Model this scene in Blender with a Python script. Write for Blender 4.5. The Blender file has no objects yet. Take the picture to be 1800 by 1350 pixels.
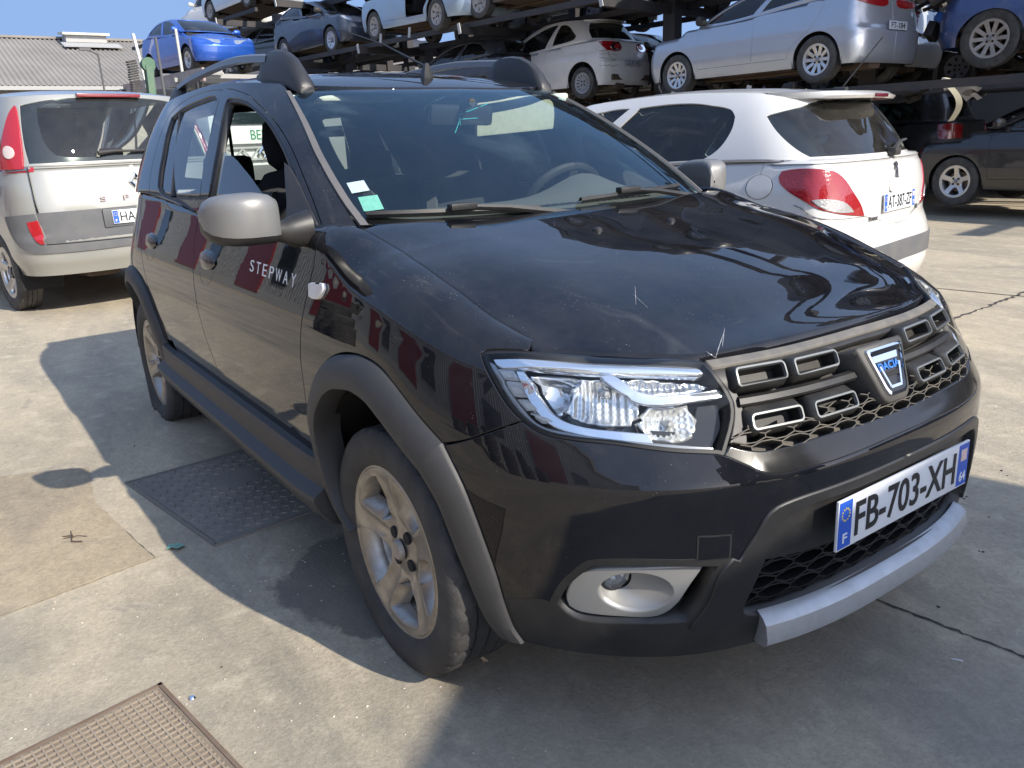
import bpy, bmesh, math, random
import numpy as np
from mathutils import Vector, Matrix
from mathutils.geometry import delaunay_2d_cdt
random.seed(7); np.random.seed(7)
sc=bpy.context.scene; COL=sc.collection
R=math.radians
# ---------------------------------------------------------------- camera
CAM=(1.6301,-1.5953,1.2730); YAW,PITCH,ROLL=2.53160,-0.29827,-0.04112
cd=bpy.data.cameras.new('camera'); cam=bpy.data.objects.new('camera',cd); COL.objects.link(cam); sc.camera=cam
fw=Vector((math.cos(PITCH)*math.cos(YAW),math.cos(PITCH)*math.sin(YAW),math.sin(PITCH)))
rt=fw.cross(Vector((0,0,1))).normalized(); up=rt.cross(fw)
rt2=rt*math.cos(ROLL)+up*math.sin(ROLL); up2=up*math.cos(ROLL)-rt*math.sin(ROLL)
cam.matrix_world=Matrix(((rt2.x,up2.x,-fw.x,CAM[0]),(rt2.y,up2.y,-fw.y,CAM[1]),(rt2.z,up2.z,-fw.z,CAM[2]),(0,0,0,1)))
cd.sensor_fit='HORIZONTAL'; cd.sensor_width=36; cd.lens=36*1398.72/1800; cd.clip_start=.05; cd.clip_end=3000
# ---------------------------------------------------------------- sky and sun
SUN=Vector((1.37,.385,1.0)).normalized()
w=bpy.data.worlds.new('World'); sc.world=w; w.use_nodes=True; nt=w.node_tree; nt.nodes.clear()
out=nt.nodes.new('ShaderNodeOutputWorld'); bg=nt.nodes.new('ShaderNodeBackground'); sky=nt.nodes.new('ShaderNodeTexSky')
sky.sky_type='NISHITA'; sky.sun_disc=False; sky.sun_elevation=math.asin(SUN.z); sky.sun_rotation=math.atan2(SUN.x,SUN.y)
sky.altitude=50; sky.air_density=1.0; sky.dust_density=1.7; sky.ozone_density=.9
skc=nt.nodes.new('ShaderNodeTexCoord'); sko=nt.nodes.new('ShaderNodeVectorMath'); sko.operation='ADD'; sko.inputs[1].default_value=(0,0,1.0); skn=nt.nodes.new('ShaderNodeVectorMath'); skn.operation='NORMALIZE'
nt.links.new(skc.outputs['Generated'],sko.inputs[0]); nt.links.new(sko.outputs[0],skn.inputs[0]); nt.links.new(skn.outputs[0],sky.inputs['Vector'])
tc=nt.nodes.new('ShaderNodeTexCoord'); mp=nt.nodes.new('ShaderNodeMapping'); mp.inputs['Scale'].default_value=(2.2,2.2,7.0)
cn=nt.nodes.new('ShaderNodeTexNoise'); cn.inputs['Scale'].default_value=1.6; cn.inputs['Detail'].default_value=7; cn.inputs['Roughness'].default_value=.55
cr=nt.nodes.new('ShaderNodeValToRGB'); cr.color_ramp.elements[0].position=.585; cr.color_ramp.elements[1].position=.92
cr.color_ramp.elements[0].color=(0,0,0,1); cr.color_ramp.elements[1].color=(.42,.42,.42,1)
mx=nt.nodes.new('ShaderNodeMixRGB'); mx.inputs['Color2'].default_value=(6.5,6.9,7.6,1)
nt.links.new(tc.outputs['Generated'],mp.inputs['Vector']); nt.links.new(mp.outputs['Vector'],cn.inputs['Vector'])
nt.links.new(cn.outputs['Fac'],cr.inputs['Fac']); nt.links.new(cr.outputs['Color'],mx.inputs['Fac'])
nt.links.new(sky.outputs['Color'],mx.inputs['Color1']); nt.links.new(mx.outputs['Color'],bg.inputs['Color'])
bg.inputs['Strength'].default_value=.15; nt.links.new(bg.outputs['Background'],out.inputs['Surface'])
ld=bpy.data.lights.new('sun','SUN'); ld.energy=2.4; ld.angle=R(.53); ld.color=(1.0,.93,.82)
sun=bpy.data.objects.new('sun',ld); COL.objects.link(sun); sun.rotation_euler=SUN.to_track_quat('Z','Y').to_euler(); sun.location=(10,4,12)
vs=sc.view_settings; vs.view_transform='Standard'; vs.look='None'; vs.exposure=1.45; vs.gamma=1
try: vs.use_curve_mapping=False
except Exception: pass
sc.cycles.max_bounces=8; sc.cycles.transparent_max_bounces=16; sc.cycles.glossy_bounces=5; sc.cycles.diffuse_bounces=3
sc.cycles.sample_clamp_indirect=6; sc.cycles.caustics_reflective=False; sc.cycles.caustics_refractive=False
sc.cycles.use_denoising=True
# ---------------------------------------------------------------- materials
MATS={}
def N(nt,t,**kw):
    n=nt.nodes.new(t)
    for k,v in kw.items():
        if k in n.inputs: n.inputs[k].default_value=v
        else: setattr(n,k,v)
    return n
def mat(name,col=(.5,.5,.5),rough=.5,metal=0.,coat=0.,crough=.03,bump=0.,bscale=60.,var=0.,vscale=6.,dirt=0.,dirtcol=(.30,.26,.20),emit=0.,spec=.5,dscale=5.,rvar=0.):
    """one procedural material: base colour with mottling, optional dust/dirt layer, grain relief and clear coat"""
    if name in MATS: return MATS[name]
    m=bpy.data.materials.new(name); m.use_nodes=True; nt=m.node_tree; b=nt.nodes['Principled BSDF']; L=nt.links.new
    b.inputs['Base Color'].default_value=(*col,1); b.inputs['Roughness'].default_value=rough; b.inputs['Metallic'].default_value=metal
    b.inputs['Coat Weight'].default_value=coat; b.inputs['Coat Roughness'].default_value=crough; b.inputs['Specular IOR Level'].default_value=spec
    tc=N(nt,'ShaderNodeTexCoord'); src=None
    if var>0:
        n=N(nt,'ShaderNodeTexNoise',Scale=vscale,Detail=8.0,Roughness=.6); L(tc.outputs['Object'],n.inputs['Vector'])
        h=N(nt,'ShaderNodeHueSaturation'); h.inputs['Color'].default_value=(*col,1)
        r=N(nt,'ShaderNodeMapRange'); r.inputs['From Min'].default_value=.25; r.inputs['From Max'].default_value=.75; r.inputs['To Min'].default_value=1-var; r.inputs['To Max'].default_value=1+var
        L(n.outputs['Fac'],r.inputs['Value']); L(r.outputs['Result'],h.inputs['Value']); src=h.outputs['Color']
    if dirt>0:
        n=N(nt,'ShaderNodeTexNoise',Scale=dscale,Detail=10.0,Roughness=.68); L(tc.outputs['Object'],n.inputs['Vector'])
        r=N(nt,'ShaderNodeMapRange'); r.inputs['From Min'].default_value=.42; r.inputs['From Max'].default_value=.78; r.inputs['To Min'].default_value=dirt*.18; r.inputs['To Max'].default_value=dirt
        L(n.outputs['Fac'],r.inputs['Value'])
        x=N(nt,'ShaderNodeMixRGB'); x.inputs['Color1'].default_value=(*col,1); x.inputs['Color2'].default_value=(*dirtcol,1)
        if src: L(src,x.inputs['Color1'])
        L(r.outputs['Result'],x.inputs['Fac']); src=x.outputs['Color']
        r2=N(nt,'ShaderNodeMapRange'); r2.inputs['From Min'].default_value=0; r2.inputs['From Max'].default_value=1; r2.inputs['To Min'].default_value=rough; r2.inputs['To Max'].default_value=min(1,rough+.5)
        L(r.outputs['Result'],r2.inputs['Value']); L(r2.outputs['Result'],b.inputs['Roughness'])
        if coat>0:
            r3=N(nt,'ShaderNodeMapRange'); r3.inputs['From Max'].default_value=1; r3.inputs['To Min'].default_value=coat; r3.inputs['To Max'].default_value=coat*.35
            L(r.outputs['Result'],r3.inputs['Value']); L(r3.outputs['Result'],b.inputs['Coat Weight'])
    if src: L(src,b.inputs['Base Color'])
    if bump>0:
        n=N(nt,'ShaderNodeTexNoise',Scale=bscale,Detail=4.0); L(tc.outputs['Object'],n.inputs['Vector'])
        bp=N(nt,'ShaderNodeBump',Strength=bump,Distance=.01); L(n.outputs['Fac'],bp.inputs['Height']); L(bp.outputs['Normal'],b.inputs['Normal'])
    if emit>0: b.inputs['Emission Color'].default_value=(*col,1); b.inputs['Emission Strength'].default_value=emit
    MATS[name]=m; return m
def glass(name,tint=(.75,.82,.8),refl=1.0,ior=1.5,rough=0.0,dust=0.0):
    """window pane: tinted transmission plus Fresnel reflection, an optional film of dust"""
    if name in MATS: return MATS[name]
    m=bpy.data.materials.new(name); m.use_nodes=True; nt=m.node_tree; nt.nodes.clear(); L=nt.links.new
    o=N(nt,'ShaderNodeOutputMaterial'); t=N(nt,'ShaderNodeBsdfTransparent'); t.inputs['Color'].default_value=(*tint,1)
    g=N(nt,'ShaderNodeBsdfGlossy'); g.inputs['Roughness'].default_value=rough; g.inputs['Color'].default_value=(*refl,1) if isinstance(refl,tuple) else (refl,refl,refl,1)
    f=N(nt,'ShaderNodeFresnel'); f.inputs['IOR'].default_value=ior; x=N(nt,'ShaderNodeMixShader')
    L(f.outputs['Fac'],x.inputs['Fac']); L(t.outputs['BSDF'],x.inputs[1]); L(g.outputs['BSDF'],x.inputs[2]); res=x
    if dust>0:
        tc=N(nt,'ShaderNodeTexCoord'); n=N(nt,'ShaderNodeTexNoise',Scale=9.0,Detail=9.0,Roughness=.7); L(tc.outputs['Object'],n.inputs['Vector'])
        r=N(nt,'ShaderNodeMapRange'); r.inputs['From Min'].default_value=.35; r.inputs['From Max'].default_value=.85; r.inputs['To Min'].default_value=dust*.3; r.inputs['To Max'].default_value=dust
        L(n.outputs['Fac'],r.inputs['Value']); d=N(nt,'ShaderNodeBsdfDiffuse'); d.inputs['Color'].default_value=(.55,.52,.47,1)
        y=N(nt,'ShaderNodeMixShader'); L(r.outputs['Result'],y.inputs['Fac']); L(x.outputs['Shader'],y.inputs[1]); L(d.outputs['BSDF'],y.inputs[2]); res=y
    L(res.outputs['Shader'],o.inputs['Surface']); MATS[name]=m; return m
# ---------------------------------------------------------------- mesh helpers
def link(o,parent=None):
    COL.objects.link(o)
    if parent is not None: o.parent=parent
    return o
def empty(name,loc=(0,0,0),rz=0,label=None,cat=None,group=None,rot=None):
    o=bpy.data.objects.new(name,None); o.empty_display_size=.1; COL.objects.link(o); o.location=loc; o.rotation_euler=rot or (0,0,rz)
    return tag(o,label,cat,group)
def tag(o,label=None,cat=None,group=None,kind=None):
    if label: o['label']=label
    if cat: o['category']=cat
    if group: o['group']=group
    if kind: o['kind']=kind
    return o
def mk(name,V,F,m,parent=None,normals=None,smooth=True,xf=None):
    me=bpy.data.meshes.new(name); me.from_pydata([tuple(map(float,v)) for v in V],[],[tuple(map(int,f)) for f in F])
    ms=m if isinstance(m,(list,tuple)) else [m]
    for q in ms: me.materials.append(q)
    if smooth: me.polygons.foreach_set('use_smooth',[True]*len(me.polygons))
    if normals is not None: me.normals_split_custom_set_from_vertices([tuple(map(float,n)) for n in normals])
    me.update()
    o=bpy.data.objects.new(name,me); link(o,parent)
    if xf is not None: o.matrix_local=xf
    return o
class MB:
    """collects boxes, bars, tubes, lathes and sweeps, then builds them as one mesh"""
    def __init__(s): s.V=[];s.F=[]
    def add(s,V,F):
        k=len(s.V); s.V+=[tuple(map(float,v)) for v in V]; s.F+=[tuple(i+k for i in f) for f in F]; return s
    def box(s,c,d,rot=None,bev=0):
        dx,dy,dz=d[0]/2,d[1]/2,d[2]/2; c=Vector(c)
        if bev<=0: P=[Vector((x,y,z)) for x in(-dx,dx) for y in(-dy,dy) for z in(-dz,dz)]; F=[(0,1,3,2),(4,6,7,5),(0,4,5,1),(2,3,7,6),(0,2,6,4),(1,5,7,3)]
        else:
            bm=bmesh.new(); bmesh.ops.create_cube(bm,size=1)
            for v in bm.verts: v.co=Vector((v.co.x*d[0],v.co.y*d[1],v.co.z*d[2]))
            bmesh.ops.bevel(bm,geom=bm.edges[:],offset=bev,segments=2,affect='EDGES',profile=.6)
            bm.verts.index_update(); P=[v.co.copy() for v in bm.verts]; F=[tuple(v.index for v in f.verts) for f in bm.faces]; bm.free()
        if rot is not None: P=[rot@p for p in P]
        return s.add([c+p for p in P],F)
    def bar(s,a,b,wx,wy,upv=(0,0,1)):
        a,b=Vector(a),Vector(b); d=(b-a).normalized(); u=Vector(upv); x=d.cross(u)
        if x.length<1e-4: x=d.cross(Vector((1,0,0)))
        x.normalize(); y=x.cross(d); P=[]
        for p in(a,b):
            for i,j in((-1,-1),(1,-1),(1,1),(-1,1)): P.append(p+x*(i*wx/2)+y*(j*wy/2))
        return s.add(P,[(3,2,1,0),(4,5,6,7)]+[(i,(i+1)%4,4+(i+1)%4,4+i) for i in range(4)])
    def tube(s,pts,r,n=8,cap=True):
        pts=[Vector(p) for p in pts]; m=len(pts); rr=r if isinstance(r,(list,tuple)) else [r]*m; V=[];prev=None
        for i,p in enumerate(pts):
            d=(pts[min(i+1,m-1)]-pts[max(i-1,0)]).normalized()
            x=d.cross(Vector((0,0,1))) if prev is None else prev-d*prev.dot(d)
            if x.length<1e-4: x=d.cross(Vector((1,0,0)))
            x.normalize(); prev=x; y=d.cross(x)
            for k in range(n): a=2*math.pi*k/n; V.append(p+(x*math.cos(a)+y*math.sin(a))*rr[i])
        F=[(i*n+k,i*n+(k+1)%n,(i+1)*n+(k+1)%n,(i+1)*n+k) for i in range(m-1) for k in range(n)]
        if cap: F+=[tuple(range(n-1,-1,-1)),tuple((m-1)*n+k for k in range(n))]
        return s.add(V,F)
    def lathe(s,prof,n=32,axis='y',closed=False,c=(0,0,0)):
        V=[];c=Vector(c)
        for r,h in prof:
            for k in range(n):
                a=2*math.pi*k/n; x,z=r*math.cos(a),r*math.sin(a)
                V.append(c+(Vector((x,h,z)) if axis=='y' else Vector((x,z,h)) if axis=='z' else Vector((h,x,z))))
        m=len(prof); rng=range(m if closed else m-1)
        F=[(i*n+k,((i+1)%m)*n+k,((i+1)%m)*n+(k+1)%n,i*n+(k+1)%n) for i in rng for k in range(n)]
        return s.add(V,F)
    def grid(s,rows,closed=False,wrap=False):
        m=len(rows); n=len(rows[0]); V=[p for r in rows for p in r]
        F=[(i*n+k,i*n+(k+1)%n,((i+1)%m)*n+(k+1)%n,((i+1)%m)*n+k) for i in range(m if wrap else m-1) for k in range(n if closed else n-1)]
        return s.add(V,F)
    def build(s,name,m,parent=None,smooth=True,sharp=35,xf=None,fix=True):
        o=mk(name,s.V,s.F,m,parent,smooth=smooth,xf=xf); me=o.data
        if fix:
            bm=bmesh.new(); bm.from_mesh(me); bmesh.ops.recalc_face_normals(bm,faces=bm.faces[:]); bm.to_mesh(me); bm.free()
        if smooth and sharp: me.set_sharp_from_angle(angle=R(sharp))
        return o
def text(name,body,m,parent,mtx,size=.1,sx=1.0,ext=.0006,align='CENTER',shear=0,space=1.0,bold=0.0):
    c=bpy.data.curves.new(name,'FONT'); c.body=body; c.size=size; c.align_x=align; c.align_y='CENTER'; c.extrude=ext; c.shear=shear; c.space_character=space; c.offset=bold; c.resolution_u=4
    o=bpy.data.objects.new(name,c); COL.objects.link(o); dg=bpy.context.evaluated_depsgraph_get(); me=bpy.data.meshes.new_from_object(o.evaluated_get(dg)); bpy.data.objects.remove(o)
    me.name=name; me.materials.clear(); me.materials.append(m); q=bpy.data.objects.new(name,me); link(q,parent)
    q.matrix_local=mtx@Matrix.Diagonal((sx,1,1,1)); return q
def frame(o,n,upv=(0,0,1)):
    """matrix whose z is the outward normal n and whose y is up, at o: lettering seen from outside reads left to right"""
    n=Vector(n).normalized(); u=Vector(upv); x=u.cross(n).normalized(); y=n.cross(x); o=Vector(o)
    return Matrix(((x.x,y.x,n.x,o.x),(x.y,y.y,n.y,o.y),(x.z,y.z,n.z,o.z),(0,0,0,1)))
# ---------------------------------------------------------------- panels cut out of a body surface
def loop_smooth(P,step,corner=48):
    P=np.asarray(P,float); n=len(P); out=[]
    d=np.roll(P,-1,0)-P
    ang=[]
    for i in range(n):
        a=P[i]-P[i-1]; b=P[(i+1)%n]-P[i]; ang.append(abs(math.degrees(math.atan2(a[0]*b[1]-a[1]*b[0],a@b))))
    for i in range(n):
        j=(i+1)%n; p,q=P[i],P[j]; L=np.linalg.norm(q-p)
        if L<1e-7: continue
        def tan(k,sd):
            if ang[k]>corner: return None
            t=P[(k+1)%n]-P[k-1]; return t/(np.linalg.norm(t)+1e-12)*L
        m0=tan(i,0); m1=tan(j,1)
        if m0 is None: m0=(q-p) if m1 is None else 1.5*(q-p)-.5*m1
        if m1 is None: m1=(q-p) if tan(i,0) is None else 1.5*(q-p)-.5*m0
        k=max(1,int(math.ceil(L/step)))
        for a in range(k):
            t=a/k; out.append((2*t**3-3*t**2+1)*p+(t**3-2*t**2+t)*m0+(-2*t**3+3*t**2)*q+(t**3-t**2)*m1)
    return np.array(out)
def inside(pts,loops):
    r=np.zeros(len(pts),bool)
    for l in loops:
        x0,y0=l[:,0],l[:,1]; x1,y1=np.roll(x0,-1),np.roll(y0,-1)
        for a,b,c,d in zip(x0,y0,x1,y1):
            if b==d: continue
            k=((b>pts[:,1])!=(d>pts[:,1]))&(pts[:,0]<(c-a)*(pts[:,1]-b)/(d-b)+a); r^=k
    return r
def segdist(pts,loops):
    best=np.full(len(pts),1e9)
    for l in loops:
        A=l; B=np.roll(l,-1,0); D=B-A; L2=(D**2).sum(1)+1e-15
        for i in range(0,len(pts),2000):
            q=pts[i:i+2000,None,:]-A[None]; t=np.clip((q*D[None]).sum(-1)/L2,0,1); best[i:i+2000]=np.minimum(best[i:i+2000],np.sqrt(((q-t[...,None]*D[None])**2).sum(-1)).min(1))
    return best
def panel_geo(fn,loops,sp=.03,step=None,gap=.003,depth=.014,ka=(1.4,2.35,1.4),kb=1.,cen=(-1.2,0,.6),bev=.0015,off=0.,corner=48,dome=None):
    """mesh of the region of surface fn(a,b) bounded by loops: outer first, then holes; edges turned in by depth"""
    step=step or sp*.7; cen=np.array(cen)
    if isinstance(ka,tuple):
        ta=np.array([-3,-2,-1,0,1,2,3.]); tb=np.array([-ka[0]-ka[1]-ka[2],-ka[0]-ka[1],-ka[0],0,ka[0],ka[0]+ka[1],sum(ka)])
        fwd=lambda a: np.interp(a,ta,tb); inv=lambda A: np.interp(A,tb,ta)
    else: fwd=lambda a: a*ka; inv=lambda A: A/ka
    LS=[]
    for l in loops:
        l=np.asarray(l,float); LS.append(loop_smooth(np.stack([fwd(l[:,0]),l[:,1]*kb],1),step,corner))
    allp=np.concatenate(LS); x0,y0=allp.min(0); x1,y1=allp.max(0)
    gx=np.arange(x0+sp*.5,x1,sp); gy=np.arange(y0+sp*.43,y1,sp*.87); G=[]
    for j,y in enumerate(gy): G.append(np.stack([gx+(sp*.5 if j%2 else 0),np.full_like(gx,y)],1))
    G=np.concatenate(G) if G else np.zeros((0,2))
    if len(G): G=G[inside(G,LS)]
    if len(G): G=G[segdist(G,LS)>sp*.45]
    pts=np.concatenate([allp,G]); E=[];k=0
    for l in LS: n=len(l); E+=[(k+i,k+(i+1)%n) for i in range(n)]; k+=n
    r=delaunay_2d_cdt([Vector(p) for p in pts],E,[],0,1e-6)
    V2=np.array([(v.x,v.y) for v in r[0]]); F=np.array([tuple(f) for f in r[2]]); F=F[inside(V2[F].mean(1),LS)]
    us=np.unique(F); rm=-np.ones(len(V2),int); rm[us]=np.arange(len(us)); V2=V2[us]; F=[tuple(f) for f in rm[F]]
    A=inv(V2[:,0]); B=V2[:,1]/kb; e=1.5e-3
    P=fn(A,B); du=fn(inv(V2[:,0]+e),B)-fn(inv(V2[:,0]-e),B); dv=fn(A,B+e/kb)-fn(A,B-e/kb)
    n=np.cross(du,dv); n/=np.linalg.norm(n,axis=1,keepdims=True)+1e-15
    s=np.sign(((P-cen)*n).sum(1)); s[s==0]=1
    maj=1 if (s>0).sum()*2>=len(s) else -1
    n=n*maj
    if off: P=P+n*off
    F2=[]
    for f in F:
        g=np.cross(P[f[1]]-P[f[0]],P[f[2]]-P[f[0]])
        F2.append(f if g@(n[f[0]]+n[f[1]]+n[f[2]])>0 else f[::-1])
    F=F2
    cnt={}
    for f in F:
        for i in range(len(f)): cnt[(f[i],f[(i+1)%len(f)])]=1
    bd=[(a,b) for (a,b) in cnt if (b,a) not in cnt]
    sd=np.zeros_like(P)
    for a,b in bd:
        c=np.cross(P[b]-P[a],(n[a]+n[b])*.5); c/=np.linalg.norm(c)+1e-15; sd[a]+=c; sd[b]+=c
    ids=sorted({i for e_ in bd for i in e_})
    if ids:
        q=sd[ids]; q/=np.linalg.norm(q,axis=1,keepdims=True)+1e-12; sd[ids]=q
        P[ids]-=sd[ids]*gap
    NN=n.copy()
    if depth>0 and ids:
        mp={v:i for i,v in enumerate(ids)}; k=len(P); nb=len(ids); b0=P[ids]; nn=n[ids]; ss=sd[ids]
        r1=b0+ss*bev-nn*bev; r2=r1-nn*depth
        h=(nn+ss)/math.sqrt(2); P=np.concatenate([P,r1,r2]); NN=np.concatenate([NN,h,ss])
        for a,b in bd:
            i,j=mp[a],mp[b]; F.append((b,a,k+i,k+j)); F.append((k+j,k+i,k+nb+i,k+nb+j))
    return P,F,NN
def join_geo(gs):
    P=[];F=[];n=[];k=0
    for p,f,q in gs: P.append(p); n.append(q); F+=[tuple(i+k for i in t) for t in f]; k+=len(p)
    return np.concatenate(P),F,np.concatenate(n)
def panel(name,fn,loops,m,parent=None,**kw):
    P,F,n=panel_geo(fn,loops,**kw); return mk(name,P,F,m,parent,normals=n)
def mirror_loop(l): return [(-a,b) for a,b in l]
def sym(l):
    """closed symmetric loop from its right half, running from a=0 to a=0"""
    return list(l)+[(-a,b) for a,b in reversed(l) if abs(a)>1e-6]
def offset_loop(l,d,ka=1.4):
    P=np.array(l,float); P[:,0]*=ka; n=len(P); A=.5*sum(P[i,0]*P[(i+1)%n,1]-P[(i+1)%n,0]*P[i,1] for i in range(n)); sg=1 if A>0 else -1
    o=[]
    for i in range(n):
        a=P[i]-P[i-1]; b=P[(i+1)%n]-P[i]; a=a/(np.linalg.norm(a)+1e-12); b=b/(np.linalg.norm(b)+1e-12)
        na=np.array([a[1],-a[0]])*sg; nb=np.array([b[1],-b[0]])*sg; q=na+nb; q/=max(.35,1+na@nb)
        p=P[i]+q*d; o.append((p[0]/ka,p[1]))
    return o
# --- SURF BEGIN
def pw(x, xs, ys):
    """monotone cubic (pchip) table lookup"""
    x=np.asarray(x,float); xs=np.asarray(xs,float); ys=np.asarray(ys,float)
    h=np.diff(xs); d=np.diff(ys)/h; m=np.zeros_like(xs)
    for i in range(1,len(xs)-1):
        if d[i-1]*d[i]>0:
            w1=2*h[i]+h[i-1]; w2=h[i]+2*h[i-1]; m[i]=(w1+w2)/(w1/d[i-1]+w2/d[i])
    m[0]=d[0]; m[-1]=d[-1]
    xc=np.clip(x,xs[0],xs[-1]); i=np.clip(np.searchsorted(xs,xc,side='right')-1,0,len(xs)-2)
    t=(xc-xs[i])/h[i]
    return ((2*t**3-3*t**2+1)*ys[i]+(t**3-2*t**2+t)*h[i]*m[i]+(-2*t**3+3*t**2)*ys[i+1]+(t**3-t**2)*h[i]*m[i+1])
_TC={}
def T(tab,x):
    k=id(tab)
    if k not in _TC or _TC[k][0] is not tab:
        xs=np.linspace(tab[0][0],tab[-1][0],600); _TC[k]=(tab,xs,pw(xs,[a for a,b in tab],[b for a,b in tab]))
    return np.interp(x,_TC[k][1],_TC[k][2])
class Car:
    """body shell of a car: x forward from the front axle, y to its left, z up; the side surface is mirrored by sg"""
    def __init__(s,**k): s.__dict__.update(k)
    # plan curve: u 0..1 nose centre to flank, 1..2 flank, 2..3 tail
    def plan(s,u,xf,xr,w,cf,cr,nf,nr):
        u=np.asarray(u,float)
        f=np.clip(u,0,1)*np.pi/2; r=np.clip(3-u,0,1)*np.pi/2
        c,si=np.cos(f)+1e-9,np.sin(f)+1e-9
        a=np.maximum(xf-cf,.01); rr=((c/a)**nf+(si/w)**nf)**(-1/nf)
        X1,Y1=cf+rr*c,rr*si
        c,si=np.cos(r)+1e-9,np.sin(r)+1e-9
        a=np.maximum(cr-xr,.01); rr=((c/a)**nr+(si/w)**nr)**(-1/nr)
        X3,Y3=cr-rr*c,rr*si
        t=np.clip(u-1,0,1); X2=cf+(cr-cf)*t; Y2=w+0*X2
        X=np.where(u<1,X1,np.where(u<=2,X2,X3)); Y=np.where(u<1,Y1,np.where(u<=2,Y2,Y3))
        return X,Y
    def ux(s,x): return 1+(np.asarray(x,float)-s.cf)/(s.cr-s.cf)
    def side(s,u,h):
        u,h=np.broadcast_arrays(np.asarray(u,float),np.asarray(h,float))
        zt=T(s.ZT,u); rz=T(s.RZ,u); ri=T(s.RI,u)
        th=np.clip((h-(zt-rz))/rz,0,None); z=np.where(th>0,zt-rz+rz*np.sin(np.minimum(th,np.pi/2)),h)
        ins=np.where(th>0,ri*(1-np.cos(np.minimum(th,1.75))),0)
        zz=np.where(th>0,zt-rz,z)*.6+z*.4
        xf=T(s.XF,zz); xr=T(s.XR,zz); w=T(s.W,zz)
        if hasattr(s,'DW'): pass
        X,Y=s.plan(u,xf,xr,w,s.cf,s.cr,T(s.NF,zz),T(s.NR,zz))
        e=1e-3; Xa,Ya=s.plan(np.clip(u-e,0,3),xf,xr,w,s.cf,s.cr,T(s.NF,zz),T(s.NR,zz)); Xb,Yb=s.plan(np.clip(u+e,0,3),xf,xr,w,s.cf,s.cr,T(s.NF,zz),T(s.NR,zz))
        tx,ty=Xb-Xa,Yb-Ya; L=np.hypot(tx,ty)+1e-12; nx,ny=-ty/L,tx/L   # inward? fixed below
        out=np.sign(nx*(X+1.2)+ny*Y); out=np.where(out==0,1,out); nx,ny=nx*out,ny*out
        b=s.bulge(X,z,u) if hasattr(s,'bulge') else 0
        ny2=np.where((u>1)&(u<2),1.,ny); nx2=np.where((u>1)&(u<2),0.,nx)
        return np.stack([X+nx2*(b-ins),Y+ny2*(b-ins),z],-1)
    def zroof(s,x,y): 
        k=T(s.RC,x); return T(s.RZX,x)-k*(np.asarray(y)**2)-s.rc4*np.asarray(y)**4
    def zhood(s,x,y): 
        ye=T(s.HW,x); a=np.abs(y)/ye
        return T(s.HZ,x)-T(s.HC,x)*a**2.2 + (s.hbump(x,y) if hasattr(s,'hbump') else 0)
    def base(s,u):
        X,Y=s.plan(u,s.bxf,s.bxr,s.bw,s.bcf,s.bcr,s.bnf,s.bnr)
        return np.stack([X,Y,T(s.BZ,u)],-1)
    def top(s,u):
        X,Y=s.plan(u,s.txf,s.txr,s.tw,s.tcf,s.tcr,s.tnf,s.tnr)
        return np.stack([X,Y,s.zroof(X,Y)],-1)
    def green(s,u,t):
        u,t=np.broadcast_arrays(np.asarray(u,float),np.asarray(t,float))
        B,Tp=s.base(u),s.top(u)
        P=B+(Tp-B)*t[...,None]
        d=Tp-B; out=np.stack([d[...,0]*0,d[...,1]*0+0,0*d[...,2]],-1)
        e=2e-3; tg=s.base(np.clip(u+e,0,3))-s.base(np.clip(u-e,0,3))
        n=np.cross(tg,d); n/=np.linalg.norm(n,axis=-1,keepdims=True)+1e-12
        n*=np.where((n[...,0]*(P[...,0]+1.6)+n[...,1]*P[...,1])<0,-1,1)[...,None]
        bl=T(s.GB,u); g=4*t*(1-t)
        return P+n*(bl*g)[...,None]
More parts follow.
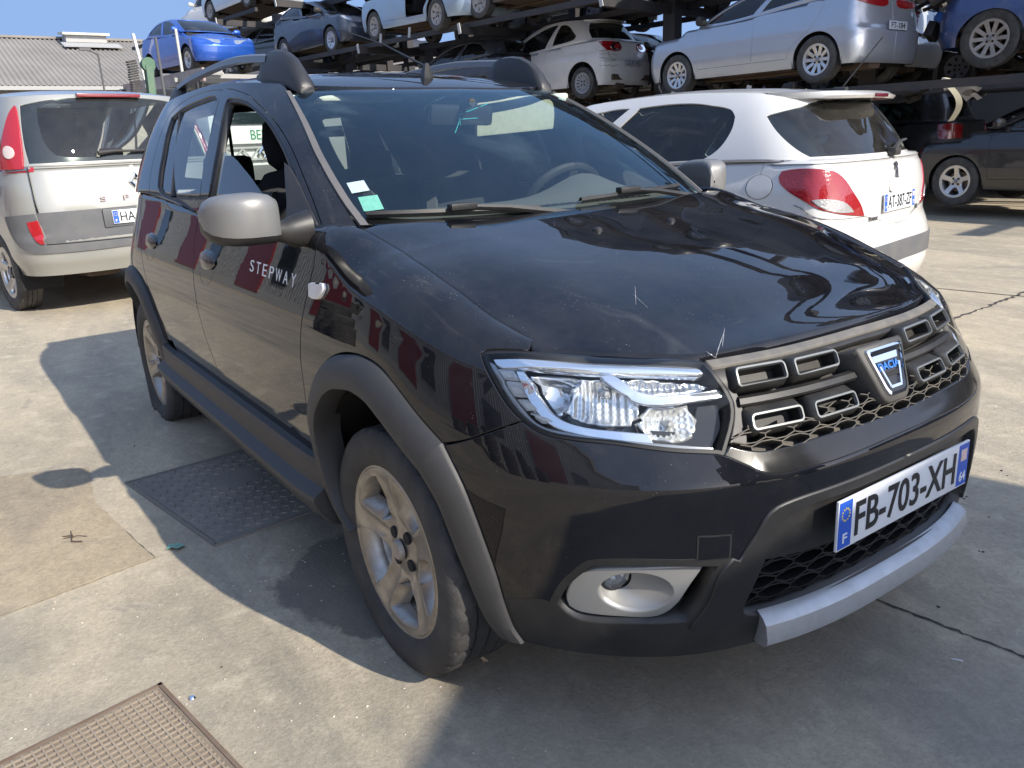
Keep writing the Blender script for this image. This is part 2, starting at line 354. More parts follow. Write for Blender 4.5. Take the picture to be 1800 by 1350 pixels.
# --- SURF END
# --- SAND BEGIN
def make_shell():
    S=Car(cf=-.10,cr=-2.45,
     XF=[(.15,.70),(.22,.765),(.32,.80),(.45,.812),(.58,.816),(.625,.816),(.645,.809),(.66,.799),(.72,.763),(.80,.718),(.88,.66),(1.1,.56)],
     XR=[(.15,-3.10),(.3,-3.20),(.6,-3.22),(.75,-3.16),(.95,-3.04),(1.1,-2.95)],
     W=[(.15,.79),(.25,.822),(.38,.848),(.52,.862),(.62,.868),(.70,.868),(.80,.856),(.90,.833),(1.0,.806),(1.06,.791),(1.2,.765)],
     NF=[(.15,2.8),(.6,2.7),(.9,2.5)], NR=[(.15,3.2),(1.,3.0)],
     ZT=[(0,.84),(3,1.)],
     RZ=[(0,.05),(.5,.06),(.8,.11),(1.0,.11),(1.15,.06),(1.3,.03),(3,.03)],
     RI=[(0,.05),(.5,.06),(.8,.12),(1.0,.13),(1.15,.06),(1.3,.02),(3,.02)],
     RZX=[(-3.3,1.42),(-2.9,1.50),(-2.3,1.555),(-1.8,1.565),(-1.4,1.545),(-1.2,1.52),(-1.06,1.49),(-.95,1.458),(-.8,1.39)],
     RC=[(-3.3,.06),(-1.0,.06)], rc4=.15,
     HZ=[(-.6,1.11),(-.3,1.078),(0,1.025),(.2,.985),(.4,.932),(.55,.882),(.65,.862),(.72,.835),(.78,.80)],
     HC=[(-.6,.03),(-.3,.028),(0,.03),(.2,.042),(.4,.045),(.6,.035),(.78,.03)], HW=[(-.6,.68),(-.3,.67),(0,.685),(.2,.665),(.4,.61),(.6,.50),(.78,.40)],
     bxf=-.26,bxr=-2.93,bw=.80,bcf=-.85,bcr=-2.42,bnf=3.6,bnr=3.2,
     BZ=[(0,1.06),(.5,1.065),(.75,1.06),(1,1.05),(1.3,1.055),(2,1.105),(3,1.06)],
     txf=-.95,txr=-2.84,tw=.60,tcf=-1.55,tcr=-2.42,tnf=3.0,tnr=3.2,
     GB=[(0,.035),(.6,.03),(1,.025),(2,.02),(3,.03)])
    tab=[]
    for u in (0,.2,.35,.5,.65,.8,.9,1.0):
        X,Y=S.plan(u,.64,-3.1,.84,S.cf,S.cr,2.5,3.); X=float(X)-.08*(1-u)
        z=float(T(S.HZ,X)-T(S.HC,X)); tab.append((u,z-.004+.02*max(0,1-u/.5)-.012*max(0,min(1,(u-.35)/.25))+.022*max(0,min(1,(u-.6)/.15))))
    tab+=[(1.12,1.078),(1.3,1.05),(1.6,1.065),(2.0,1.105),(3.0,1.06)]
    S.ZT=tab
    S.hbump=lambda x,y: .009*np.exp(-((np.abs(y)/T(S.HW,x)-.78)/.22)**2)*np.clip((.72-x)/.3,0,1)
    return S
# --- SAND END
# ---------------------------------------------------------------- wheels and number plates, shared by all cars
def M_(): 
    return dict(
     rubber=mat('tyre_rubber',(.022,.022,.023),.72,bump=.25,bscale=220,dirt=.55,dirtcol=(.13,.12,.105),dscale=9),
     rubber_old=mat('tyre_rubber_dusty',(.03,.03,.031),.8,bump=.25,bscale=160,dirt=.7,dirtcol=(.16,.15,.13),dscale=7),
     alloy=mat('alloy_dusty',(.42,.40,.37),.30,.9,dirt=.65,dirtcol=(.15,.115,.08),dscale=14),
     alloy2=mat('alloy_bright',(.62,.62,.62),.28,.9,dirt=.3,dirtcol=(.3,.27,.22),dscale=12),
     alloyd=mat('alloy_dull',(.42,.39,.36),.45,.7,dirt=.7,dirtcol=(.30,.24,.18),dscale=12),
     steel=mat('hub_cap_grey',(.30,.31,.33),.45,.2,dirt=.5,dirtcol=(.24,.2,.16)),
     dark=mat('dark_plastic',(.018,.018,.019),.55,bump=.15,bscale=400,dirt=.35,dirtcol=(.11,.10,.085),dscale=7),
     black=mat('black_void',(.008,.008,.009),.8),
     disc=mat('brake_iron',(.16,.13,.11),.5,.8,dirt=.6,dirtcol=(.18,.09,.05)))
def tyre_geo(rt,rr,wd,nseg=96,sipes=True,flat=0.,bulge=0.):
    """tyre turned about y, outer side at y=-wd/2; flat: height of the axle below which the rubber is squashed"""
    h=wd/2; sw=rt-rr
    prof=[(rr-.004,-h*.80),(rr+.006,-h*.90),(rr+sw*.30,-h*1.01),(rr+sw*.55,-h*1.02),(rr+sw*.78,-h*.985),(rt-.014,-h*.94),(rt-.005,-h*.885),(rt-.001,-h*.82)]
    tr=[]
    for y0,y1 in ((-.74,-.42),(-.36,-.04),(.04,.36),(.42,.74)):
        tr+=[(rt,y0*h),(rt,y1*h)]+([(rt-.008,(y1+.01)*h),(rt-.008,(y1+.05)*h)] if y1<.7 else [])
    prof=prof+tr+[(r,-y) for r,y in reversed(prof)]
    V=[];n=nseg
    for i,(r,y) in enumerate(prof):
        for k in range(n):
            a=2*math.pi*k/n; q=r
            if sipes and (k+(i//4))%6==0 and r>rt-.007 and abs(y)>.1*h: q=r-.005
            x,z=q*math.cos(a),q*math.sin(a); yy=y
            if flat and z<-flat:
                e=-flat-z; yy=y*(1+bulge*min(1,e*14)); z=-flat
            elif flat and z<-flat*.3: yy=y*(1+bulge*.8*((-z/flat-.3)/.7)**2)
            V.append((x,yy,z))
    m=len(prof); F=[(i*n+k,i*n+(k+1)%n,(i+1)*n+(k+1)%n,(i+1)*n+k) for i in range(m-1) for k in range(n)]
    b=MB(); b.add(V,F); return b
def rim_holes(style,R0):
    H=[]
    pol=lambda r,a: (r*R0*math.cos(R(a)),r*R0*math.sin(R(a)))
    if style=='five':      # five broad spokes
        for k in range(5):
            c=90+36+72*k
            H.append([pol(.925,c-25),pol(.94,c-9),pol(.94,c+9),pol(.925,c+25),pol(.74,c+26),pol(.56,c+24),pol(.42,c+15),pol(.37,c),pol(.42,c-15),pol(.56,c-24),pol(.74,c-26)])
    elif style=='five_thin':
        for k in range(5):
            c=90+36+72*k; H.append([pol(.88,c-26),pol(.90,c-9),pol(.90,c+9),pol(.88,c+26),pol(.60,c+24),pol(.40,c+14),pol(.36,c),pol(.40,c-14),pol(.60,c-24)])
    elif style=='ten':
        for k in range(10):
            c=18+36*k; H.append([pol(.90,c-11.5),pol(.91,c),pol(.90,c+11.5),pol(.60,c+9.5),pol(.36,c+5),pol(.36,c-5),pol(.60,c-9.5)])
    elif style=='multi':
        for k in range(14):
            c=360/14*k; H.append([pol(.86,c-7),pol(.86,c+7),pol(.5,c+5),pol(.48,c-5)])
    elif style=='cap':     # steel wheel with a plastic cover: small slots
        for k in range(7):
            c=360/7*k; H.append([pol(.86,c-11),pol(.87,c),pol(.86,c+11),pol(.52,c+8),pol(.50,c),pol(.52,c-8)])
    return H
def wheel_proto(parent,name,rt=.316,rr=.219,wd=.20,style='five',fine=False,rimmat='alloy',flat=0.,bulge=0.,rub='rubber',rot=0.):
    """a wheel whose outer face looks to -y; the axle is the origin"""
    M=M_(); w=empty(name); w.parent=parent
    b=tyre_geo(rt,rr,wd,180 if fine else 40,fine,flat,bulge); ty=b.build('tyre',M[rub],w,sharp=28)
    R0=rr-.008
    def fn(x,z):
        r=np.hypot(x,z)/R0; th=np.degrees(np.arctan2(z,x)); da=np.abs((th-90+36)%72-36)/12. if style=='five' else 0; rg_=.007*np.clip(np.minimum(da,1.2)**2-.35,-1,1)*np.clip((r-.30)/.2,0,1)*np.clip((.95-r)/.1,0,1) if style=='five' else 0
        return np.stack([x,-(wd/2-.012-.050*np.clip(1-r,0,1)**1.0+.030*np.clip((.34-r)/.34,0,1)+rg_),z],-1)
    circ=[(R0*math.cos(2*math.pi*k/40),R0*math.sin(2*math.pi*k/40)) for k in range(40)]
    P,F,n=panel_geo(fn,[circ]+rim_holes(style,R0),sp=.010 if fine else .05,step=.010 if fine else .035,ka=1.,cen=(0,1,0),gap=0,depth=.05 if fine else .035,bev=.003)
    if rot:
        c,s_=math.cos(rot),math.sin(rot); P=np.stack([P[:,0]*c-P[:,2]*s_,P[:,1],P[:,0]*s_+P[:,2]*c],-1); n=np.stack([n[:,0]*c-n[:,2]*s_,n[:,1],n[:,0]*s_+n[:,2]*c],-1)
    rim=mk('rim',P,F,M[rimmat],w,normals=n)
    b=MB(); h=wd/2; b.lathe([(R0-.004,-h*.78),(R0+.006,-h*.86),(rr+.004,-h*.86),(rr+.006,-h*.80),(R0-.01,-h*.55),(R0-.03,0),(R0-.03,h*.8)],48 if fine else 28)
    b.build('rim_barrel',M[rimmat],w)
    b=MB(); b.lathe([(.0,.0),(.135,0),(.135,.02),(.06,.03)],28); b.build('brake_disc',M['disc'],w)
    b=MB()
    nb=4 if style!='five' else 4
    for k in range(nb):
        a=R(45+90*k)+rot; b.lathe([(.0,-.006),(.015,-.006),(.017,.004)],12,c=(.05*math.cos(a),-(wd/2-.042),.05*math.sin(a)))
    b.build('wheel_bolts',M['black'],w)
    b=MB(); b.lathe([(.0,-.006),(.022,-.006),(.027,0),(.028,.006)],20,c=(0,-(wd/2-.026),0)); b.build('centre_cap',M['steel' if not fine else 'alloyd'],w)
    return w
def fit_text(name,body,m,parent,mtx,bw,bh,ext=.0006,bold=0.,shear=0,space=1.):
    o=text(name,body,m,parent,Matrix.Identity(4),size=1,ext=0.0005,bold=bold,shear=shear,space=space)
    co=np.array([v.co for v in o.data.vertices]); mn,mxx=co.min(0),co.max(0); s=((mxx-mn)[:2]); c=(mn+mxx)/2
    for v in o.data.vertices: v.co=((v.co.x-c[0])*bw/s[0],(v.co.y-c[1])*bh/s[1],ext if v.co.z>0 else -ext)
    o.matrix_local=mtx; return o
def plate(parent,mtx,body,w_=.52,h_=.11,bands=True,white=None,right=True,dep='64',rough=.35,detail=True):
    wm=white or mat('plate_white',(.78,.79,.80),.35,var=.04,vscale=20,dirt=.15,dirtcol=(.5,.47,.42)); bl=mat('plate_blue',(.02,.10,.52),.4); tx=mat('plate_black',(.012,.012,.014),.45); ww=mat('plate_print_white',(.8,.8,.82),.4); yl=mat('plate_star_yellow',(.75,.6,.08),.4)
    b=MB(); b.box((0,0,0),(w_,h_,.006),bev=.002); p=b.build('number_plate',wm,parent,xf=mtx)
    bw=w_*.085; M0=Matrix.Translation((0,0,.0036)); g=w_/.52
    if bands:
        for sx in ((-1,1) if right else (-1,)):
            b=MB(); b.box((sx*(w_/2-bw/2-.003),0,.0032),(bw,h_-.008,.0012)); b.build('plate_band',bl,p)
    x0=-w_/2+bw+.016*g; x1=w_/2-(bw if right else 0)-.016*g
    fit_text('plate_text',body,tx,p,Matrix.Translation(((x0+x1)/2,0,.0040)),(x1-x0),h_*.70,ext=.0006,bold=.012)
    if bands and detail:
        fit_text('plate_country_letter','F',ww,p,Matrix.Translation((-w_/2+bw/2+.003,-h_*.27,.0045)),bw*.34,h_*.19,bold=.01)
        b=MB()
        for k in range(12):
            a=2*math.pi*k/12; b.lathe([(0,.0045),(.0022,.0045),(.0022,.0036)],6,axis='z',c=(-w_/2+bw/2+.003+.013*math.cos(a),h_*.20+.013*math.sin(a),0))
        b.build('plate_star_ring',yl,p,smooth=False)
        if right:
            fit_text('plate_region_number',dep,ww,p,Matrix.Translation((w_/2-bw/2-.003,-h_*.26,.0045)),bw*.62,h_*.22,bold=.02)
            b=MB(); b.box((w_/2-bw/2-.003,h_*.22,.0042),(bw*.6,h_*.26,.001)); b.build('plate_region_emblem',mat('plate_emblem',(.75,.55,.5),.5,var=.3,vscale=300),p)
    return p
# ---------------------------------------------------------------- the black car in front
S=make_shell()
def SD(u,h):
    P=S.side(np.abs(u),h); P[...,1]*=np.where(np.asarray(u)>=0,-1,1); return P
def GR(u,t):
    P=S.green(np.abs(u),t); P[...,1]*=np.where(np.asarray(u)>=0,-1,1); return P
def htop(u): return float(T(S.ZT,u)+.5708*T(S.RZ,u))
_fe=np.array([S.side(u,htop(u)) for u in np.linspace(.5,1.13,64)])   # inner top edge of the wing, where the bonnet begins
_ex,_ey,_ez=_fe[::-1,0],_fe[::-1,1],_fe[::-1,2]
_ec=_ez-S.zhood(_ex,_ey)
def HD(x,y):
    x=np.asarray(x,float); y=np.asarray(y,float); ye=np.interp(x,_ex,_ey); a=np.clip(np.abs(y)/ye,0,1.05)
    return np.stack(np.broadcast_arrays(x,y,S.zhood(x,y)+np.interp(x,_ex,_ec)*a**3),-1)
def RF(x,y): return np.stack(np.broadcast_arrays(np.asarray(x,float),np.asarray(y,float),S.zroof(x,y)),-1)
def nrm(fn,a,b,e=1e-3,cen=(-1.2,0,.6)):
    a=np.asarray(a,float);b=np.asarray(b,float)
    n=np.cross(fn(a+e,b)-fn(a-e,b),fn(a,b+e)-fn(a,b-e)); n/=np.linalg.norm(n,axis=-1,keepdims=True)+1e-15
    return n*np.where(((fn(a,b)-np.array(cen))*n).sum(-1)<0,-1,1)[...,None]
def on(fn,a,b,d): return fn(np.asarray(a,float),np.asarray(b,float))+nrm(fn,a,b)*d
_UU=np.concatenate([np.linspace(.4,1.2,70),np.linspace(1.25,2.6,50)])
def u_of(x,z):
    u=_UU; P=S.side(u,np.full(len(u),z)); return float(np.interp(-x,-P[:,0],u))
paint=mat('car_paint_black',(.0045,.005,.0075),.38,coat=1.0,crough=.006,spec=0.)
def paint_nodes():
    """black paint: a thin dry film of dust, specks of dirt and a faint orange peel in the lacquer"""
    nt=paint.node_tree; b=nt.nodes['Principled BSDF']; L=nt.links.new; tc=N(nt,'ShaderNodeTexCoord')
    n=N(nt,'ShaderNodeTexNoise',Scale=3.2,Detail=11.,Roughness=.72); L(tc.outputs['Object'],n.inputs['Vector'])
    r=N(nt,'ShaderNodeMapRange'); r.inputs['From Min'].default_value=.40; r.inputs['From Max'].default_value=.80; r.inputs['To Min'].default_value=.002; r.inputs['To Max'].default_value=.06; L(n.outputs['Fac'],r.inputs['Value'])
    v=N(nt,'ShaderNodeTexVoronoi',Scale=105.,Randomness=1.); L(tc.outputs['Object'],v.inputs['Vector'])
    k=N(nt,'ShaderNodeMath',operation='LESS_THAN'); k.inputs[1].default_value=.10; L(v.outputs['Distance'],k.inputs[0])
    n2=N(nt,'ShaderNodeTexNoise',Scale=11.,Detail=3.); L(tc.outputs['Object'],n2.inputs['Vector'])
    k2=N(nt,'ShaderNodeMapRange'); k2.inputs['From Min'].default_value=.50; k2.inputs['From Max'].default_value=.72; k2.inputs['To Max'].default_value=.65; L(n2.outputs['Fac'],k2.inputs['Value'])
    s_=N(nt,'ShaderNodeMath',operation='MULTIPLY'); L(k.outputs[0],s_.inputs[0]); L(k2.outputs['Result'],s_.inputs[1])
    ge=N(nt,'ShaderNodeNewGeometry'); sx=N(nt,'ShaderNodeSeparateXYZ'); L(ge.outputs['Normal'],sx.inputs[0])
    up_=N(nt,'ShaderNodeMapRange'); up_.inputs['From Min'].default_value=-.1; up_.inputs['From Max'].default_value=.7; up_.inputs['To Min'].default_value=.22; L(sx.outputs['Z'],up_.inputs['Value'])
    a=N(nt,'ShaderNodeMath',operation='ADD'); L(r.outputs['Result'],a.inputs[0]); L(s_.outputs[0],a.inputs[1]); a.use_clamp=True
    m_=N(nt,'ShaderNodeMath',operation='MULTIPLY'); L(a.outputs[0],m_.inputs[0]); L(up_.outputs['Result'],m_.inputs[1])
    x=N(nt,'ShaderNodeMixRGB'); x.inputs['Color1'].default_value=(.0045,.005,.0075,1); x.inputs['Color2'].default_value=(.42,.40,.36,1); L(m_.outputs[0],x.inputs['Fac']); L(x.outputs['Color'],b.inputs['Base Color'])
    bn=N(nt,'ShaderNodeTexNoise',Scale=14.,Detail=2.); L(tc.outputs['Object'],bn.inputs['Vector'])
    bp=N(nt,'ShaderNodeBump',Strength=.005,Distance=.01); L(bn.outputs['Fac'],bp.inputs['Height']); L(bp.outputs['Normal'],b.inputs['Coat Normal'])
paint_nodes()
clad=mat('cladding_grey',(.030,.030,.031),.50,bump=.10,bscale=500,dirt=.22,dirtcol=(.13,.12,.11),dscale=5,var=.1)
plas=mat('black_plastic',(.010,.010,.011),.42,bump=.08,bscale=500,dirt=.25,dirtcol=(.12,.11,.095),dscale=8)
gloss=mat('black_gloss_plastic',(.008,.008,.009),.18,coat=.4,dirt=.14,dirtcol=(.15,.14,.12),dscale=9)
dusty=mat('dusty_plastic',(.035,.033,.030),.6,bump=.1,bscale=300,dirt=.75,dirtcol=(.20,.17,.125),dscale=22)
void=mat('black_void',(.008,.008,.009),.8)
chrome=mat('chrome',(.86,.87,.88),.06,1.0)
satin=mat('satin_silver',(.50,.51,.52),.30,.55,bump=.03,bscale=700,dirt=.40,dirtcol=(.26,.23,.19),dscale=22,var=.06,vscale=30)
bezel=mat('satin_silver_warm',(.31,.31,.30),.36,.45,dirt=.2,dirtcol=(.35,.31,.26),dscale=9)
mirg=mat('mirror_shell_grey',(.21,.21,.205),.34,.35,dirt=.2,dirtcol=(.3,.28,.24),dscale=9)
wsg=glass('windscreen_glass',(.86,.93,.91),(.60,.87,1.0),1.68,dust=.016)
sdg=glass('side_glass',(.70,.78,.75),1.0,1.6,dust=.02)
lens=glass('clear_lens',(.97,.98,.98),1.0,1.38)
car=empty('parked_car',(0,0,0),0,'black hatchback with grey wheel arch cladding and roof rails filling the foreground','car')
K=dict(cen=(-1.2,0,.6))
HL=[(.674,.869),(.665,.876),(.636,.882),(.602,.886),(.494,.899),(.422,.892),(.344,.863),(.336,.856),(.324,.816),(.309,.775),(.312,.742),(.324,.709),(.333,.685),(.341,.689),(.399,.699),(.474,.715),(.535,.722),(.570,.729),(.599,.749),(.622,.775),(.648,.816),(.665,.849)]
ARCH=[(1.085,.275),(1.103,.33),(1.114,.40),(1.118,.50),(1.116,.595),(1.096,.678),(1.061,.749),(1.024,.789),(.963,.806),(.891,.799),(.836,.765),(.784,.722),(.729,.675),(.691,.602),(.665,.495),(.645,.401),(.639,.344),(.628,.271),(.613,.234)]
SHUT=[(.726,.672),(.685,.695),(.648,.719),(.599,.749)]
DF=[(1.121,1.052),(1.117,1.0),(1.119,.956),(1.125,.893),(1.131,.822),(1.131,.755),(1.129,.685),(1.129,.585),(1.131,.465),(1.133,.405)]
DM=[(1.597,1.065),(1.603,1.01),(1.605,.929),(1.593,.839),(1.573,.752),(1.547,.628),(1.520,.535),(1.513,.481),(1.512,.43)]
DR=[(2.03,1.105),(2.015,1.02),(2.001,.970),(1.978,.859),(1.952,.779),(1.880,.615),(1.805,.491),(1.78,.45)]
def rear_arch(r,n=15,a0=-8,a1=188):
    L_=[]
    for k in range(n):
        a=R(a0+(a1-a0)*k/(n-1)); x,z=-2.589+r*math.cos(a),.315+r*math.sin(a)*.98; L_.append((u_of(x,z),z))
    return L_
RA=rear_arch(.455)
for sg in (1,-1):
    sx=lambda l: [(a*sg,b) for a,b in l]
    top_=[(u,htop(u)) for u in np.linspace(.602,1.121,22)]
    fen=top_+DF[1:]+ARCH[2:13]+SHUT[1:]+HL[19:]+HL[:4]
    panel('fender',SD,[sx(fen)],paint,car,sp=.024,**K)
    fd=[(u,htop(u)) for u in np.linspace(1.121,1.597,14)]+DM[1:]+[(1.4,.41)]+list(reversed(DF))[:-1]
    d=panel('front_door',SD,[sx(fd)],paint,car,sp=.03,**K)
    rd=[(u,htop(u)) for u in np.linspace(1.597,2.03,14)]+DR[1:]+[(1.65,.44)]+list(reversed(DM))[:-1]
    d2=panel('rear_door',SD,[sx(rd)],paint,car,sp=.03,**K)
    # rear quarter and tail flank
    q=[(u,htop(u)) for u in np.linspace(2.03,2.45,8)]+[(2.45,.95),(2.42,.75),(2.40,.55)]+RA[::-1][1:9]+DR[::-1][2:-1]
    q=[(u,htop(u)) for u in np.linspace(2.03,2.42,8)]+[(2.40,.9),(2.38,.7),(2.36,.42),(2.30,.40)]+[p for p in reversed(RA)][1:-2]+[p for p in reversed(DR)][1:-1]
    panel('quarter_panel',SD,[sx(q)],paint,car,sp=.035,**K)
    tl=[(2.36,1.04),(2.50,1.03),(2.55,.80),(2.40,.78)]
    panel('tail_light',SD,[sx(tl)],mat('tail_light_red',(.35,.006,.008),.15,coat=1.0),car,sp=.05,off=.012,gap=0,depth=.02,**K)
    # arch claddings with their liners
    def cladding(L_,cx,cz,band,name,bul=.030,b1=None):
        P0=loop_smooth(np.array(L_+[L_[-1]]),.02,80)[:-1] if False else np.array(L_)
        t=np.linspace(0,len(L_)-1,len(L_)*4-3); uu=np.interp(t,range(len(L_)),[p[0] for p in L_]); hh=np.interp(t,range(len(L_)),[p[1] for p in L_])
        for _ in range(3): uu[1:-1]=.25*uu[:-2]+.5*uu[1:-1]+.25*uu[2:]; hh[1:-1]=.25*hh[:-2]+.5*hh[1:-1]+.25*hh[2:]
        O3=S.side(uu,hh); x,z=O3[:,0],O3[:,2]; dx,dz=cx-x,cz-z; bnd=np.linspace(band,b1 or band,len(uu))**1.0; bul=np.linspace(bul,bul*(.6 if b1 else 1),len(uu)); k=bnd/np.hypot(dx,dz); cols=[]
        for f_,d_ in ((-.02,-.012),(-.015,.004),(.05,.010),(.30,bul*.75),(.80,bul),(.97,bul*.9),(1.0,bul*.6),(1.0,-.02),(.97,-.05)):
            X,Z=x+dx*k*f_,z+dz*k*f_; u=np.array([u_of(p,q) for p,q in zip(X,Z)]); p=SD(u*sg,Z); nn=nrm(SD,u*sg,Z); d_=np.asarray(d_)*np.ones(len(uu)); d_=d_[:,None]
            cols.append(p+nn*d_)
        rows=np.stack(cols,1).tolist()
        b=MB(); b.grid(rows); return b.build(name,clad,car,sharp=40)
    cladding(ARCH[:13],0,.31,.080,'wheel_arch_cladding')
    cladding(ARCH[12:],0,.31,.078,'bumper_arch_cladding',b1=.050)
    cladding(RA,-2.589,.315,.075,'wheel_arch_cladding')
    for cx in (0,-2.589):      # wheel well liner
        b=MB(); rows=[]
        for k in range(25):
            a=R(-6+192*k/24); ym=.835-max(0,.40*math.cos(a)-.10)*.30*(cx==0); rows.append([(cx+.39*math.cos(a),-sg*y,.315+.41*math.sin(a)) for y in (ym,ym-.04,.70,.55,.42)])
        b.grid(rows); b.add([r_[4] for r_ in rows],[tuple(range(25))])
        b.build('wheel_well_liner',plas,car)
    # sill cladding
    b=MB(); prof=[(.855,.452),(.878,.446),(.884,.430),(.880,.392),(.884,.372),(.915,.352),(.918,.338),(.900,.300),(.872,.262),(.80,.232),(.70,.235)]
    rows=[]
    for x in np.linspace(-.33,-2.18,22):
        f_=np.clip(min((-.33-x)/.12,(x+2.18)/.12),0,1); zz=.035*np.clip((x+1.5)/-1,0,1)*0
        rows.append([(x,-sg*(y-.012*(1-f_)),z+zz) for y,z in prof])
    b.grid(rows); n_=len(prof); b.F.append(tuple(range(n_))); b.F.append(tuple(21*n_+k for k in range(n_))); b.build('sill_cladding',clad,car,sharp=25)
    b=MB(); b.box((-1.30,-sg*.58,.30),(1.7,.5,.10)); b.build('underbody_sill',void,car)
    # windows
    WF=[(.959,.846),(.840,.815),(.767,.719),(.734,.623),(.718,.511),(.712,.400),(.715,.250),(.723,.069),(.728,.012),(.890,.012),(1.060,.014),(1.330,.02),(1.301,.081),(1.218,.304),(1.149,.485),(1.087,.677),(1.034,.815)]
    WR=[(1.199,.877),(1.388,.869),(1.577,.846),(1.702,.811),(1.802,.746),(1.805,.589),(1.791,.408),(1.794,.231),(1.791,.100),(1.752,.050),(1.605,.038),(1.432,.018),(1.371,.181),(1.327,.296),(1.257,.519),(1.212,.696),(1.165,.835)]
    gk=dict(ka=(1.0,1.75,1.0),kb=.55,**K)
    DUF=[(.690,.0),(.684,.15),(.682,.30),(.682,.42),(.688,.53),(.705,.65),(.740,.76),(.80,.87),(.90,.925),(1.0,.945),(1.090,.939)]
    DUM=[(1.090,.939),(1.146,.80),(1.204,.631),(1.279,.439),(1.327,.296),(1.39,.0)]
    df=DUF+DUM[1:]
    WFo=offset_loop(WF,.016,1.5); WRo=offset_loop(WR,.016,1.5)
    panel('front_door_frame',GR,[sx(df),sx([(a,max(b_,.004)) for a,b_ in WFo])],paint,d,sp=.025,**gk)
    dr=list(DUM)+[(1.885,.0),(1.905,.12),(1.905,.40),(1.90,.62),(1.875,.80),(1.78,.875),(1.64,.92),(1.46,.945),(1.22,.948)]
    panel('rear_door_frame',GR,[sx(dr),sx([(a,max(b_,.004)) for a,b_ in WRo])],paint,d2,sp=.025,**gk)
    def seal(par,Wl,Wo): panel('window_seal',GR,[sx([(a,max(b_,.004)) for a,b_ in Wo]),sx(Wl)],plas,par,sp=.03,off=-.006,gap=-.001,depth=.02,**gk)
    seal(d,WF,WFo); seal(d2,WR,WRo)
    if sg==1:   # this pane is wound half down
        half=[(1.330,.02),(1.301,.085),(1.218,.304),(1.165,.440),(1.11,.450),(1.03,.40),(.96,.315),(.90,.21),(.86,.11),(.845,.03)]
        panel('front_door_window',GR,[sx(half)],sdg,d,sp=.03,off=-.014,gap=0,depth=0,**gk)
    else: panel('front_door_window',GR,[sx(WF)],sdg,d,sp=.04,off=-.012,gap=0,depth=0,**gk)
    panel('rear_door_window',GR,[sx(WR)],sdg,d2,sp=.04,off=-.012,gap=0,depth=0,**gk)
    b=MB(); b.bar(on(GR,np.array([sg*1.655]),np.array([.05]),-.012)[0],on(GR,np.array([sg*1.715]),np.array([.82]),-.012)[0],.022,.012); b.build('window_divider',plas,d2)
    # pillars and roof side
    pil=[(.612,.0),(.617,.115),(.622,.25),(.624,.40),(.615,.631),(.612,.862),(.60,.95),(.605,1.0)]+[(u,1.0) for u in np.linspace(.66,2.3,24)]+[(2.32,.7),(2.30,.4),(2.26,.0)]+[(1.885,.0),(1.905,.12),(1.905,.40),(1.90,.62),(1.875,.80),(1.78,.875),(1.64,.92),(1.46,.945),(1.22,.948)]+[(1.090,.939)]+DUF[::-1][1:]
    panel('roof_pillar',GR,[sx(pil)],paint,car,sp=.03,**gk)
    b=MB(); rows=[]
    for t in np.linspace(.0,.90,20):
        u=np.interp(t,[0,.115,.25,.4,.631,.862],[.600,.612,.618,.620,.612,.608]); rows.append([tuple(on(GR,np.array([sg*(u+e)]),np.array([t]),h_)[0]) for e,h_ in ((-.014,-.004),(-.012,.006),(.004,.007),(.007,-.004))])
    b.grid(rows); b.build('windscreen_moulding',mat('moulding_grey',(.12,.115,.11),.5,dirt=.3,dirtcol=(.25,.22,.2)),car)
# ---- bonnet
he=[(float(x),float(-y)) for x,y in zip(_ex,_ey) if x<.37]
he=[(x,y) for x,y in he if x>-.30]
front=[(.395,-.679),(.441,-.622),(.479,-.577),(.534,-.506),(.597,-.427),(.631,-.303),(.652,-.130),(.657,0)]
rear_=[(-.225,0),(-.235,-.2),(-.255,-.4),(-.280,-.55),(-.305,-.64)]
half=rear_+he[::3]+front
loop=half+[(x,-y) for x,y in reversed(half) if abs(y)>1e-6]
bon=panel('bonnet',HD,[loop],paint,car,ka=1.,sp=.024,step=.02,depth=.030,bev=.005,gap=.0055,cen=(-.2,0,.2),corner=40)
# scratches left on the bonnet front, each a hair-thin pale line
for a,c,w_ in (((.628,-.405),(.560,-.300),.0016),((.628,-.405),(.600,-.402),.0014),((.606,-.360),(.548,-.285),.0010),((.40,-.40),(.33,-.335),.0009),((.42,-.385),(.36,-.37),.0007)):
    b=MB(); pts=[HD(a[0]+(c[0]-a[0])*k/8,a[1]+(c[1]-a[1])*k/8)+[0,0,.0007] for k in range(9)]
    for k in range(8): b.bar(pts[k],pts[k+1],w_*(1.2-abs(k-3)/6)*random.uniform(.5,1.1),.0004)
    b.build('paint_scratch',mat('scratch_pale',(.40,.40,.40),.7),bon)
b=MB(); p=HD(-.0155,-.141); b.lathe([(0,.010),(.008,.009),(.013,.004),(.014,-.003)],16,axis='z',c=p); b.build('washer_nozzle',plas,car)
p=HD(-.0155,.141); b=MB(); b.lathe([(0,.010),(.008,.009),(.013,.004),(.014,-.003)],16,axis='z',c=p); b.build('washer_nozzle',plas,car)
# cowl under the wipers
cw=[]; 
for u in np.linspace(-.62,.62,25): q=GR(u,.0); cw.append([(q[0]+.16,q[1],q[2]-.05),(q[0]+.05,q[1],q[2]-.035),(q[0]-.005,q[1],q[2]-.004)])
b=MB(); b.grid(cw); b.build('cowl',plas,car)
